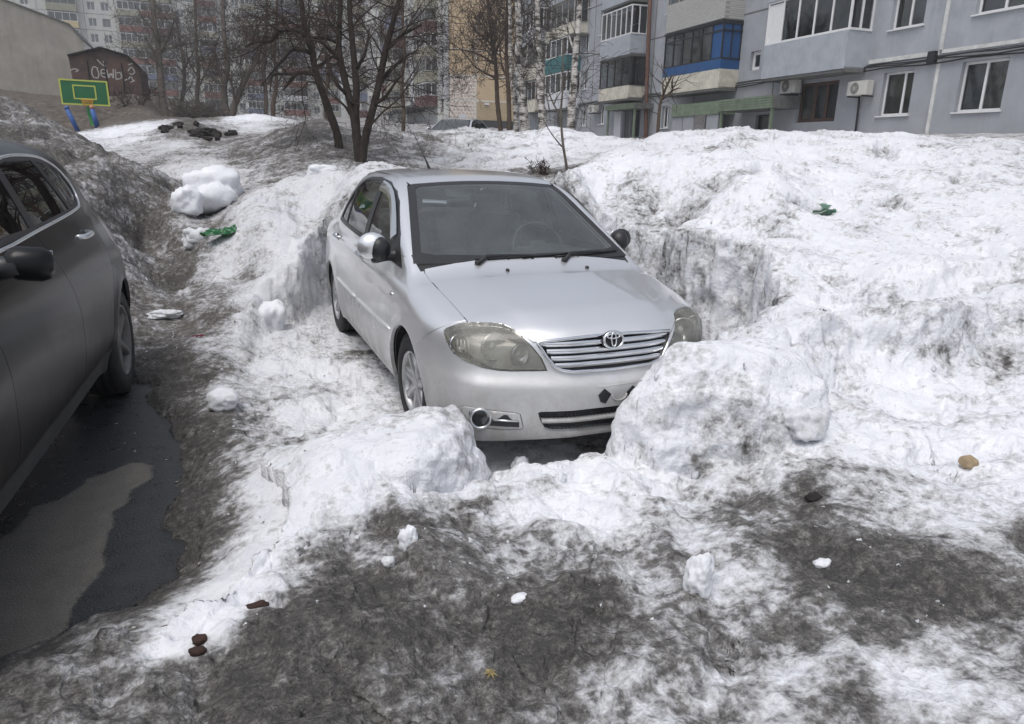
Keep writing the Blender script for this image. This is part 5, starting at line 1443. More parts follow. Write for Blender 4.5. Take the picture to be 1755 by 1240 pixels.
    # door mirrors
    for sg in (-1, 1):
        mb = bmesh.new()
        bmesh.ops.create_uvsphere(mb, u_segments=24, v_segments=14, radius=1, matrix=Matrix.Translation((sg * .885, .60, 1.015)) @ Euler((0, 0, sg * .22)).to_matrix().to_4x4() @ Matrix.Diagonal((.095, .075, .085, 1) if sg < 0 else (.078, .060, .072, 1)))
        for v in mb.verts:                      # flat glass side to the rear
            if v.co.y > .622:
                v.co.y = .622 + (v.co.y - .622) * .12
        mo = from_bm('door_mirror', mb, M['silver'] if sg < 0 else M['trim'], root, True)
        ab = bmesh.new()
        bm_tube(ab, catmull([(sg * .70, .56, .955), (sg * .77, .575, .958), (sg * .84, .585, .955), (sg * .90, .595, .945)], 4), [.045, .042, .040, .038, .036, .034, .034, .036, .038, .04, .04, .038, .03], 10)
        bmesh.ops.create_uvsphere(ab, u_segments=18, v_segments=10, radius=1, matrix=Matrix.Translation((sg * .850, .570, 1.002)) @ Matrix.Diagonal((.066, .070, .076, 1)))
        from_bm('mirror_foot', ab, M['trim'], mo, True)
        gb = bmesh.new()
        bmesh.ops.create_uvsphere(gb, u_segments=20, v_segments=10, radius=1, matrix=Matrix.Translation((sg * .885, .634, 1.015)) @ Matrix.Diagonal((.08, .006, .07, 1)))
        from_bm('mirror_glass', gb, M['chrome'], mo, True)
        # black sail at the front corner of the side window
        rb = bmesh.new()
        bmesh.ops.create_uvsphere(rb, u_segments=12, v_segments=8, radius=1, matrix=Matrix.Translation((sg * (F.W(.33) + float(F.prof(.764)) + .002), .33, .764)) @ Matrix.Diagonal((.010, .030, .016, 1)))
        from_bm('side_indicator', rb, M['dull_chrome'], root, True)
        # smoked wind deflector over the front side window
        vb = bmesh.new()
        rows = []
        for (y, z) in [(.60, 1.075), (.72, 1.17), (.847, 1.250), (.983, 1.310), (1.12, 1.342), (1.26, 1.358), (1.40, 1.366)]:
            gx = float(F.gw(z))
            dz = .055 if y > .9 else .03
            dy = 0.0 if y > .9 else .055
            rows.append([(sg * (gx + .002 - .015 * max(0, min(1, (1 - y) / .7))), y, z + .012), (sg * (float(F.gw(z - dz * .5)) + .016), y + dy * .5, z - dz * .5), (sg * (float(F.gw(z - dz)) + .012), y + dy, z - dz)])
        bm_grid(vb, rows)
        from_bm('wind_deflector', vb, M['tinted_glass'], root, True)
    # wipers
    def ws_pt(x, z):
        k = .80 / .417
        return .115 + (z - .948) * (k + .02) + .115 * (x / .7) ** 2
    for (xa, xb) in ((-.36, -.02), (.20, .50)):
        wb = bmesh.new()
        y = lambda x, z, o=.0: ws_pt(x, z) - o
        bl = [(x, y(x, .975 + .012 * (k / 10), .012), .975 + .012 * (k / 10)) for k, x in [(k, xb - .34 + .62 * k / 10) for k in range(11)] if abs(x) < .66]
        bm_tube(wb, bl, .0065, 6)
        bm_tube(wb, [(xa, y(xa, .955, .02), .955), (xa + .07, y(xa + .07, .985, .026), .990), (xa + .2, y(xa + .2, .988, .022), .990), (xb + .02, y(xb + .02, .982, .018), .984)], [.015, .011, .009, .007], 8)
        bmesh.ops.create_uvsphere(wb, u_segments=12, v_segments=8, radius=.018, matrix=Matrix.Translation((xa, y(xa, .955, .012), .957)))
        from_bm('wiper', wb, M['rubber'], root, True)
    for x in (-.209, .319):
        nb = bmesh.new()
        zt = float(F.hood(.07)) - .028 * (x / .65) ** 2 - .008 * (x / .65) ** 4
        bmesh.ops.create_uvsphere(nb, u_segments=10, v_segments=6, radius=1, matrix=Matrix.Translation((x, .045, zt + .006)) @ Matrix.Diagonal((.012, .016, .010, 1)))
        from_bm('washer_nozzle', nb, M['trim'], root, True)
    tube('antenna', [(-.19, 1.72, 1.455), (-.205, 1.80, 1.54), (-.245, 1.97, 1.72)], [.011, .005, .003], M['rubber'], root, 6)
    # roof drip channels
    for sg in (-1, 1):
        cb = bmesh.new()
        pts = []
        for k in range(17):
            y = 1.02 + 1.35 * k / 16
            x = .535 + .02 * math.sin(math.pi * k / 16)
            pts.append((sg * x, y, float(F.roofc(y)) - .030 * (x / .55) ** 2 - .001 - .012))
        bm_tube(cb, pts, .006, 6)
        from_bm('roof_channel', cb, M['rubber'], root, True)
    bm.free()
    return root
# ------------------------------------------------------------------ building materials
def plaster(name, col, var=.12, streak=.25, dark=(.16, .16, .165)):
    m, nt, b = new_mat(name)
    v = coords(nt)
    n1 = noise(nt, 1.3, 6, .65, v, .3)
    n2 = noise(nt, 26, 4, .7, v)
    st = noise(nt, 3.0, 5, .6, coords(nt, 'Object', (1, 1, .12)))
    c = ramp(nt, n1, [(.25, tuple(q * (1 - var) for q in col)), (.75, tuple(min(1, q * (1 + var)) for q in col))])
    k = ramp(nt, st, [(.52, (0, 0, 0)), (.78, (1, 1, 1))])
    c = mixc(nt, math_n(nt, 'MULTIPLY', k, streak), c, dark)
    c = mixc(nt, math_n(nt, 'MULTIPLY', n2, .25), c, tuple(q * .72 for q in col))
    nt.links.new(c, b.inputs['Base Color'])
    b.inputs['Roughness'].default_value = .9
    b.inputs['Specular IOR Level'].default_value = .2
    bump(nt, b, n2, .4, .02)
    return m

def brick_mat(name, c1, c2, mortar, bw, bh, msize=.02, axis='XZ', fade=.3):
    m, nt, b = new_mat(name)
    t = nt.nodes.new('ShaderNodeTexCoord')
    sp = nt.nodes.new('ShaderNodeSeparateXYZ')
    nt.links.new(t.outputs['Object'], sp.inputs[0])
    cb = nt.nodes.new('ShaderNodeCombineXYZ')
    nt.links.new(sp.outputs[axis[0]], cb.inputs[0])
    nt.links.new(sp.outputs[axis[1]], cb.inputs[1])
    br = nt.nodes.new('ShaderNodeTexBrick')
    br.inputs['Color1'].default_value = (*c1, 1)
    br.inputs['Color2'].default_value = (*c2, 1)
    br.inputs['Mortar'].default_value = (*mortar, 1)
    br.inputs['Scale'].default_value = 1.0
    br.inputs['Brick Width'].default_value = bw
    br.inputs['Row Height'].default_value = bh
    br.inputs['Mortar Size'].default_value = msize
    nt.links.new(cb.outputs[0], br.inputs['Vector'])
    n1 = noise(nt, .8, 5, .6, t.outputs['Object'])
    c = mixc(nt, math_n(nt, 'MULTIPLY', n1, fade), br.outputs['Color'], mortar)
    nt.links.new(c, b.inputs['Base Color'])
    b.inputs['Roughness'].default_value = .9
    return m

def ribbed(name, col, pitch=.11, axis='Y', rough=.55):
    m, nt, b = new_mat(name)
    v = coords(nt)
    sp = nt.nodes.new('ShaderNodeSeparateXYZ')
    nt.links.new(v, sp.inputs[0])
    w = math_n(nt, 'FRACT', math_n(nt, 'DIVIDE', sp.outputs[axis], pitch))
    h = ramp(nt, w, [(.0, (0, 0, 0)), (.12, (1, 1, 1)), (.55, (1, 1, 1)), (.67, (0, 0, 0))])
    n1 = noise(nt, 2.5, 5, .6, v)
    c = ramp(nt, n1, [(.3, tuple(q * .86 for q in col)), (.7, tuple(min(1, q * 1.1) for q in col))])
    nt.links.new(c, b.inputs['Base Color'])
    b.inputs['Roughness'].default_value = rough
    bump(nt, b, h, .6, .02)
    return m

B = {}
B['panel'] = plaster('grey_panel_render', (.40, .42, .45), .18, .42, (.20, .20, .205))
B['panel_low'] = plaster('grey_plinth_render', (.37, .385, .41))
B['white_frame'] = simple_mat('white_window_frame', (.78, .78, .78), .45, var=.06)
B['brown_frame'] = simple_mat('brown_window_frame', (.085, .048, .035), .5, var=.2)
B['old_frame'] = simple_mat('weathered_window_frame', (.42, .40, .36), .7, var=.2)
B['pane'] = glass_mat('dark_window_pane', (.52, .56, .58), .03, .09)
B['dark_room'] = simple_mat('unlit_room', (.10, .105, .11), .9, var=.4, scale=.9)
B['curtain'] = simple_mat('pale_curtain', (.42, .40, .34), .9, var=.2, scale=2)
B['blue'] = simple_mat('blue_sheet_metal', (.018, .085, .235), .45, var=.15, scale=1.5)
B['black_metal'] = simple_mat('black_metal', (.02, .02, .022), .5)
B['cream'] = simple_mat('stained_cream_panel', (.60, .57, .48), .8, var=.25, scale=3, bmp=.2, bscale=30)
B['slab'] = simple_mat('balcony_slab', (.14, .14, .135), .9, var=.3)
B['grey_siding'] = ribbed('grey_siding', (.42, .45, .49))
B['teal'] = ribbed('teal_sheet_metal', (.035, .16, .17))
B['white_panel'] = simple_mat('white_panel', (.66, .67, .70), .6, var=.1)
B['green'] = simple_mat('green_canopy_metal', (.17, .215, .15), .55, var=.3, scale=4)
B['sealant'] = simple_mat('pale_joint_sealant', (.62, .62, .60), .85, var=.25, scale=5)
B['cable'] = simple_mat('black_cable', (.015, .015, .016), .6)
B['gas_pipe'] = simple_mat('brown_gas_pipe', (.13, .065, .045), .6, var=.3)
B['drain'] = simple_mat('weathered_pipe', (.32, .29, .27), .7, var=.4, scale=5)
B['ac'] = simple_mat('off_white_ac_casing', (.60, .59, .55), .5, var=.1)
B['white_brick'] = brick_mat('white_silicate_brick', (.52, .51, .48), (.45, .44, .42), (.30, .30, .29), .26, .09, .012, 'YZ')
B['burgundy'] = ribbed('burgundy_sheet', (.12, .042, .045))
B['red'] = ribbed('red_brown_sheet', (.21, .080, .062), axis='X')
B['olive'] = simple_mat('olive_beige_panel', (.30, .29, .22), .8, var=.2, scale=2)
B['c_wall'] = plaster('pale_panel_render', (.60, .60, .57))
B['b_wall'] = plaster('mottled_panel_render', (.46, .46, .46), .2)
B['orange_brick'] = brick_mat('orange_facing_brick', (.60, .42, .22), (.53, .36, .19), (.58, .48, .35), .50, .22, .03, 'XZ', .35)
B['ochre_brick'] = brick_mat('ochre_facing_brick', (.46, .34, .18), (.40, .29, .155), (.48, .40, .28), .50, .22, .03, 'XZ', .3)
B['pink_tile'] = brick_mat('pink_white_tile', (.56, .42, .32), (.62, .50, .40), (.74, .70, .66), .42, .36, .055, 'XZ', .2)
B['white_band'] = simple_mat('pale_cement_band', (.66, .63, .57), .9, var=.15)
B['plinth'] = simple_mat('dark_plinth', (.045, .045, .048), .9, var=.3)
B['violet'] = simple_mat('blue_violet_panel', (.14, .16, .24), .6, var=.15)
B['yellow'] = simple_mat('yellow_insulation', (.56, .46, .26), .8, var=.15)

class Frame:
    """a facade: along-axis s, height z, outwards d"""
    def __init__(self, O, ang, flip=1):
        self.O = Vector(O); self.a = ang
        self.al = Vector((math.sin(ang), math.cos(ang), 0))
        self.no = Vector((-math.cos(ang), math.sin(ang), 0)) * flip
    def p(self, s, z, d=0.0):
        return self.O + self.al * s + self.no * d + Vector((0, 0, z))
    def quad(self, bm, s0, s1, z0, z1, d=0.0):
        v = [bm.verts.new(self.p(s, z, d)) for s, z in ((s0, z0), (s0, z1), (s1, z1), (s1, z0))]
        return bm.faces.new(v)
    def block(self, bm, s0, s1, z0, z1, d0, d1):
        P = [bm.verts.new(self.p(s, z, d)) for s in (s0, s1) for z in (z0, z1) for d in (d0, d1)]
        for f in ((0, 1, 3, 2), (4, 6, 7, 5), (0, 4, 5, 1), (2, 3, 7, 6), (0, 2, 6, 4), (1, 5, 7, 3)):
            bm.faces.new([P[i] for i in f])

def wall_piece(fr, name, s0, s1, z0, z1, holes, mat, parent, thick=.30, gap=.012):
    """one concrete panel with its window openings cut through and their reveals"""
    s0, s1, z0, z1 = s0 + gap, s1 - gap, z0 + gap, z1 - gap
    H = [(max(a, s0), min(b, s1), max(c, z0), min(d, z1)) for a, b, c, d in holes if a < s1 and b > s0 and c < z1 and d > z0]
    S = sorted({s0, s1, *[h[0] for h in H], *[h[1] for h in H]})
    Z = sorted({z0, z1, *[h[2] for h in H], *[h[3] for h in H]})
    bm = bmesh.new()
    for i in range(len(S) - 1):
        for j in range(len(Z) - 1):
            cs, cz = (S[i] + S[i + 1]) / 2, (Z[j] + Z[j + 1]) / 2
            if not any(h[0] < cs < h[1] and h[2] < cz < h[3] for h in H):
                fr.quad(bm, S[i], S[i + 1], Z[j], Z[j + 1])
    def strip(sa, za, sb, zb):
        v = [bm.verts.new(fr.p(s, z, d)) for s, z, d in ((sa, za, 0), (sb, zb, 0), (sb, zb, -thick), (sa, za, -thick))]
        bm.faces.new(v)
    for h in H:
        for q in ((h[0], h[2], h[1], h[2]), (h[1], h[2], h[1], h[3]), (h[1], h[3], h[0], h[3]), (h[0], h[3], h[0], h[2])):
            strip(*q)
    for q in ((s0, z0, s0, z1), (s0, z1, s1, z1), (s1, z1, s1, z0), (s1, z0, s0, z0)):
        strip(*q)
    bmesh.ops.recalc_face_normals(bm, faces=bm.faces)
    return from_bm(name, bm, mat, parent)

def window(fr, parent, s0, s1, z0, z1, fmat, panes=(.5,), deep=.14, fw=.07, sill=True, fill='dark_room', name='window', curtain=None):
    """frame as the part, panes and sill as sub-parts"""
    bm = bmesh.new()
    d0, d1 = -deep - .06, -deep
    fr.block(bm, s0, s0 + fw, z0, z1, d0, d1); fr.block(bm, s1 - fw, s1, z0, z1, d0, d1)
    fr.block(bm, s0 + fw, s1 - fw, z0, z0 + fw, d0, d1); fr.block(bm, s0 + fw, s1 - fw, z1 - fw, z1, d0, d1)
    cuts = [s0 + fw] + [s0 + (s1 - s0) * q for q in panes] + [s1 - fw]
    for q in cuts[1:-1]:
        fr.block(bm, q - fw * .55, q + fw * .55, z0 + fw, z1 - fw, d0, d1 + .002)
    w = from_bm(name, bm, fmat, parent)
    for i in range(len(cuts) - 1):
        a = cuts[i] + (fw * .55 if i else 0); b_ = cuts[i + 1] - (fw * .55 if i < len(cuts) - 2 else 0)
        pb = bmesh.new(); fr.quad(pb, a, b_, z0 + fw, z1 - fw, -deep - .03)
        from_bm('pane', pb, B['pane'], w)
    bb = bmesh.new()
    fr.quad(bb, s0, s1, z0, z1, -deep - .45)
    for q in ((s0, z0, s1, z0), (s0, z1, s1, z1), (s0, z0, s0, z1), (s1, z0, s1, z1)):
        v = [bb.verts.new(fr.p(s, z, d)) for s, z, d in ((q[0], q[1], -deep - .062), (q[2], q[3], -deep - .062), (q[2], q[3], -deep - .45), (q[0], q[1], -deep - .45))]
        bb.faces.new(v)
    from_bm('room', bb, B[fill], w)
    if curtain is None and fr is FA and name == 'window' and random.random() < .7:
        curtain = random.choice(((0, .32), (.66, 1.0), (0, 1.0), (0, .5)))
    if curtain:
        cb = bmesh.new()
        ca, cz = s0 + (s1 - s0) * curtain[0], s0 + (s1 - s0) * curtain[1]
        n = 14
        for i in range(n):
            a, b_ = ca + (cz - ca) * i / n, ca + (cz - ca) * (i + 1) / n
            v = [cb.verts.new(fr.p(s, z, -deep - .14 - .03 * math.sin(k * 1.9))) for s, z, k in ((a, z0, i), (a, z1, i), (b_, z1, i + 1), (b_, z0, i + 1))]
            cb.faces.new(v)
        from_bm('curtain', cb, B['curtain'], w)
    if sill:
        sb = bmesh.new(); fr.block(sb, s0 - .07, s1 + .07, z0 - .045, z0 - .005, -deep, .07)
        from_bm('sill', sb, B['white_frame'] if fmat is not B['brown_frame'] else fmat, w)
    return w

def balcony(fr, parent, s0, s1, zs, parapet, out=1.0, glaze=None, name='balcony'):
    """slab as the part; parapet boards, frames, panes are its sub-parts.
    parapet: list of (z0, z1, material); glaze: dict(z0, z1, n, frame, solid, pane)"""
    bm = bmesh.new()
    fr.block(bm, s0, s1, zs - .16, zs, 0, out - .03)
    o = from_bm(name, bm, B['slab'], parent)
    for (z0, z1, mat) in parapet:
        for (a, b_, d0, d1) in ((s0, s1, out - .05, out), (s0, s0 + .05, 0.0, out - .05), (s1 - .05, s1, 0.0, out - .05)):
            pb = bmesh.new(); fr.block(pb, a, b_, z0, z1, d0, d1)
            from_bm('parapet', pb, mat, o)
    if glaze:
        z0, z1, n, fm = glaze['z0'], glaze['z1'], glaze['n'], glaze['frame']
        fw = glaze.get('fw', .06)
        fb = bmesh.new()
        for k in range(n + 1):
            s = s0 + .03 + (s1 - s0 - .06) * k / n
            fr.block(fb, s - fw / 2, s + fw / 2, z0, z1, out - .07, out - .01)
        for zz in (z0, z1 - fw) + ((z0 + (z1 - z0) * .76,) if glaze.get('transom') else ()):
            fr.block(fb, s0, s1, zz, zz + fw, out - .068, out - .008)
            for s in (s0, s1):
                fr.block(fb, s - .03, s + .03, zz, zz + fw, .0, out - .07)
        for s in (s0 + .03, s1 - .03):
            for d in (.03, out * .5):
                fr.block(fb, s - fw / 2, s + fw / 2, z0, z1, d - fw / 2, d + fw / 2)
        from_bm('glazing_frame', fb, fm, o)
        solid = glaze.get('solid', ())
        for k in range(n):
            a, b_ = s0 + .03 + (s1 - s0 - .06) * k / n + fw / 2, s0 + .03 + (s1 - s0 - .06) * (k + 1) / n - fw / 2
            pb = bmesh.new(); fr.quad(pb, a, b_, z0 + fw, z1 - fw, out - .04)
            from_bm('pane' if k not in solid else 'blind_panel', pb, glaze.get('solid_mat', B['white_frame']) if k in solid else B['pane'], o)
        for s, key in ((s0 + .03, 'near'), (s1 - .03, 'far')):
            pb = bmesh.new()
            v = [pb.verts.new(fr.p(s, z, d)) for z, d in ((z0, 0), (z1, 0), (z1, out - .07), (z0, out - .07))]
            pb.faces.new(v)
            from_bm('side_pane', pb, glaze.get(key, B['pane']), o)
        # glimpse of the room wall and hanging things behind the glass
        rb = bmesh.new(); fr.quad(rb, s0 + .1, s1 - .1, zs + .05, z1, .05)
        from_bm('balcony_back', rb, glaze.get('back', B['dark_room']), o)
        if glaze.get('roof', True):
            rb = bmesh.new(); fr.block(rb, s0 - .02, s1 + .02, z1 + .002, z1 + .09, 0, out + .04)
            from_bm('balcony_roof', rb, glaze.get('roofmat', B['slab']), o)
    return o

# ------------------------------------------------------------------ the grey five-storey block on the right
FA = Frame((20, 15, 0), math.radians(3))

def build_grey_block():
    root = thing('apartment_block', 'long grey panel block with blue, teal and grey balconies rising behind the right snow bank', 'apartment block')
    def P(o):                       # keep world placement while parenting to the block
        return o
    rootm = root
    zf = [1.0, 4.80, 7.55, 10.30, 13.05]
    sb = [-13.5, -7.6, -1.55, 6.3, 12.1, 16.3, 19.0, 23.65, 29.6, 34.4, 38.3]
    holes = []
    def W(s0, s1, z0, z1, *a, **k):
        holes.append((min(s0, s1), max(s0, s1), z0, z1)); wins.append((min(s0, s1), max(s0, s1), z0, z1, a, k))
    wins = []
    WF, BF, OF = B['white_frame'], B['brown_frame'], B['old_frame']
    W(-.68, .57, 3.08, 4.48, WF, (.36,), curtain=(.0, 1.0))
    W(-3.9, -2.40, 3.08, 4.52, WF, (.5,))
    W(-.70, .62, 5.83, 7.25, WF, (.5,))
    W(-4.2, -2.5, 5.83, 7.25, WF, (.5,))
    W(2.60, 4.72, 2.98, 4.44, BF, (.33, .62), sill=False, fw=.13)
    W(7.35, 8.0, 5.22, 5.98, WF, (), sill=False, fw=.14)
    W(14.3, 15.0, 3.02, 4.12, WF, (.5,))
    W(6.1, 7.2, 1.3, 3.38, B['black_metal'], (), sill=False, name='entrance_door')
    W(17.3, 18.4, 1.3, 4.05, B['black_metal'], (.5,), sill=False, name='entrance_door')
    W(24.45, 25.2, 3.40, 4.40, WF, (.5,)); W(24.42, 25.2, 5.62, 6.66, WF, (.5,)); W(24.46, 25.2, 7.86, 8.9, WF, (.5,)); W(24.46, 25.2, 10.4, 11.5, WF, (.5,))
    W(21.8, 22.45, 3.42, 4.54, WF, (.5,))
    W(26.3, 27.1, 3.3, 4.35, OF, (.5,)); W(31.2, 32.0, 3.3, 4.35, OF, (.5,)); W(28.2, 29.1, 3.3, 4.3, OF, (.5,))
    for s in (-12.5, -9.5, -6.8):
        for z in (3.08, 5.83, 8.58, 11.33):
            W(s, s + 1.5, z, z + 1.42, WF, (.5,))
    for s in (-3.9, -.68, 2.6, 7.2, 10.2, 13.8, 17.6, 21.5, 26.0, 31.0, 36.0):
        for z in (8.58, 11.33):
            if not (s in (24.5,)):
                W(s + (.3 if s > 12 else 0), s + 1.45, z, z + 1.4, WF if int(s * 3) % 3 else OF, (.5,))
    for s, z in ((2.4, 5.6), (4.0, 5.6), (9.6, 5.6), (11.5, 5.6), (18.2, 5.4), (19.6, 5.4), (26.4, 5.5), (28.0, 5.5), (31.6, 5.5), (33.0, 5.5)):
        W(s, s + .95, z, z + 1.35, OF, (), sill=False)
    for i in range(len(sb) - 1):
        for j in range(len(zf) - 1):
            wall_piece(FA, 'wall_panel', sb[i], sb[i + 1], zf[j], zf[j + 1], holes, B['panel'] if j else B['panel_low'], rootm)
    for w in wins:
        window(FA, rootm, *w[:4], *w[4], **w[5])
    # joints filled with pale sealant, thick where they were patched
    def strip(s0, s1, z0, z1, mat=B['sealant'], d=.03, name='joint_strip'):
        bm = bmesh.new(); FA.block(bm, s0, s1, z0, z1, -.05, d)
        return from_bm(name, bm, mat, rootm)
    strip(-1.62, -1.50, 1.2, 4.74); strip(-1.60, -1.47, 4.98, 13)
    strip(-1.50, 1.30, 4.83, 4.96); strip(-12, -1.60, 4.86, 4.97)
    for s in sb[3:-1]:
        strip(s - .035, s + .035, 1.2, 13, B['slab'], .004)
    for z in zf[1:4]:
        strip(6.2, 38.2, z - .03, z + .03, B['slab'], .006)
    bm = bmesh.new(); FA.block(bm, -13.6, 38.35, .2, 13.1, -11.5, -.34)
    from_bm('block_core', bm, B['panel_low'], rootm)
    bm = bmesh.new(); FA.block(bm, -13.6, 38.4, 13.1, 13.4, -11.6, .25)
    from_bm('roof_edge', bm, B['slab'], rootm)
    gs, cr = B['grey_siding'], B['cream']
    balcony(FA, rootm, 1.42, 5.85, 4.72, [(4.66, 5.90, gs)], 1.0, dict(z0=5.90, z1=7.45, n=5, frame=WF, solid=(4,), fw=.075, roofmat=gs))
    balcony(FA, rootm, 1.42, 5.85, 7.50, [(7.44, 8.62, gs)], 1.0, dict(z0=8.62, z1=10.1, n=5, frame=WF, fw=.075))
    balcony(FA, rootm, 8.75, 13.55, 4.60, [(4.55, 5.33, cr), (5.333, 5.74, B['blue'])], 1.0,
            dict(z0=5.74, z1=7.22, n=6, frame=B['black_metal'], solid=(0,), solid_mat=B['blue'], near=B['blue'], transom=True, roofmat=B['black_metal'], back=B['curtain']))
    balcony(FA, rootm, 8.75, 13.55, 7.36, [(7.36, 8.55, B['white_brick'])], 1.0, dict(z0=8.55, z1=10.0, n=5, frame=OF))
    balcony(FA, rootm, 17.05, 20.65, 4.66, [(4.60, 5.27, cr)], 1.0, dict(z0=5.27, z1=6.75, n=4, frame=B['black_metal'], roof=False))
    balcony(FA, rootm, 17.15, 20.75, 6.92, [(6.86, 7.86, gs)], 1.0, dict(z0=7.86, z1=9.3, n=6, frame=WF, roof=False))
    balcony(FA, rootm, 17.15, 20.75, 9.6, [(9.54, 10.6, gs)], 1.0, None)
    balcony(FA, rootm, 25.5, 29.2, 4.56, [(4.50, 5.50, B['white_panel'])], 1.0, dict(z0=5.50, z1=6.75, n=4, frame=WF, roof=False))
    balcony(FA, rootm, 25.6, 29.25, 6.86, [(6.80, 7.74, B['teal'])], 1.0, dict(z0=7.74, z1=8.85, n=4, frame=WF, roof=False))
    balcony(FA, rootm, 24.7, 29.4, 8.96, [(8.90, 9.52, cr)], 1.0, dict(z0=9.52, z1=10.9, n=5, frame=OF))
    balcony(FA, rootm, 31.0, 34.1, 6.80, [(6.74, 7.70, cr), (7.70, 8.95, B['slab'])], 1.0, None)
    balcony(FA, rootm, 31.0, 34.1, 4.60, [(4.50, 5.30, cr)], 1.0, dict(z0=5.30, z1=6.6, n=4, frame=OF))
    balcony(FA, rootm, 31.0, 34.1, 9.2, [(9.1, 10.0, gs)], 1.0, dict(z0=10.0, z1=11.4, n=4, frame=WF))
    # entrance canopies
    def canopy(s0, s1, z0, z1, out):
        bm = bmesh.new(); FA.block(bm, s0, s1, z0, z1, 0, out - .05)
        c = from_bm('entrance_canopy', bm, B['slab'], rootm)
        for k in range(5):
            zz = z0 + (z1 - z0) * k / 5
            bm = bmesh.new(); FA.block(bm, s0, s1, zz + .008, zz + (z1 - z0) / 5 - .008, out - .05, out)
            from_bm('fascia_slat', bm, B['green'], c)
        for s in (s0 + .15, s1 - .15):
            bm = bmesh.new(); FA.block(bm, s - .05, s + .05, 1.2, z0, out - .2, out - .1)
            from_bm('canopy_post', bm, B['green'], c)
        return c
    canopy(4.6, 8.2, 3.50, 3.98, 1.3)
    canopy(15.9, 19.3, 4.02, 4.30, 1.2)
    bm = bmesh.new(); FA.block(bm, 8.7, 12.6, 3.45, 4.0, 0, .9)
    v = from_bm('glazed_porch', bm, B['green'], rootm)
    for k in range(4):
        a = 8.7 + 3.9 * k / 4
        bm = bmesh.new(); FA.block(bm, a + .04, a + .935, 1.3, 3.44, .78, .84)
        from_bm('porch_panel', bm, B['panel_low'] if k != 1 else B['pane'], v)
    bm = bmesh.new(); FA.block(bm, 18.5, 19.3, 1.3, 4.0, .5, .58)
    from_bm('porch_panel', bm, B['white_panel'], v)
    # things fixed to the wall
    gp = [FA.p(16.55, 11.5, .3), FA.p(16.5, 8.6, .3), FA.p(16.3, 5.5, .3), FA.p(16.05, 2.9, .3), FA.p(16.0, 1.2, .3)]
    tag(tube('gas_pipe', gp, [.11] * 5, B['gas_pipe'], None, 10), 'tall brown gas pipe standing left of the blue glazed balcony', 'pipe')
    ap = [FA.p(1.46, 3.80, .08), FA.p(1.42, 3.2, .08), FA.p(1.36, 1.4, .08)]
    tag(tube('drain_pipe', ap, [.035] * 3, B['cable'], None, 8), 'thin dark hose running down the grey wall under the right air conditioner', 'pipe')
    cb = bmesh.new()
    for k, (dz, dd) in enumerate(((0, .09), (.07, .07), (-.06, .08))):
        pts = []
        for i in range(60):
            s = -12 + 50 * i / 59
            z = 4.70 + dz + .03 * math.sin(i * 1.7 + k) - .04 * abs(math.sin(s * .25 + k))
            pts.append(FA.p(s, z, dd))
        bm_tube(cb, pts, .022, 6)
    tag(from_bm('wall_cable', cb, B['cable']), 'bundle of black cables strung along the grey wall above the ground floor windows', 'cable')
    jb = bmesh.new(); FA.block(jb, -1.47, -1.20, 4.60, 4.95, .0, .16)
    o = from_bm('junction_box', jb, B['black_metal']); tag(o, 'small black junction box on the cables beside the white wall joint', 'junction box')
    def ac(s0, s1, z0, z1, lab):
        t = thing('air_conditioner', lab, 'air conditioner', FA.p((s0 + s1) / 2, z0, .05), 0, 'air conditioners on the grey wall')
        t.matrix_world = Matrix.Translation(FA.p((s0 + s1) / 2, z0, .05))
        inv = t.matrix_world.inverted()
        def put(name, bm, mat, par=None):
            bm.transform(inv)
            return from_bm(name, bm, mat, par or t)
        bm = bmesh.new(); FA.block(bm, s0, s1, z0, z1, .14, .46)
        bmesh.ops.bevel(bm, geom=bm.edges[:], offset=.02, segments=2, affect='EDGES')
        case = put('casing', bm, B['ac'])
        bm = bmesh.new()
        c = FA.p(s0 + (s1 - s0) * .60, (z0 + z1) / 2, .468)
        r = min((z1 - z0) * .40, (s1 - s0) * .36)
        ring = []
        e1, e2 = FA.al, Vector((0, 0, 1))
        vs1 = [bm.verts.new(c + e1 * r * math.cos(a) + e2 * r * math.sin(a)) for a in [2 * math.pi * k / 24 for k in range(24)]]
        bm.faces.new(vs1)
        fan = put('fan_opening', bm, B['black_metal'])
        bm = bmesh.new()
        for q in (.3, .6, .9):
            bm_tube(bm, [c + FA.no * .012 + e1 * r * q * math.cos(a) + e2 * r * q * math.sin(a) for a in [2 * math.pi * k / 20 for k in range(21)]], .006, 4, False)
        for k in range(6):
            a = math.pi * k / 6
            bm_tube(bm, [c + FA.no * .012 + (e1 * math.cos(a) + e2 * math.sin(a)) * r * s for s in (-1, 1)], .005, 4)
        put('fan_guard', bm, B['ac'], fan)
        for s in (s0 + .12, s1 - .12):
            bm = bmesh.new(); FA.block(bm, s - .02, s + .02, z0 - .05, z0 - .005, -.05, .5)
            put('bracket', bm, B['black_metal'])
    ac(4.45, 5.32, 4.08, 4.62, 'white air conditioner tucked under the grey balcony left of the brown window')
    ac(.80, 1.70, 3.78, 4.26, 'white air conditioner on the bare grey wall between the brown and the white window')
    ac(22.3, 23.15, 4.10, 4.53, 'small white air conditioner by the far ground floor windows left of the brown gas pipe')
    return settle(root, FA.p(12, 1.2))

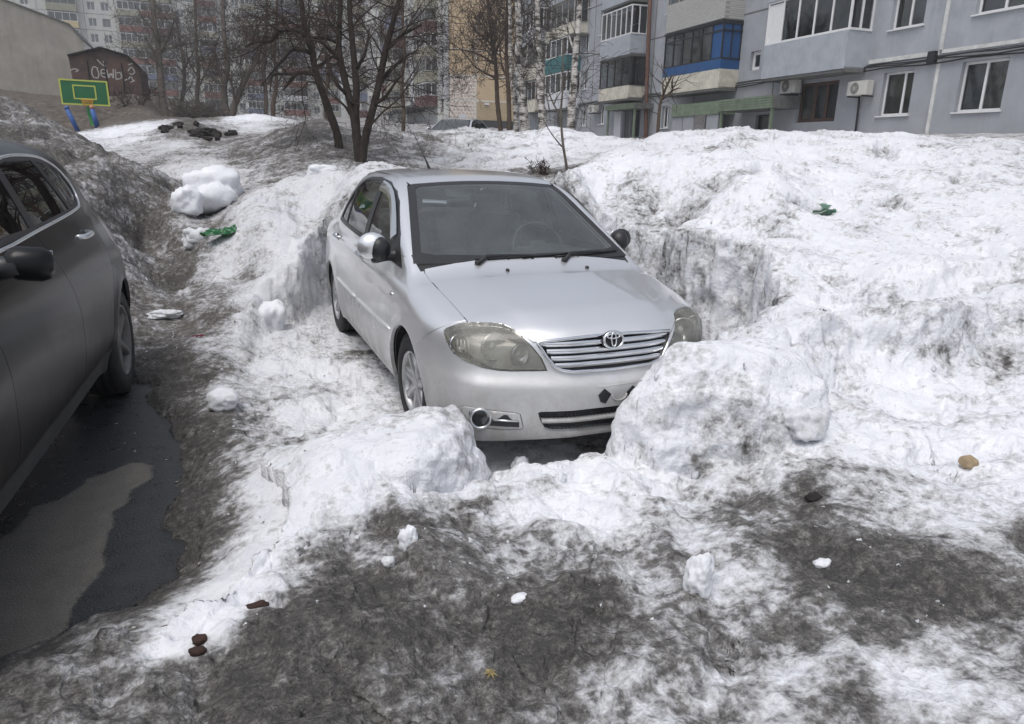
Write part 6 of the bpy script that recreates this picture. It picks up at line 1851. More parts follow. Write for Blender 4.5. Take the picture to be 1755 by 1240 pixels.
# ------------------------------------------------------------------ nine-storey block with the brick end wall
def build_brick_block():
    root = thing('apartment_block', 'nine-storey block whose windowless end wall is faced in orange brick and tile', 'apartment block')
    FE = Frame((22.65, 73.5, 0), math.radians(90), -1)   # end wall: s runs to +X, faces the camera
    FS = Frame((22.65, 73.5, 0), 0.0)                    # balcony side, faces left
    zf = [4.95, 6.95, 9.45, 11.95, 14.45, 16.95, 19.5, 22, 25, 28]
    sE = [0.35, 3.35, 9.2, 12.5]
    for i in range(3):
        for j in range(9):
            if i == 0:
                mt = B['pink_tile'] if j < 2 else B['orange_brick']
            else:
                mt = B['ochre_brick'] if j == 0 else B['orange_brick']
            wall_piece(FE, 'wall_panel', sE[i], sE[i + 1], zf[j], zf[j + 1], [], mt, root, gap=.03)
    for z in zf[1:4]:
        bm = bmesh.new(); FE.block(bm, .40, 9.2, z - .07, z + .07, -.02, .012)
        from_bm('joint_strip', bm, B['white_band'], root)
    bm = bmesh.new(); FE.block(bm, 3.28, 3.42, 5, 15, -.02, .015); from_bm('joint_strip', bm, B['white_band'], root)
    bm = bmesh.new(); FE.block(bm, 7.0, 7.15, 5, 6.9, -.02, .012); from_bm('joint_strip', bm, B['white_band'], root)
    bm = bmesh.new(); FE.block(bm, 1.4, 2.2, 5.0, 5.5, -.02, .03); from_bm('patch_panel', bm, B['white_panel'], root)
    bm = bmesh.new(); FE.block(bm, 4.3, 4.8, 6.55, 6.75, -.02, .25); from_bm('wall_lamp', bm, B['white_panel'], root)
    bm = bmesh.new(); FE.block(bm, -.05, 12.6, 3.6, 4.95, -.3, .12); from_bm('plinth', bm, B['plinth'], root)
    bm = bmesh.new(); FE.block(bm, .3, 12.5, 4.0, 28.0, -60, -.34); from_bm('block_core', bm, B['b_wall'], root)
    # side wall with its stacks of balconies
    holes, wins = [], []
    WF, OF = B['white_frame'], B['old_frame']
    for k in range(9):
        z = zf[0] + .75 + 2.5 * k
        for s in (0.9, 10.5, 12.6, 15.4, 25.5, 28.5, 33, 38, 44, 50, 56):
            holes.append((s, s + 1.2, z, z + 1.35)); wins.append((s, s + 1.2, z, z + 1.35, WF if (int(s * 7) + k) % 3 else OF))
    ss = [0, 3.2, 9.6, 14.6, 20, 26.6, 33, 40, 47, 54, 60]
    for i in range(len(ss) - 1):
        for j in range(9):
            mt = B['white_panel'] if (i == 2 and j in (1, 2)) else (B['b_wall'] if (i + j) % 4 else B['c_wall'])
            wall_piece(FS, 'wall_panel', ss[i], ss[i + 1], zf[j] if j else 3.8, zf[j + 1], holes, mt, root, gap=.03)
    for w in wins:
        window(FS, root, *w[:4], w[4], (.5,), sill=False)
    cols1 = [B['burgundy'], B['olive'], B['olive'], B['burgundy'], B['olive'], B['violet'], B['burgundy'], B['olive']]
    cols2 = [B['olive'], B['olive'], B['c_wall'], B['burgundy'], B['violet'], B['olive'], B['c_wall'], B['olive']]
    for k in range(8):
        zs = 6.45 + 2.5 * k
        balcony(FS, root, 3.2, 7.9, zs, [(zs, zs + 1.05, cols1[k])], 1.35, dict(z0=zs + 1.05, z1=zs + 2.35, n=4, frame=WF if k % 2 == 0 else OF, roof=False))
        balcony(FS, root, 17.5, 21.5, zs, [(zs, zs + 1.05, cols2[k])], 1.5, dict(z0=zs + 1.05, z1=zs + 2.35, n=3, frame=OF, roof=False))
        balcony(FS, root, 22.5, 25.5, zs, [(zs, zs + 1.05, cols1[(k + 2) % 8])], 1.2, dict(z0=zs + 1.05, z1=zs + 2.35, n=3, frame=OF, roof=False))
        balcony(FS, root, 40.5, 45, zs, [(zs, zs + 1.05, cols2[(k + 3) % 8])], 1.3, None)
    bm = bmesh.new(); FS.block(bm, 8.2, 16.5, 6.05, 6.35, 0, 2.2); from_bm('entrance_canopy', bm, B['plinth'], root)
    return settle(root, (26, 74, 4.0))

# ------------------------------------------------------------------ pale block across the back of the yard
def build_pale_block():
    root = thing('apartment_block', 'long pale nine-storey block across the far end of the yard with red and blue balconies', 'apartment block')
    FC = Frame((-48, 140, 0), math.radians(90), -1)          # s = x + 48
    z0 = 7.2
    H = 2.42
    zf = [z0 - 2.2] + [z0 + .2 + H * k for k in range(1, 10)]
    S = [0, 7, 14, 21, 24, 30.5, 35.0, 38.6, 43.6, 47.2, 54, 60.6, 65.2, 71]
    holes, wins = [], []
    WF, OF = B['white_frame'], B['old_frame']
    stacks = [(25.4, 29.6), (31.2 + 4.2, 31.2 + 7.6), (38.9, 43.4), (47.4, 50.4), (54.5, 57.2), (60.7, 65.0), (9, 13), (67.5, 70.5)]
    for k in range(9):
        z = z0 + .75 + H * k
        for s in (2, 5, 15.5, 18.5, 21.8, 31.0, 33.0, 44.2, 45.8, 51.4, 53.0, 58.2, 59.5, 66.0):
            holes.append((s, s + 1.15, z, z + 1.25)); wins.append((s, s + 1.15, z, z + 1.25, WF if (int(s) * 5 + k * 3) % 4 else OF))
    for i in range(len(S) - 1):
        for j in range(9):
            wall_piece(FC, 'wall_panel', S[i], S[i + 1], zf[j], zf[j + 1] if j < 9 else zf[j] + H, holes, B['c_wall'], root, gap=.03)
    for w in wins:
        window(FC, root, *w[:4], w[4], (.5,), sill=False)
    R_, BG, V_, WP, OL, YL = B['red'], B['burgundy'], B['violet'], B['white_panel'], B['olive'], B['yellow']
    colour = {0: [OL, OL, OL, OL, BG, YL, OL, BG, OL], 1: [R_, V_, R_, R_, OL, R_, OL, BG, OL], 2: [WP, R_, V_, R_, OL, BG, R_, OL, R_], 3: [V_, R_, OL, R_, V_, OL, R_, BG, OL],
              4: [V_, V_, R_, OL, V_, R_, OL, OL, R_], 5: [R_, WP, R_, BG, V_, OL, R_, V_, OL], 6: [OL, R_, OL, V_, R_, OL, BG, R_, OL], 7: [OL, R_, OL, V_, R_, OL, BG, R_, OL]}
    for i, (a, b_) in enumerate(stacks):
        for k in range(9):
            zs = z0 + .2 + H * k
            balcony(FC, root, a, b_, zs, [(zs, zs + .95, colour[i][k])], 1.1, dict(z0=zs + .95, z1=zs + 2.2, n=4, frame=WF if (i + k) % 3 else OF, roof=False))
    bm = bmesh.new(); FC.block(bm, 0, 71, 3.5, 29.5, -12, -.34); from_bm('block_core', bm, B['c_wall'], root)
    for a, b_ in ((52, 60.4), (34, 38), (44, 47)):
        bm = bmesh.new(); FC.block(bm, a, b_, 6.4, 7.0, 0, 1.6); from_bm('entrance_canopy', bm, B['plinth'], root)
    return settle(root, (-12.5, 141, 5))
# ------------------------------------------------------------------ bare trees
def bark(name, c0, c1, rough=.9, scale=14):
    m, nt, b = new_mat(name)
    v = coords(nt, 'Object', (1, 1, .25))
    n1 = noise(nt, scale, 6, .7, v)
    nt.links.new(ramp(nt, n1, [(.3, c0), (.7, c1)]), b.inputs['Base Color'])
    b.inputs['Roughness'].default_value = rough
    b.inputs['Specular IOR Level'].default_value = .2
    bump(nt, b, n1, .8, .03)
    return m

def birch_bark():
    m, nt, b = new_mat('birch_bark')
    v = coords(nt, 'Object', (1, 1, 3.2))
    n1 = noise(nt, 2.4, 5, .65, v)
    n2 = noise(nt, 9, 4, .6, v)
    k = math_n(nt, 'ADD', n1, math_n(nt, 'MULTIPLY', math_n(nt, 'SUBTRACT', n2, .5), .35))
    nt.links.new(ramp(nt, k, [(.40, (.03, .028, .026)), (.48, (.24, .22, .20)), (.56, (.48, .46, .43)), (.75, (.60, .58, .55))]), b.inputs['Base Color'])
    b.inputs['Roughness'].default_value = .8
    return m

T = dict(dark=bark('dark_wet_bark', (.018, .014, .012), (.062, .050, .044)), grey=bark('grey_brown_bark', (.07, .058, .048), (.17, .145, .125)),
         brown=bark('brown_bark', (.045, .032, .024), (.12, .088, .066)), birch=birch_bark(), twig=bark('brown_twigs', (.035, .026, .022), (.085, .066, .055)),
         twig_grey=bark('grey_twigs', (.09, .078, .066), (.17, .15, .13)))

def grow(bm, rnd, p, d, r, length, level, droop, up, minr):
    """a crooked twig with its own side twigs"""
    n = 4 if level < 2 else 3
    pts, rad = [p.copy()], [r]
    q, dd = p.copy(), d.normalized()
    for i in range(n):
        dd = (dd + Vector((rnd.gauss(0, .22), rnd.gauss(0, .22), rnd.gauss(0, .18) + up - droop * (i / n)))).normalized()
        q = q + dd * (length / n)
        pts.append(q.copy()); rad.append(max(minr, r * (1 - .8 * (i + 1) / n)))
    bm_tube(bm, pts, rad, 3 if level > 0 else 4, False)
    if level >= 3:
        return
    k = {0: 5, 1: 4, 2: 2}[level]
    for i in range(k):
        t = rnd.uniform(.25, 1.0) * n
        a = min(int(t), n - 1)
        c = pts[a].lerp(pts[a + 1], t - a)
        ax = (pts[a + 1] - pts[a]).normalized()
        o = ax.orthogonal().normalized()
        o = Matrix.Rotation(rnd.uniform(0, 2 * math.pi), 3, ax) @ o
        nd = ax * rnd.uniform(.5, .9) + o * rnd.uniform(.5, 1.0)
        grow(bm, rnd, c, nd, max(minr, rad[a] * .55), length * rnd.uniform(.4, .65), level + 1, droop, up, minr)

def make_tree(key, name, label, tr, r0, mat, twig, crown, group=None, cat='tree', seed=0):
    """crown: dict(n, len, r, zmin, droop, up)"""
    rnd = random.Random(seed + 77)
    stems, limbs = TREES[key]
    base = Vector(stems[0][0])
    gz = ground_z(base.x, base.y)
    root = thing(name, label, cat, (base.x, base.y, gz), 0, group)
    off = Vector((base.x, base.y, gz))
    scale_r = r0
    lines = []
    for j, P in enumerate(stems):
        pts = [Vector(q) - off for q in P]
        if j == 0 or (Vector(P[0]) - base).length < .6:
            pts = [pts[0] + Vector((0, 0, min(-.15, -pts[0].z - .3)))] + pts
        pts = catmull(pts, 5)
        depth = (Vector(P[0]) - base).length
        rr = scale_r if j == 0 or depth < .6 else scale_r * .6
        n = len(pts)
        rad = [rr * (1.25 if i < 3 and j == 0 else 1) * (1 - .55 * i / n) * (1 + .06 * math.sin(i * 2.3 + j)) for i in range(n)]
        bm = bmesh.new(); bm_tube(bm, pts, rad, 10)
        from_bm('trunk', bm, mat, root, True)
        lines.append((pts, rad, 0))
    for P in limbs:
        pts = [Vector(q) - off for q in P]
        for i in range(1, len(pts)):
            f = CAM_POS + (pts[i] + off - CAM_POS) * (1 + .02 * rnd.uniform(-1, 1) * i)
            pts[i] = f - off
        pts = catmull(pts, 5)
        n = len(pts)
        rad = [scale_r * tr * (1 - .75 * i / n) * (1 + .1 * math.sin(i * 1.9)) for i in range(n)]
        bm = bmesh.new(); bm_tube(bm, pts, rad, 7)
        from_bm('branch', bm, mat, root, True)
        lines.append((pts, rad, 1))
    bm = bmesh.new()
    for i in range(crown['n']):
        pts, rad, kind = lines[rnd.randrange(len(lines))] if rnd.random() < .75 else lines[rnd.randrange(len(stems))]
        lo = 0 if kind else int(len(pts) * crown.get('from', .3))
        a = rnd.randrange(lo, len(pts) - 1)
        ax = (pts[a + 1] - pts[a]).normalized()
        o = Matrix.Rotation(rnd.uniform(0, 2 * math.pi), 3, ax) @ ax.orthogonal().normalized()
        d = ax * rnd.uniform(.2, .8) + o + Vector((0, 0, rnd.uniform(-.1, .4)))
        grow(bm, rnd, pts[a], d, min(rad[a] * .5, crown['r']), crown['len'] * rnd.uniform(.5, 1.2), crown.get('level', 0), crown.get('droop', .1), crown.get('up', .05), crown['minr'])
    c = from_bm('crown', bm, twig, root, True)
    c['kind'] = 'stuff'
    return root

def build_trees():
    make_tree('clump', 'bare_tree', 'dark bare tree of three stems rising from one root behind the silver car', .45, .085, T['dark'], T['twig'], dict(n=44, len=1.4, r=.018, minr=.0028, droop=.12, up=.02, **{'from': .35}), seed=1)
    make_tree('leaning', 'bare_tree', 'dark bare tree leaning left, behind the dirty mound left of the three-stemmed tree', .5, .090, T['dark'], T['twig'], dict(n=40, len=1.4, r=.018, minr=.003, droop=.14, up=.0, **{'from': .4}), seed=2)
    make_tree('thin1', 'bare_tree', 'slender brown bare tree before the orange brick wall, the left of the pair', .45, .13, T['brown'], T['twig'], dict(n=34, len=2.0, r=.03, minr=.008, up=.10, **{'from': .4}), 'slender trees by the brick wall', seed=3)
    make_tree('thin2', 'bare_tree', 'slender brown bare tree before the orange brick wall, the right of the pair', .45, .12, T['brown'], T['twig'], dict(n=30, len=2.0, r=.03, minr=.008, up=.12, **{'from': .4}), 'slender trees by the brick wall', seed=4)
    bl = [('birch1', 'thick white birch trunk just right of the slender brown pair', .20), ('birch1b', 'thin pale birch half hidden behind the slender brown pair', .12),
          ('birch2', 'white birch standing before the far balconies, middle of the birches', .16), ('birch3', 'white birch beside the grey wall and its small windows, rightmost of the birches', .15)]
    for i, (k, lab, r) in enumerate(bl):
        make_tree(k, 'birch_tree', lab, .3, r, T['birch'], T['twig'], dict(n=16, len=1.5, r=.02, minr=.006, droop=.25, level=1, **{'from': .3}), 'birches before the grey block', seed=10 + i)
    make_tree('sapling', 'sapling', 'thin forked sapling growing behind the silver car roof', .5, .022, T['grey'], T['twig_grey'], dict(n=14, len=.45, r=.009, minr=.0025, level=2, up=.1), seed=20)
    make_tree('sap2', 'sapling', 'small bare sapling in front of the cream balcony panel', .6, .05, T['brown'], T['twig'], dict(n=16, len=.8, r=.015, minr=.005, level=2, up=.1), seed=21)
    make_tree('poplar', 'bare_tree', 'pale grey-brown poplar on the slope right of the rusty garage', .4, .24, T['grey'], T['twig_grey'], dict(n=30, len=2.4, r=.03, minr=.008, up=.08, **{'from': .35}), 'bare trees at the back of the yard', seed=30)
    make_tree('poplar2', 'bare_tree', 'thinner poplar close to the right of the pale grey-brown one', .4, .15, T['grey'], T['twig_grey'], dict(n=24, len=2.4, r=.03, minr=.008, up=.08, **{'from': .3}), 'bare trees at the back of the yard', seed=31)
    make_tree('fork', 'bare_tree', 'bare tree forked at the ground with one stem slanting right', .4, .22, T['grey'], T['twig'], dict(n=32, len=2.4, r=.03, minr=.008, up=.04, **{'from': .3}), 'bare trees at the back of the yard', seed=32)
    labs = ['upright bare tree between the thin poplar and the ground-forked tree', 'tall bare tree right of the ground-forked tree, far back', 'bare tree behind the drooping limbs of the leaning tree', 'bare tree before the stack of balconies right of the three-stemmed tree', 'bare tree seen between the leaning tree and the three-stemmed tree']
    for i in range(5):
        make_tree('mid%d' % (i + 1), 'bare_tree', labs[i], .4, (.20, .22, .14, .10, .15)[i], T['brown'], T['twig'], dict(n=(26, 26, 16, 16, 16)[i], len=(3.0, 3.2, 2.2, 2.0, 2.4)[i], r=.03, minr=(.009, .010, .006, .006, .008)[i], up=.05, **{'from': .2}), 'bare trees at the back of the yard', seed=40 + i)

def shrub(name, label, x, y, n, h, mat, minr, seed, group=None, spread=.5):
    rnd = random.Random(seed)
    z = ground_z(x, y)
    bm = bmesh.new()
    for i in range(n):
        a = rnd.uniform(0, 2 * math.pi)
        d = Vector((math.cos(a) * spread, math.sin(a) * spread, 1))
        grow(bm, rnd, Vector((rnd.uniform(-.12, .12), rnd.uniform(-.12, .12), -.05)), d, minr * 2, h * rnd.uniform(.5, 1.1), 1, .05, .02, minr)
    o = from_bm(name, bm, mat, None, True, (x, y, z))
    return tag(o, label, 'shrub', group)

def ground_z(x, y):
    return float(land(np.array([float(x)]), np.array([float(y)]))[0])
# ------------------------------------------------------------------ the dark crossover in the lane
class CrossoverShape:
    zb = .25
    W = Curve([(-1.2, .84), (-.7, .89), (.2, .915), (1.4, .92), (2.4, .915), (2.9, .885), (3.3, .83), (3.7, .74)], -1.4, 4.2, .08)
    prof = Curve([(.1, -.13), (.26, -.10), (.36, -.075), (.44, -.03), (.55, -.008), (.75, 0), (.88, -.015), (.97, -.045), (1.06, -.085), (1.14, -.118), (1.22, -.155), (1.4, -.26)], 0, 2.0, .02)
    hood = Curve([(-1.0, .85), (-.8, .95), (-.5, 1.02), (0, 1.08), (.4, 1.13), (1.0, 1.17), (2.6, 1.20), (3.3, 1.18), (3.6, 1.10)], -1.4, 4.2, .04)
    gw = Curve([(.9, .84), (1.10, .80), (1.2, .765), (1.35, .71), (1.5, .645), (1.58, .59), (1.7, .45)], 0, 2.0, .02)
    roofc = Curve([(.8, 1.50), (1.3, 1.62), (1.8, 1.65), (2.5, 1.62), (3.0, 1.53), (3.4, 1.42)], -.5, 4.2, .04)
    wheels = (-0.28, 2.65)
    def lower(s, x, y, z):
        a = np.abs(x)
        xs = s.W(y) + s.prof(z)
        for wy in s.wheels:
            rr = np.sqrt((y - wy) ** 2 + (z - .35) ** 2)
            xs = xs + .02 * gauss(rr - .41, .04) * (z > .25)
        side = a - xs
        front = -1.16 + .5 * np.clip(a / .92, 0, 1.2) ** 4 + .18 * np.clip(np.abs(z - .6) / .5, 0, 2) ** 2 - y
        rear = y - (3.56 - .45 * np.clip(a / .92, 0, 1.2) ** 4 - .10 * np.clip(np.abs(z - .7) / .5, 0, 2) ** 2)
        d = smax(side, rear, .18)
        d = smax(d, front, .15)
        d = smax(d, z - (s.hood(y) - .04 * (a / .8) ** 2), .10)
        return smax(d, s.zb - z, .03)
    def green(s, x, y, z):
        a = np.abs(x)
        side = (a - (s.gw(z) - .11 * np.clip((y - 2.2) / 1.1, 0, 1.3) ** 2)) * .95
        top = z - (s.roofc(y) - .05 * (a / .6) ** 2)
        front = (.55 + (z - 1.1) * 1.75 + .12 * (a / .7) ** 2 - y) * .5
        rear = (y - (3.50 - (z - 1.1) * 1.05 - .15 * (a / .7) ** 2)) * .65
        d = smax(side, front, .06)
        d = smax(d, rear, .12)
        d = smax(d, top, .10)
        return smax(d, 1.0 - z, .02)
    def __call__(s, x, y, z):
        return smin(s.lower(x, y, z), s.green(x, y, z), .04)

XDLO = [(.80, 1.165), (1.05, 1.32), (1.35, 1.45), (1.7, 1.515), (2.2, 1.515), (2.45, 1.475), (2.60, 1.415), (2.675, 1.345), (2.67, 1.28), (2.60, 1.235), (2.45, 1.213), (1.6, 1.18)]

def build_crossover():
    F = CrossoverShape()
    V, Q = surface_nets(F, (-1.02, -1.35, .18), (1.02, 3.7, 1.74), .026)
    me = np_mesh('shell', V, Q)
    bm = bmesh.new(); bm.from_mesh(me); bpy.data.meshes.remove(me)
    bm.normal_update()
    lay = bm.faces.layers.int.new('rid')
    BODY, DSEAL, GF, GR, GQ, DF, DR, ARCH, TAIL, CLAD, SEAL, WS = range(12)
    sx = (1, 0, 0)
    cookie2(bm, lay, side([(-.8, .0), (-.8, .40), (3.3, .40), (3.3, .0)]), sx, CLAD, lambda c: c.x < -.4)
    for over in ({BODY},):
        cookie2(bm, lay, side([(.42, .405), (.42, 1.2), (1.50, 1.25), (1.50, .405)]), sx, DF, lambda c: c.x < -.5, over)
        cookie2(bm, lay, side([(1.50, .66), (1.50, 1.25), (2.62, 1.25), (2.55, .95), (2.28, .66)]), sx, DR, lambda c: c.x < -.5, over)
        cookie2(bm, lay, side([(1.50, .405), (1.50, .66), (2.28, .66), (2.17, .405)]), sx, DR, lambda c: c.x < -.5, over)
    cookie(bm, lay, [(-.84, .62, 1.12), (.84, .62, 1.12), (.62, 1.30, 1.54), (-.62, 1.30, 1.54)], (0, .5, -.87), WS, lambda c: c.y < 1.7 and c.z > 1.1)
    cookie2(bm, lay, side(XDLO), sx, DSEAL, lambda c: c.z > 1.1 and c.x < -.4)
    cookie2(bm, lay, side([(.95, 1.20), (1.1, 1.325), (1.35, 1.43), (1.48, 1.465), (1.48, 1.20)]), sx, GF, over={DSEAL})
    cookie2(bm, lay, side([(1.57, 1.20), (1.57, 1.48), (1.7, 1.495), (2.12, 1.495), (2.30, 1.225)]), sx, GR, over={DSEAL})
    cookie2(bm, lay, side([(2.36, 1.232), (2.19, 1.49), (2.44, 1.455), (2.58, 1.40), (2.65, 1.34), (2.645, 1.285), (2.58, 1.248), (2.45, 1.234)]), sx, GQ, over={DSEAL})
    cookie2(bm, lay, side([(2.96, .90), (2.90, 1.04), (3.0, 1.12), (3.7, 1.14), (3.7, .86)]), sx, TAIL, lambda c: c.y > 2.85)
    for wy in F.wheels:
        cookie2(bm, lay, side([(wy + .405 * math.cos(a), .35 + .405 * math.sin(a)) for a in [2 * math.pi * k / 32 for k in range(32)]]), sx, ARCH, lambda c: c.x < -.5)
    bm.normal_update()
    root = thing('dark_car', 'dirty dark grey crossover parked in the lane at the left edge', 'car', (-3.265, -1.30, 0), 0)
    _a = math.radians(-4.0)
    root.rotation_euler = (0, 0, _a)
    _p = Matrix.Rotation(_a, 3, 'Z') @ Vector((.92, 2.65, 0))
    root.location = Vector((-2.345, 1.35, 0)) - _p
    DP = M['dark_paint']
    shell(F, 'body', take(bm, lay, {BODY}, None, .002, .02), DP, root)
    for cw in (lambda c: c.x < 0, lambda c: c.x >= 0):
        shell(F, 'sill_cladding', take(bm, lay, {CLAD}, cw, .0, .02), M['grey_plastic'], root)
    shell(F, 'windscreen', take(bm, lay, {WS}, None, 0, 0, .003), M['tinted_glass'], root)
    for cnd, sg in ((lambda c: c.x < 0, -1), (lambda c: c.x > 0, 1)):
        for key, nm, hy in ((DF, 'front_door', 1.28), (DR, 'rear_door', 2.20)):
            d = shell(F, nm, take(bm, lay, {key}, cnd, .003, .025), DP, root)
            hb = bmesh.new(); hz = 1.085
            xs = F.W(hy) + float(F.prof(hz))
            bm_tube(hb, catmull([(sg * (xs - .005), hy - .11, hz), (sg * (xs + .03), hy - .08, hz), (sg * (xs + .038), hy, hz + .004), (sg * (xs + .03), hy + .08, hz + .004), (sg * (xs - .005), hy + .11, hz + .004)], 4), .016, 8)
            from_bm('door_handle', hb, M['dull_chrome'], d, True)
            hb = bmesh.new()
            bmesh.ops.create_uvsphere(hb, u_segments=12, v_segments=8, radius=1, matrix=Matrix.Translation((sg * (xs - .002), hy, hz - .004)) @ Matrix.Diagonal((.012, .075, .034, 1)))
            from_bm('handle_recess', hb, M['trim'], d, True)
        shell(F, 'window_surround', take(bm, lay, {DSEAL}, cnd, 0, .012, .002), M['trim'], root)
        for key, nm in ((GF, 'front_side_window'), (GR, 'rear_side_window'), (GQ, 'quarter_window')):
            shell(F, nm, take(bm, lay, {key}, cnd, 0, 0, .006), M['tinted_glass'], root)
        shell(F, 'tail_light', take(bm, lay, {TAIL}, cnd, .003, .02), M['smoked_red'], root)
        cb = bmesh.new()
        pts = []
        for p in catmull([(0, q[0], q[1]) for q in XDLO], 4, True):
            y, z = p.y, p.z
            lo, hi = .5, 1.0
            for _ in range(26):
                mid = (lo + hi) / 2
                if F(np.array([mid]), np.array([y]), np.array([z]))[0] < 0: lo = mid
                else: hi = mid
            pts.append((sg * (lo + .002), y, z))
        bm_tube(cb, pts + pts[:1], .0085, 6, False)
        from_bm('chrome_trim', cb, M['dull_chrome'], root, True)
        mb = bmesh.new()
        bm_box(mb, (sg * .925, .80, 1.125), (.17, .10, .135), Euler((0, sg * .12, sg * .2)).to_matrix(), .045)
        for vv in mb.verts:
            if vv.co.y < .80:
                vv.co.z = 1.125 + (vv.co.z - 1.125) * (1 - .9 * (.80 - vv.co.y) / .06 * .35)
        mo = from_bm('door_mirror', mb, DP, root, True)
        gb = bmesh.new(); bm_box(gb, (sg * .925, .853, 1.125), (.13, .004, .10), Euler((0, sg * .12, sg * .2)).to_matrix(), .0015)
        from_bm('mirror_glass', gb, M['chrome'], mo)
        ab = bmesh.new(); bm_tube(ab, [(sg * .78, .80, 1.11), (sg * .84, .79, 1.115), (sg * .90, .78, 1.12)], [.05, .045, .04], 10)
        from_bm('mirror_foot', ab, M['trim'], mo, True)
        for wy in F.wheels:
            ab = bmesh.new()
            rows = []
            for k in range(21):
                a = math.pi * (-.12 + 1.24 * k / 20)
                cy, cz = wy + .415 * math.cos(a), .35 + .415 * math.sin(a)
                rows.append([(sg * (float(F.W(cy)) + float(F.prof(min(cz, .7))) - .012), cy, cz), (sg * .58, cy, cz)])
            bm_grid(ab, rows)
            ab.faces.new([ab.verts.new((sg * .58, wy + .415 * math.cos(a), .35 + .415 * math.sin(a))) for a in [2 * math.pi * k / 24 for k in range(24)]])
            from_bm('wheel_arch_liner', ab, M['liner'], root)
    from_bm('cabin_lining', inner_shell(bm, lay, {BODY, DF, DR, DSEAL}, .04), M['dash'], root, True)
    ub = bmesh.new(); bm_box(ub, (0, 1.35, .31), (1.3, 3.9, .1)); from_bm('underbody', ub, M['under'], root)
    wm = wheel_meshes(.352, .225, .232, 5, M['dark_alloy'], 'b')
    for wy in F.wheels:
        for sg in (-1, 1):
            add_wheel(root, wm, sg * .775, wy, .352, sg)
    for sx_ in (-.38, .38):
        sb = bmesh.new()
        bm_box(sb, (sx_, 1.85, .95), (.5, .16, .75), Euler((-.25, 0, 0)).to_matrix(), .05)
        bm_box(sb, (sx_, 1.95, 1.40), (.26, .1, .18), None, .03)
        from_bm('front_seat', sb, M['cloth'], root, True)
    bm.free()
    return root

M['grey_plastic'] = simple_mat('grey_sill_plastic', (.060, .060, .060), .6, var=.3, scale=8)
M['smoked_red'] = simple_mat('dirty_tail_lens', (.07, .03, .03), .3, var=.3, coat=.4)

# ------------------------------------------------------------------ loose snow, litter, yard things
def snow_lump_mat(name, dirty):
    m, nt, b = new_mat(name)
    v = coords(nt)
    n1 = noise(nt, 9, 6, .7, v)
    n2 = noise(nt, 45, 5, .75, v)
    c = ramp(nt, n1, [(.3, (.74, .755, .79)), (.7, (.85, .86, .88))])
    k = ramp(nt, math_n(nt, 'ADD', math_n(nt, 'MULTIPLY', n1, .6), math_n(nt, 'MULTIPLY', n2, .5)), [(.72 - dirty, (0, 0, 0)), (1.0 - dirty * .4, (1, 1, 1))])
    c = mixc(nt, math_n(nt, 'MULTIPLY', k, .8), c, (.10, .095, .088))
    nt.links.new(c, b.inputs['Base Color'])
    b.inputs['Roughness'].default_value = .8
    b.inputs['Specular IOR Level'].default_value = .25
    bump(nt, b, math_n(nt, 'ADD', n1, math_n(nt, 'MULTIPLY', n2, .4)), .6, .02)
    return m

SNOW_CLEAN = snow_lump_mat('clean_snow_lump', .10)
SNOW_DIRTY = snow_lump_mat('gritty_snow_lump', .28)

def lump(name, label, cat, x, y, size, seed, mat, group=None, dz=0.0, rz=0.0, rough=.22, sub=4, z=None):
    bm = bmesh.new()
    bmesh.ops.create_icosphere(bm, subdivisions=sub, radius=1.0)
    co = np.array([v.co[:] for v in bm.verts])
    o = seed * 7.31
    d = 1 + rough * perlin3(co[:, 0] * 1.3 + o, co[:, 1] * 1.3, co[:, 2] * 1.3, 5) + rough * .9 * (.3 - np.abs(perlin3(co[:, 0] * 2.2, co[:, 1] * 2.2 + o, co[:, 2] * 2.2 + 5, 9))) + rough * .45 * perlin3(co[:, 0] * 3.1, co[:, 1] * 3.1 + o, co[:, 2] * 3.1, 6) + rough * .2 * perlin3(co[:, 0] * 8, co[:, 1] * 8, co[:, 2] * 8 + o, 7)
    # blocky rather than round
    blk = np.abs(co).max(1)
    co = co * (d * (1 + .30 * (1 - blk)))[:, None] if False else co * d[:, None] / (np.abs(co) ** 3.2).sum(1)[:, None] ** (.6 / 3.2)
    co = co * np.array(size)
    for v, c in zip(bm.verts, co):
        v.co = c
    zz = (ground_z(x, y) if z is None else z) + size[2] * .55 + dz
    ob = from_bm(name, bm, mat, None, True, (x, y, zz))
    ob.rotation_euler = (0, 0, rz)
    return tag(ob, label, cat, group)

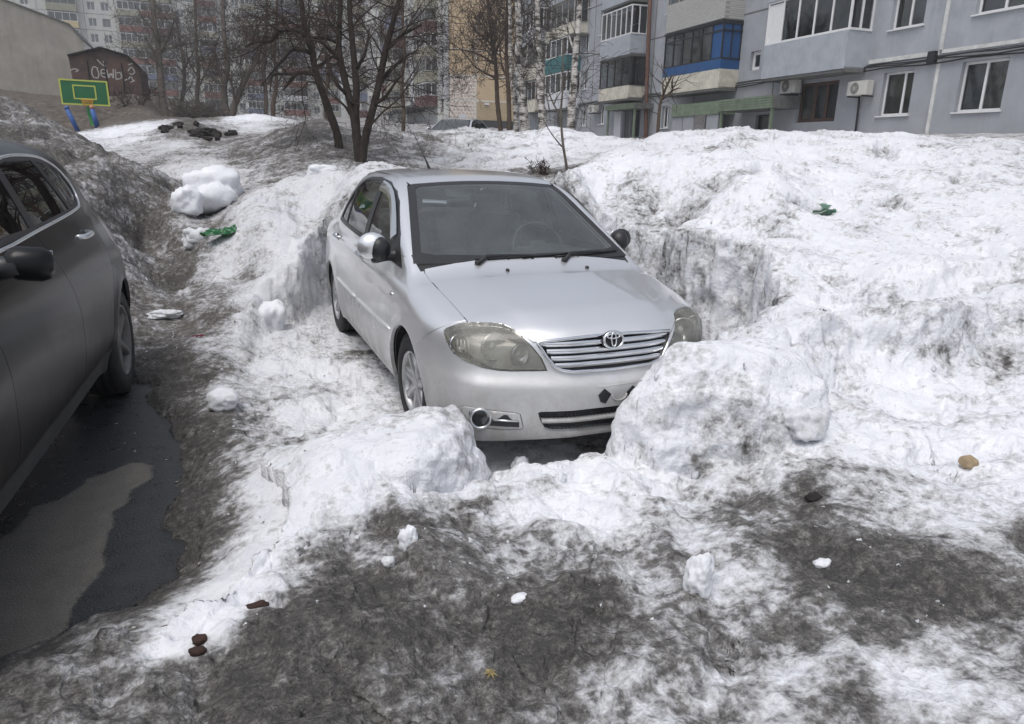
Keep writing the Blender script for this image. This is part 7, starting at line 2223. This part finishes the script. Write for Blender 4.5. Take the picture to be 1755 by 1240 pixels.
def build_small_things():
    SL = 'snow_lump'
    lump(SL, 'biggest loose snow boulder, on the bank edge behind the green crumpled packaging', 'snow lump', -1.72, 6.35, (.35, .30, .27), 1, SNOW_CLEAN, dz=.10, rough=.30)
    lump(SL, 'rounded snow boulder leaning against the lower left of the biggest one', 'snow lump', -2.03, 6.05, (.17, .17, .19), 2, SNOW_CLEAN, dz=.02, rough=.28)
    lump(SL, 'greyish snow lump touching the left end of the green crumpled packaging', 'snow lump', -1.92, 4.72, (.15, .10, .11), 3, SNOW_DIRTY, rough=.35)
    lump(SL, 'small round snow lump on the grey slush beside the watery lane', 'snow lump', -1.82, .50, (.085, .075, .065), 4, SNOW_CLEAN, rough=.2)
    lump(SL, 'upright white snow chunk standing in the gritty foreground on the right', 'snow lump', -.40, -2.14, (.050, .042, .075), 5, SNOW_CLEAN, rough=.34, rz=.6)
    lump(SL, 'small white snow chunk on the dirty slope below the left cut block', 'snow lump', -1.25, -1.60, (.032, .03, .046), 6, SNOW_CLEAN, rough=.3)
    lump(SL, 'smaller grey crumb just left and below the white chunk on the dirty slope', 'snow lump', -1.335, -1.66, (.022, .02, .017), 7, SNOW_DIRTY, rough=.3, sub=3)
    lump(SL, 'flat pale snow crumb in the black grit, bottom centre', 'snow lump', -.97, -1.96, (.030, .022, .014), 8, SNOW_CLEAN, rough=.3, sub=3)
    lump(SL, 'pointed snow lump on the floor right under the front bumper', 'snow lump', -.42, -.70, (.045, .04, .055), 9, SNOW_CLEAN, rough=.35)
    lump(SL, 'white snow crumb in the blackest patch of grit on the right', 'snow lump', .06, -2.22, (.030, .02, .016), 10, SNOW_CLEAN, rough=.35, sub=3)
    lump(SL, 'flat grey ice slab lying on the dirty slush behind the dark wheel', 'snow lump', -2.23, 2.98, (.13, .08, .035), 11, SNOW_DIRTY, rough=.35)
    lump(SL, 'rounded snow block at the corner of the pit behind the rear wheel', 'snow lump', -1.36, 2.72, (.11, .12, .14), 13, SNOW_CLEAN, rough=.3, dz=-.06, z=.12)
    lump(SL, 'snow lump perched on the berm left of the car roof', 'snow lump', -.16, 7.6, (.22, .15, .11), 14, SNOW_CLEAN, rough=.3, dz=.03)
    lump(SL, 'low snow lump at the rear corner of the car roof, top of the berm', 'snow lump', .05, 5.6, (.20, .15, .10), 15, SNOW_CLEAN, rough=.3)
    lump(SL, 'little cluster lump of snow right of the car roof before the road strip', 'snow lump', 1.45, 4.2, (.12, .10, .08), 16, SNOW_CLEAN, rough=.3)
    lump(SL, 'dirty broken clod at the foot of the right cut block', 'snow lump', .62, -1.52, (.10, .08, .07), 17, SNOW_DIRTY, rough=.35)
    lump('stone', 'tan stone poking out of the snow at the right edge', 'stone', 1.10, -1.98, (.035, .03, .028), 18, simple_mat('tan_stone', (.34, .26, .16), .85, var=.3, scale=20, bmp=.4), rough=.25, sub=3)
    cm = simple_mat('dark_brown_cone', (.045, .022, .016), .8, var=.4, scale=40, bmp=.6, bscale=120)
    lump('droppings', 'dark brown dog dropping on the grit, the one lying by itself', 'droppings', -1.77, -1.74, (.034, .016, .013), 19, cm, rough=.25, sub=3, rz=.2)
    lump('droppings', 'dark brown dog dropping by the snow tongue, upper of the touching two', 'droppings', -1.935, -1.85, (.020, .018, .014), 20, cm, rough=.25, sub=3)
    lump('droppings', 'dark reddish dog dropping by the snow tongue, lower of the touching two', 'droppings', -1.94, -1.885, (.022, .015, .013), 21, cm, rough=.25, sub=3)
    lump('dirt_clod', 'black clod of earth in the grey snow right of the cut block', 'clod', .34, -1.89, (.035, .026, .02), 22, simple_mat('black_earth', (.02, .018, .016), .95, bmp=.5, bscale=90), rough=.4, sub=3)
    gs = []
    rnd = random.Random(21)
    for k in range(16):
        gs.append((-1.95 + rnd.gauss(0, .55), 18.2 + rnd.gauss(0, .7), rnd.uniform(.06, .20), rnd.uniform(.06, .16), rnd.uniform(.04, .10)))
    em = simple_mat('black_frozen_earth', (.03, .026, .022), .95, var=.5, scale=5, bmp=.6, bscale=20)
    for i, (x, y, a, b_, c) in enumerate(gs):
        lump('dirt_clod', 'black frozen earth clod on the dirty heap between the hoop and the trees', 'clod', x, y, (a, b_, c), 30 + i, em, 'earth clods on the dirty heap', rough=.4)
    # litter
    gm, nt, b = new_mat('green_foil')
    v = coords(nt)
    f = noise(nt, 22, 4, .6, v)
    nt.links.new(ramp(nt, f, [(.3, (.01, .10, .03)), (.52, (.03, .26, .08)), (.60, (.45, .62, .45)), (.66, (.04, .22, .07)), (.8, (.5, .33, .12))]), b.inputs['Base Color'])
    b.inputs['Roughness'].default_value = .25
    b.inputs['Coat Weight'].default_value = .6
    bm = bmesh.new()
    nx, ny = 46, 26
    rnd = random.Random(5)
    U, V_ = np.meshgrid(np.linspace(-1, 1, nx), np.linspace(-1, 1, ny), indexing='ij')
    wig = perlin3(U * 3.5, V_ * 3.5, U * 0, 8)
    wig2 = perlin3(U * 9, V_ * 9, U * 0 + 3, 9)
    X = .25 * U * (1 + .08 * wig); Y = .095 * V_ * (1 - .35 * np.abs(U) ** 1.5) + .02 * wig
    Zt = .055 * np.sqrt(np.clip(1 - (np.abs(V_) ** 2), 0, 1)) * (1 - .4 * U ** 2) * (1 + .7 * wig) + .016 * wig2 + .02 + .05 * np.clip(U, 0, 1)
    bm_grid(bm, [[(X[i, j], Y[i, j], Zt[i, j]) for j in range(ny)] for i in range(nx)])
    bmesh.ops.solidify(bm, geom=bm.faces[:], thickness=.004)
    o = from_bm('crumpled_packaging', bm, gm, None, True, (-1.66, 4.40, ground_z(-1.66, 4.40) - .005))
    o.rotation_euler = (-.15, 0, math.radians(32))
    tag(o, 'crumpled green plastic packaging lying on the snow edge by the big boulders', 'litter')
    dg = glass_mat('dark_green_bottle_plastic', (.10, .32, .16), .08, .15)
    bt = thing('crushed_bottle', 'crushed dark green plastic bottle on the white bank to the right', 'bottle', (3.45, 1.30, ground_z(3.45, 1.30) + .045))
    bm = bmesh.new()
    rg = bm_lathe(bm, [(-.11, .0001), (-.11, .030), (-.09, .042), (-.02, .040), (.03, .043), (.065, .030), (.085, .016), (.10, .015)], 20, 'X')
    for vv in bm.verts:
        vv.co += Vector((0, 0, -.35 * vv.co.z if vv.co.x < .06 else 0)) + Vector((0, .012 * math.sin(vv.co.x * 60), .010 * math.sin(vv.co.x * 75 + vv.co.y * 40)))
    bo = from_bm('bottle_body', bm, simple_mat('dark_green_plastic', (.012, .055, .03), .2, var=.4, scale=25, coat=.5), bt, True)
    bm = bmesh.new(); bm_lathe(bm, [(.098, .0001), (.098, .018), (.118, .018), (.118, .0001)], 16, 'X')
    from_bm('cap', bm, simple_mat('green_cap', (.03, .16, .08), .5), bt, True)
    bm = bmesh.new()
    for k in range(5):
        a = .5 + k * .5
        vs_ = [bm.verts.new(p) for p in ((.01 * k - .02, 0, .02), (.04 + .01 * k, .03 * math.cos(a), .05 + .02 * math.sin(a * 3)), (.05 - .02 * k, .05 * math.sin(a), .075))]
        bm.faces.new(vs_)
    from_bm('torn_label', bm, simple_mat('pale_green_label', (.22, .36, .28), .6), bt)
    bt.rotation_euler = (.3, -.15, math.radians(-35))
    bm = bmesh.new()
    rows = []
    for i in range(9):
        t = i / 8
        rows.append([(-.06 + .12 * t, -.014 + .004 * math.sin(i * 2.1), .004 + .008 * abs(math.sin(i * 1.3))), (-.06 + .12 * t, .0, .012 + .008 * abs(math.sin(i * 1.7))), (-.06 + .12 * t, .015, .004 + .006 * abs(math.sin(i)))])
    bm_grid(bm, rows); bmesh.ops.solidify(bm, geom=bm.faces[:], thickness=.002)
    o = from_bm('wrapper', bm, simple_mat('red_foil', (.22, .012, .03), .35, var=.3, scale=40, coat=.4), None, True, (-1.96, 2.23, ground_z(-1.96, 2.23) + .01))
    o.rotation_euler = (.2, 0, .35)
    tag(o, 'small red wrapper on the grey slush between the two cars', 'litter')
    bm = bmesh.new()
    c = bm.verts.new((0, 0, .004)); ring = []
    for k in range(14):
        a = 2 * math.pi * k / 14
        r = (.022 if k % 2 == 0 else .010) * (1 + .2 * math.sin(k * 2.7))
        ring.append(bm.verts.new((r * math.cos(a), r * math.sin(a), .002 + .006 * (k % 2))))
    for k in range(14):
        bm.faces.new((c, ring[k], ring[(k + 1) % 14]))
    bmesh.ops.solidify(bm, geom=bm.faces[:], thickness=.0015)
    o = from_bm('dry_flower', bm, simple_mat('straw_yellow', (.52, .43, .22), .8, var=.3, scale=120), None, False, (-1.19, -2.26, ground_z(-1.19, -2.26) + .006))
    o.rotation_euler = (.25, .1, .4)
    tag(o, 'pale yellow star-shaped dry flower head in the black grit at bottom centre', 'flower')
    pm = simple_mat('white_paper_scrap', (.72, .71, .68), .8, var=.1)
    rnd = random.Random(9)
    def scrap(x, y, s, lab, grp=None, flat=0):
        bm = bmesh.new()
        n = 5
        vs_ = [bm.verts.new((s * math.cos(a) * rnd.uniform(.6, 1.1), s * .8 * math.sin(a) * rnd.uniform(.6, 1.1), rnd.uniform(0, s * .35))) for a in [2 * math.pi * k / n for k in range(n)]]
        cc = bm.verts.new((0, 0, s * .25))
        for k in range(n):
            bm.faces.new((vs_[k], vs_[(k + 1) % n], cc))
        bmesh.ops.solidify(bm, geom=bm.faces[:], thickness=.001)
        z = .012 * 0 + (.006 if flat else ground_z(x, y) + .006)
        o = from_bm('paper_scrap', bm, pm, None, False, (x, y, z))
        tag(o, lab, 'litter', grp)
    scrap(-2.41, .70, .013, 'square white paper scrap on the wet asphalt by the dark car', None, 1)
    for x, y in ((-2.30, .50), (-2.34, .36), (-2.12, .05), (-2.06, -.25), (-2.28, .22)):
        scrap(x, y, .008, 'tiny pale chip on the wet asphalt', 'pale chips on the asphalt', 1)
    for k in range(9):
        scrap(-2.16 + rnd.uniform(-.07, .07), -1.68 + rnd.uniform(-.09, .09), rnd.uniform(.004, .010), 'tiny white paper crumb on the dirty snow, bottom left corner', 'paper crumbs bottom left')
    # small loose crumbs everywhere near: nobody could count them
    bm = bmesh.new()
    rnd = random.Random(3)
    for k in range(420):
        while True:
            r = rnd.uniform(1.9, 8); a = _yaw + rnd.uniform(-.65, .65)
            x, y = CAM_POS.x + r * math.sin(a), CAM_POS.y + r * math.cos(a)
            if not (abs(x) < 1.0 and -1.0 < y < 3.7) and not (x < -2.0 and y < 1.5):
                break
        s = rnd.uniform(.003, .010) * (.6 + r / 8) * (2.2 if rnd.random() < .06 else 1)
        bmesh.ops.create_icosphere(bm, subdivisions=1, radius=s, matrix=Matrix.Translation((x, y, 0)) @ Euler((rnd.random() * 6, rnd.random() * 6, 0)).to_matrix().to_4x4() @ Matrix.Diagonal((1, rnd.uniform(.6, 1.2), rnd.uniform(.5, .9), 1)))
    co = np.array([v.co[:] for v in bm.verts])
    gz = land(co[:, 0], co[:, 1])
    j = np.random.default_rng(4).normal(0, .003, co.shape)
    for v, z, q in zip(bm.verts, gz, j):
        v.co.z += z - .002
        v.co += Vector(q)
    o = from_bm('snow_crumbs', bm, SNOW_DIRTY, None, True)
    tag(o, 'loose crumbs of old snow scattered over the banks', kind='stuff')

def build_yard():
    # basketball hoop
    h = thing('basketball_hoop', 'green and yellow basketball backboard on a green pole at the upper left', 'basketball hoop', (-6.10, 32.1, ground_z(-6.1, 32.1)))
    base = Vector(h.location)
    C0 = Vector((-6.17, 32.75, 3.66))
    ang = math.radians(8)
    Rm = Matrix.Rotation(ang, 3, 'Z')
    def L(x, y, z):
        return C0 - base + Rm @ Vector((x, y, z))
    GM = simple_mat('green_board_paint', (.015, .16, .055), .5, var=.12, scale=2)
    YM = simple_mat('yellow_green_line_paint', (.60, .66, .13), .55, var=.1)
    OM = simple_mat('orange_yellow_rim_paint', (.72, .36, .03), .5, var=.15)
    PG = simple_mat('green_pole_paint', (.03, .22, .06), .5, var=.2)
    def bx(name, c, s, m, par):
        bm = bmesh.new(); bm_box(bm, L(*c), s, Rm)
        return from_bm(name, bm, m, par)
    bd = bx('backboard', (0, 0, 0), (1.74, .05, 1.0), GM, h)
    for nm, c, s in (('border_strip', (0, -.032, .475), (1.78, .02, .06)), ('border_strip', (0, -.032, -.475), (1.78, .02, .06)), ('border_strip', (-.86, -.032, 0), (.06, .018, .9)), ('border_strip', (.86, -.032, 0), (.06, .018, .9)),
                     ('target_line', (.0, -.031, .27), (.84, .014, .05)), ('target_line', (.0, -.031, -.25), (.84, .014, .05)), ('target_line', (-.40, -.031, .01), (.05, .014, .48)), ('target_line', (.40, -.031, .01), (.05, .014, .48))):
        bx(nm, c, s, YM, bd)
    bm = bmesh.new()
    bm_tube(bm, [L(.05 + .225 * math.cos(a), -.36 + .225 * math.sin(a), -.30) for a in [2 * math.pi * k / 24 for k in range(25)]], .016, 6, False)
    bm_tube(bm, [L(.05, -.13, -.30), L(.05, -.02, -.30)], .03, 6)
    rim = from_bm('rim', bm, OM, h, True)
    bm = bmesh.new()
    for k in range(16):
        a0, a1 = 2 * math.pi * k / 16, 2 * math.pi * (k + .5) / 16
        bm_tube(bm, [L(.05 + .22 * math.cos(a0), -.36 + .22 * math.sin(a0), -.31), L(.05 + .17 * math.cos(a1), -.36 + .17 * math.sin(a1), -.46), L(.05 + .16 * math.cos(a0), -.36 + .16 * math.sin(a0), -.54)], .012, 4)
    from_bm('chain_net', bm, OM, h)
    bm = bmesh.new()
    bm_tube(bm, [L(.05, .08, .2), L(.06, .09, -.8), L(.20, .1, -1.6), Vector((.14, .1, -.3))], .075, 10)
    from_bm('pole', bm, PG, h, True)
    bl = simple_mat('blue_post_paint', (.035, .11, .36), .5, var=.2)
    tip = simple_mat('faded_orange_cap', (.50, .22, .12), .6)
    for i, (lab, p0, p1) in enumerate((('blue playground post behind the left of the basketball pole', atl(-7.05, 33.8, 3.0), atl(-6.72, 33.8, 2.0)), ('blue playground post with orange cap right of the basketball pole', atl(-5.78, 31.0, 2.95), atl(-5.52, 31.0, 1.3)))):
        g = ground_z(p1.x, p1.y)
        d = (p1 - p0).normalized()
        p1 = p0 + d * ((p0.z - g + .2) / -d.z)
        t = thing('playground_post', lab, 'post', (p1.x, p1.y, g), 0, 'blue posts beside the hoop')
        o = Vector((p1.x, p1.y, g))
        tube('post_tube', [p0 - o, p1 - o], [.095, .095] if i == 0 else [.085, .10], bl, t, 10)
        bm = bmesh.new(); bmesh.ops.create_uvsphere(bm, u_segments=12, v_segments=8, radius=.092, matrix=Matrix.Translation(p0 - o + Vector((0, 0, .06))))
        from_bm('post_cap', bm, tip if i else bl, t, True)
    # rusty garage with chalked graffiti
    rust, nt, b = new_mat('rusty_dark_sheet')
    v = coords(nt)
    f = noise(nt, 1.1, 7, .7, v)
    nt.links.new(ramp(nt, f, [(.3, (.045, .032, .030)), (.5, (.095, .060, .050)), (.7, (.16, .095, .070))]), b.inputs['Base Color'])
    b.inputs['Roughness'].default_value = .85
    g = thing('garage', 'dark rusty metal garage with white graffiti on the slope at the upper left', 'garage', (-6.2, 44.5, 4.0))
    o = Vector(g.location)
    P = [(-7.85, 5.95), (-6.30, 6.44), (-5.10, 6.12), (-4.58, 5.58), (-4.52, 3.0), (-7.70, 3.0)]
    y0, y1 = 42.4, 45.6
    bm = bmesh.new()
    a_ = [bm.verts.new(Vector((x, y0, z)) - o) for x, z in P]; b_ = [bm.verts.new(Vector((x + .2, y1, z)) - o) for x, z in P]
    bm.faces.new(a_); bm.faces.new(b_[::-1])
    for i in range(6):
        bm.faces.new((a_[i], b_[i], b_[(i + 1) % 6], a_[(i + 1) % 6]))
    bmesh.ops.recalc_face_normals(bm, faces=bm.faces)
    body = from_bm('wall', bm, rust, g)
    for i in range(3):
        bm = bmesh.new()
        q0, q1 = P[i], P[i + 1]
        dx, dz = q1[0] - q0[0], q1[1] - q0[1]
        for yy0, yy1 in ((y0 - .15, y1 + .1),):
            n = Vector((-dz, 0, dx)).normalized()
            c = [Vector((q[0], yy, q[1])) - o for q, yy in ((q0, yy0), (q1, yy0), (q1, yy1), (q0, yy1))]
            lo_ = [bm.verts.new(p + n * .01) for p in c]; hi_ = [bm.verts.new(p + n * .10) for p in c]
            bm.faces.new(lo_[::-1]); bm.faces.new(hi_)
            for k in range(4):
                bm.faces.new((lo_[k], lo_[(k + 1) % 4], hi_[(k + 1) % 4], hi_[k]))
        from_bm('roof_sheet', bm, M['liner'], g)
    for x in (-7.0, -6.2, -5.4):
        bm = bmesh.new(); bm_box(bm, Vector((x, y0 - .02, 4.7)) - o, (.05, .05, 2.2)); from_bm('door_seam', bm, M['liner'], g)
    chalk = simple_mat('white_graffiti', (.50, .48, .46), .9, var=.25, scale=20)
    def stroke(pts, w=.026):
        bm = bmesh.new()
        q = catmull([Vector((x, 0, z)) for x, z in pts], 4) if len(pts) > 2 else [Vector((x, 0, z)) for x, z in pts]
        for i in range(len(q) - 1):
            d = (q[i + 1] - q[i])
            n = Vector((-d.z, 0, d.x)).normalized() * w if d.length > 1e-6 else Vector((0, 0, w))
            vs_ = [bm.verts.new(p + Vector((-6.95, y0 - .012 - .0006 * len(bm.faces), 4.95)) - o) for p in (q[i] - n, q[i + 1] - n, q[i + 1] + n, q[i] + n)]
            bm.faces.new(vs_)
        return from_bm('graffiti_stroke', bm, chalk, g)
    S = 1.0
    letters = [[(.42, .50), (.22, .58), (.10, .35), (.14, .08), (.36, .02)], [(.36, .48), (.42, .25), (.36, .05)],
               [(.52, .28), (.74, .30), (.72, .46), (.56, .44), (.54, .15), (.76, .06)], [(.82, .48), (.86, .06), (.98, .30), (1.08, .06), (1.12, .52)], [(.80, .22), (1.10, .26)],
               [(1.22, .52), (1.20, .0)], [(1.20, .30), (1.42, .36), (1.46, .10), (1.20, .0)], [(1.52, .42), (1.56, .0), (1.74, .04)], [(1.78, .02), (1.92, .18), (2.04, -.04)], [(1.82, .46), (2.00, .66), (2.14, .44), (2.0, .30), (1.88, .34)],
               [(.42, .95), (.62, .72), (.80, .62)], [(.70, .88), (.78, .66)], [(-.9, .34), (-.70, .42), (-.52, .36), (-.66, .28)], [(1.88, -.10), (2.1, .0)], [(1.86, .78), (2.10, .86)]]
    for l in letters:
        stroke(l)
    # pale concrete shed at the far left
    s = thing('shed', 'tall pale concrete shed wall with sloping top at the far left edge', 'shed', (-9.5, 48, 3.5))
    o = Vector(s.location)
    con = plaster('pale_stained_concrete', (.40, .375, .33), .2, .4, (.12, .11, .10))
    P = [(-13.5, 9.8), (-8.75, 8.27), (-8.06, 7.96), (-7.48, 7.17), (-7.50, 3.0), (-13.5, 3.0)]
    bm = bmesh.new()
    a_ = [bm.verts.new(Vector((x, 46.0, z)) - o) for x, z in P]; b_ = [bm.verts.new(Vector((x - .8, 52, z)) - o) for x, z in P]
    bm.faces.new(a_); bm.faces.new(b_[::-1])
    for i in range(6):
        bm.faces.new((a_[i], b_[i], b_[(i + 1) % 6], a_[(i + 1) % 6]))
    bmesh.ops.recalc_face_normals(bm, faces=bm.faces)
    from_bm('wall', bm, con, s)
    for q0, q1 in ((P[0], P[2]), (P[2], P[3])):
        bm = bmesh.new()
        n = Vector((-(q1[1] - q0[1]), 0, q1[0] - q0[0])).normalized()
        c = [Vector((q[0], yy, q[1])) - o for q, yy in ((q0, 45.92), (q1, 45.92), (q1, 52), (q0, 52))]
        lo_ = [bm.verts.new(p + n * .005) for p in c]; hi_ = [bm.verts.new(p + n * .07) for p in c]
        bm.faces.new(lo_[::-1]); bm.faces.new(hi_)
        for k in range(4):
            bm.faces.new((lo_[k], lo_[(k + 1) % 4], hi_[(k + 1) % 4], hi_[k]))
        from_bm('roof_edge', bm, B['slab'], s)
    # low railing before the far block
    r = thing('railing', 'low grey railing on the snow before the far pale block', 'railing', (5.5, 58, ground_z(5.5, 58)))
    rz = Vector(r.location)
    for k in range(7):
        x = 3.2 + k * 1.0; gz = ground_z(x, 58)
        tube('post', [Vector((x, 58, gz - .1)) - rz, Vector((x, 58, gz + .55)) - rz], .03, B['slab'], r, 6)
    tube('rail', [Vector((3.2 + k, 58, ground_z(3.2 + k, 58) + .5)) - rz for k in range(7)], .025, B['slab'], r, 6)
    shrub('shrub', 'scrubby bare shrub at the foot of the sapling behind the car roof', 2.75, 6.10, 14, .26, T['twig'], .004, 61)
    for i, (x, y, n, h_) in enumerate(((-5.2, 39.5, 12, 1.0), (-4.5, 39.5, 12, 1.1))):
        shrub('shrub', ['leafless brush at the right foot of the rusty garage', 'leafless brush just right of the garage foot, on the brown slope'][i], x, y, n, h_, T['twig'], .010, 70 + i, 'brush on the brown slope')
    for i, (x, y, n, h_) in enumerate(((-2.1, 39.0, 70, 1.5), (-1.2, 40.0, 70, 1.3))):
        shrub('shrub', ['pale dry brush heap at the foot of the pale poplar', 'pale dry brush heap between the poplar and the forked tree'][i], x, y, n, h_, T['twig_grey'], .016, 80 + i, None, .9)

def atl(x, y, z):
    return Vector((x, y, z))

def place_far_car(src):
    c = copy_tree(src)
    c.name = 'parked_car'
    c['label'] = 'silver car far behind the dirty mounds, only roof and windows showing above the snow'
    x, y = 5.9, 20.6
    c.location = (x, y, 1.30)
    c.rotation_euler = (0, 0, math.radians(-38))
    return c
# ------------------------------------------------------------------ put it together
random.seed(11)
ground, GROUND_BVH = build_ground()
road = build_road()
grey_block = build_grey_block()
brick_block = build_brick_block()
pale_block = build_pale_block()
build_trees()
silver_car = build_saloon()
dark_car = build_crossover()
far_car = place_far_car(silver_car)
build_yard()
build_small_things()

def build_haze(density):
    bm = bmesh.new()
    bm_box(bm, (0, 0, 15), (700, 700, 34))
    m = bpy.data.materials.new('damp_air')
    m.use_nodes = True
    nt = m.node_tree
    nt.nodes.clear()
    pv = nt.nodes.new('ShaderNodeVolumePrincipled')
    pv.inputs['Color'].default_value = (.90, .92, .95, 1)
    pv.inputs['Density'].default_value = density
    pv.inputs['Anisotropy'].default_value = .1
    out = nt.nodes.new('ShaderNodeOutputMaterial')
    nt.links.new(pv.outputs[0], out.inputs['Volume'])
    o = from_bm('haze', bm, m)
    return tag(o, 'pale damp air lying over the yard', kind='stuff')
build_haze(.0016)
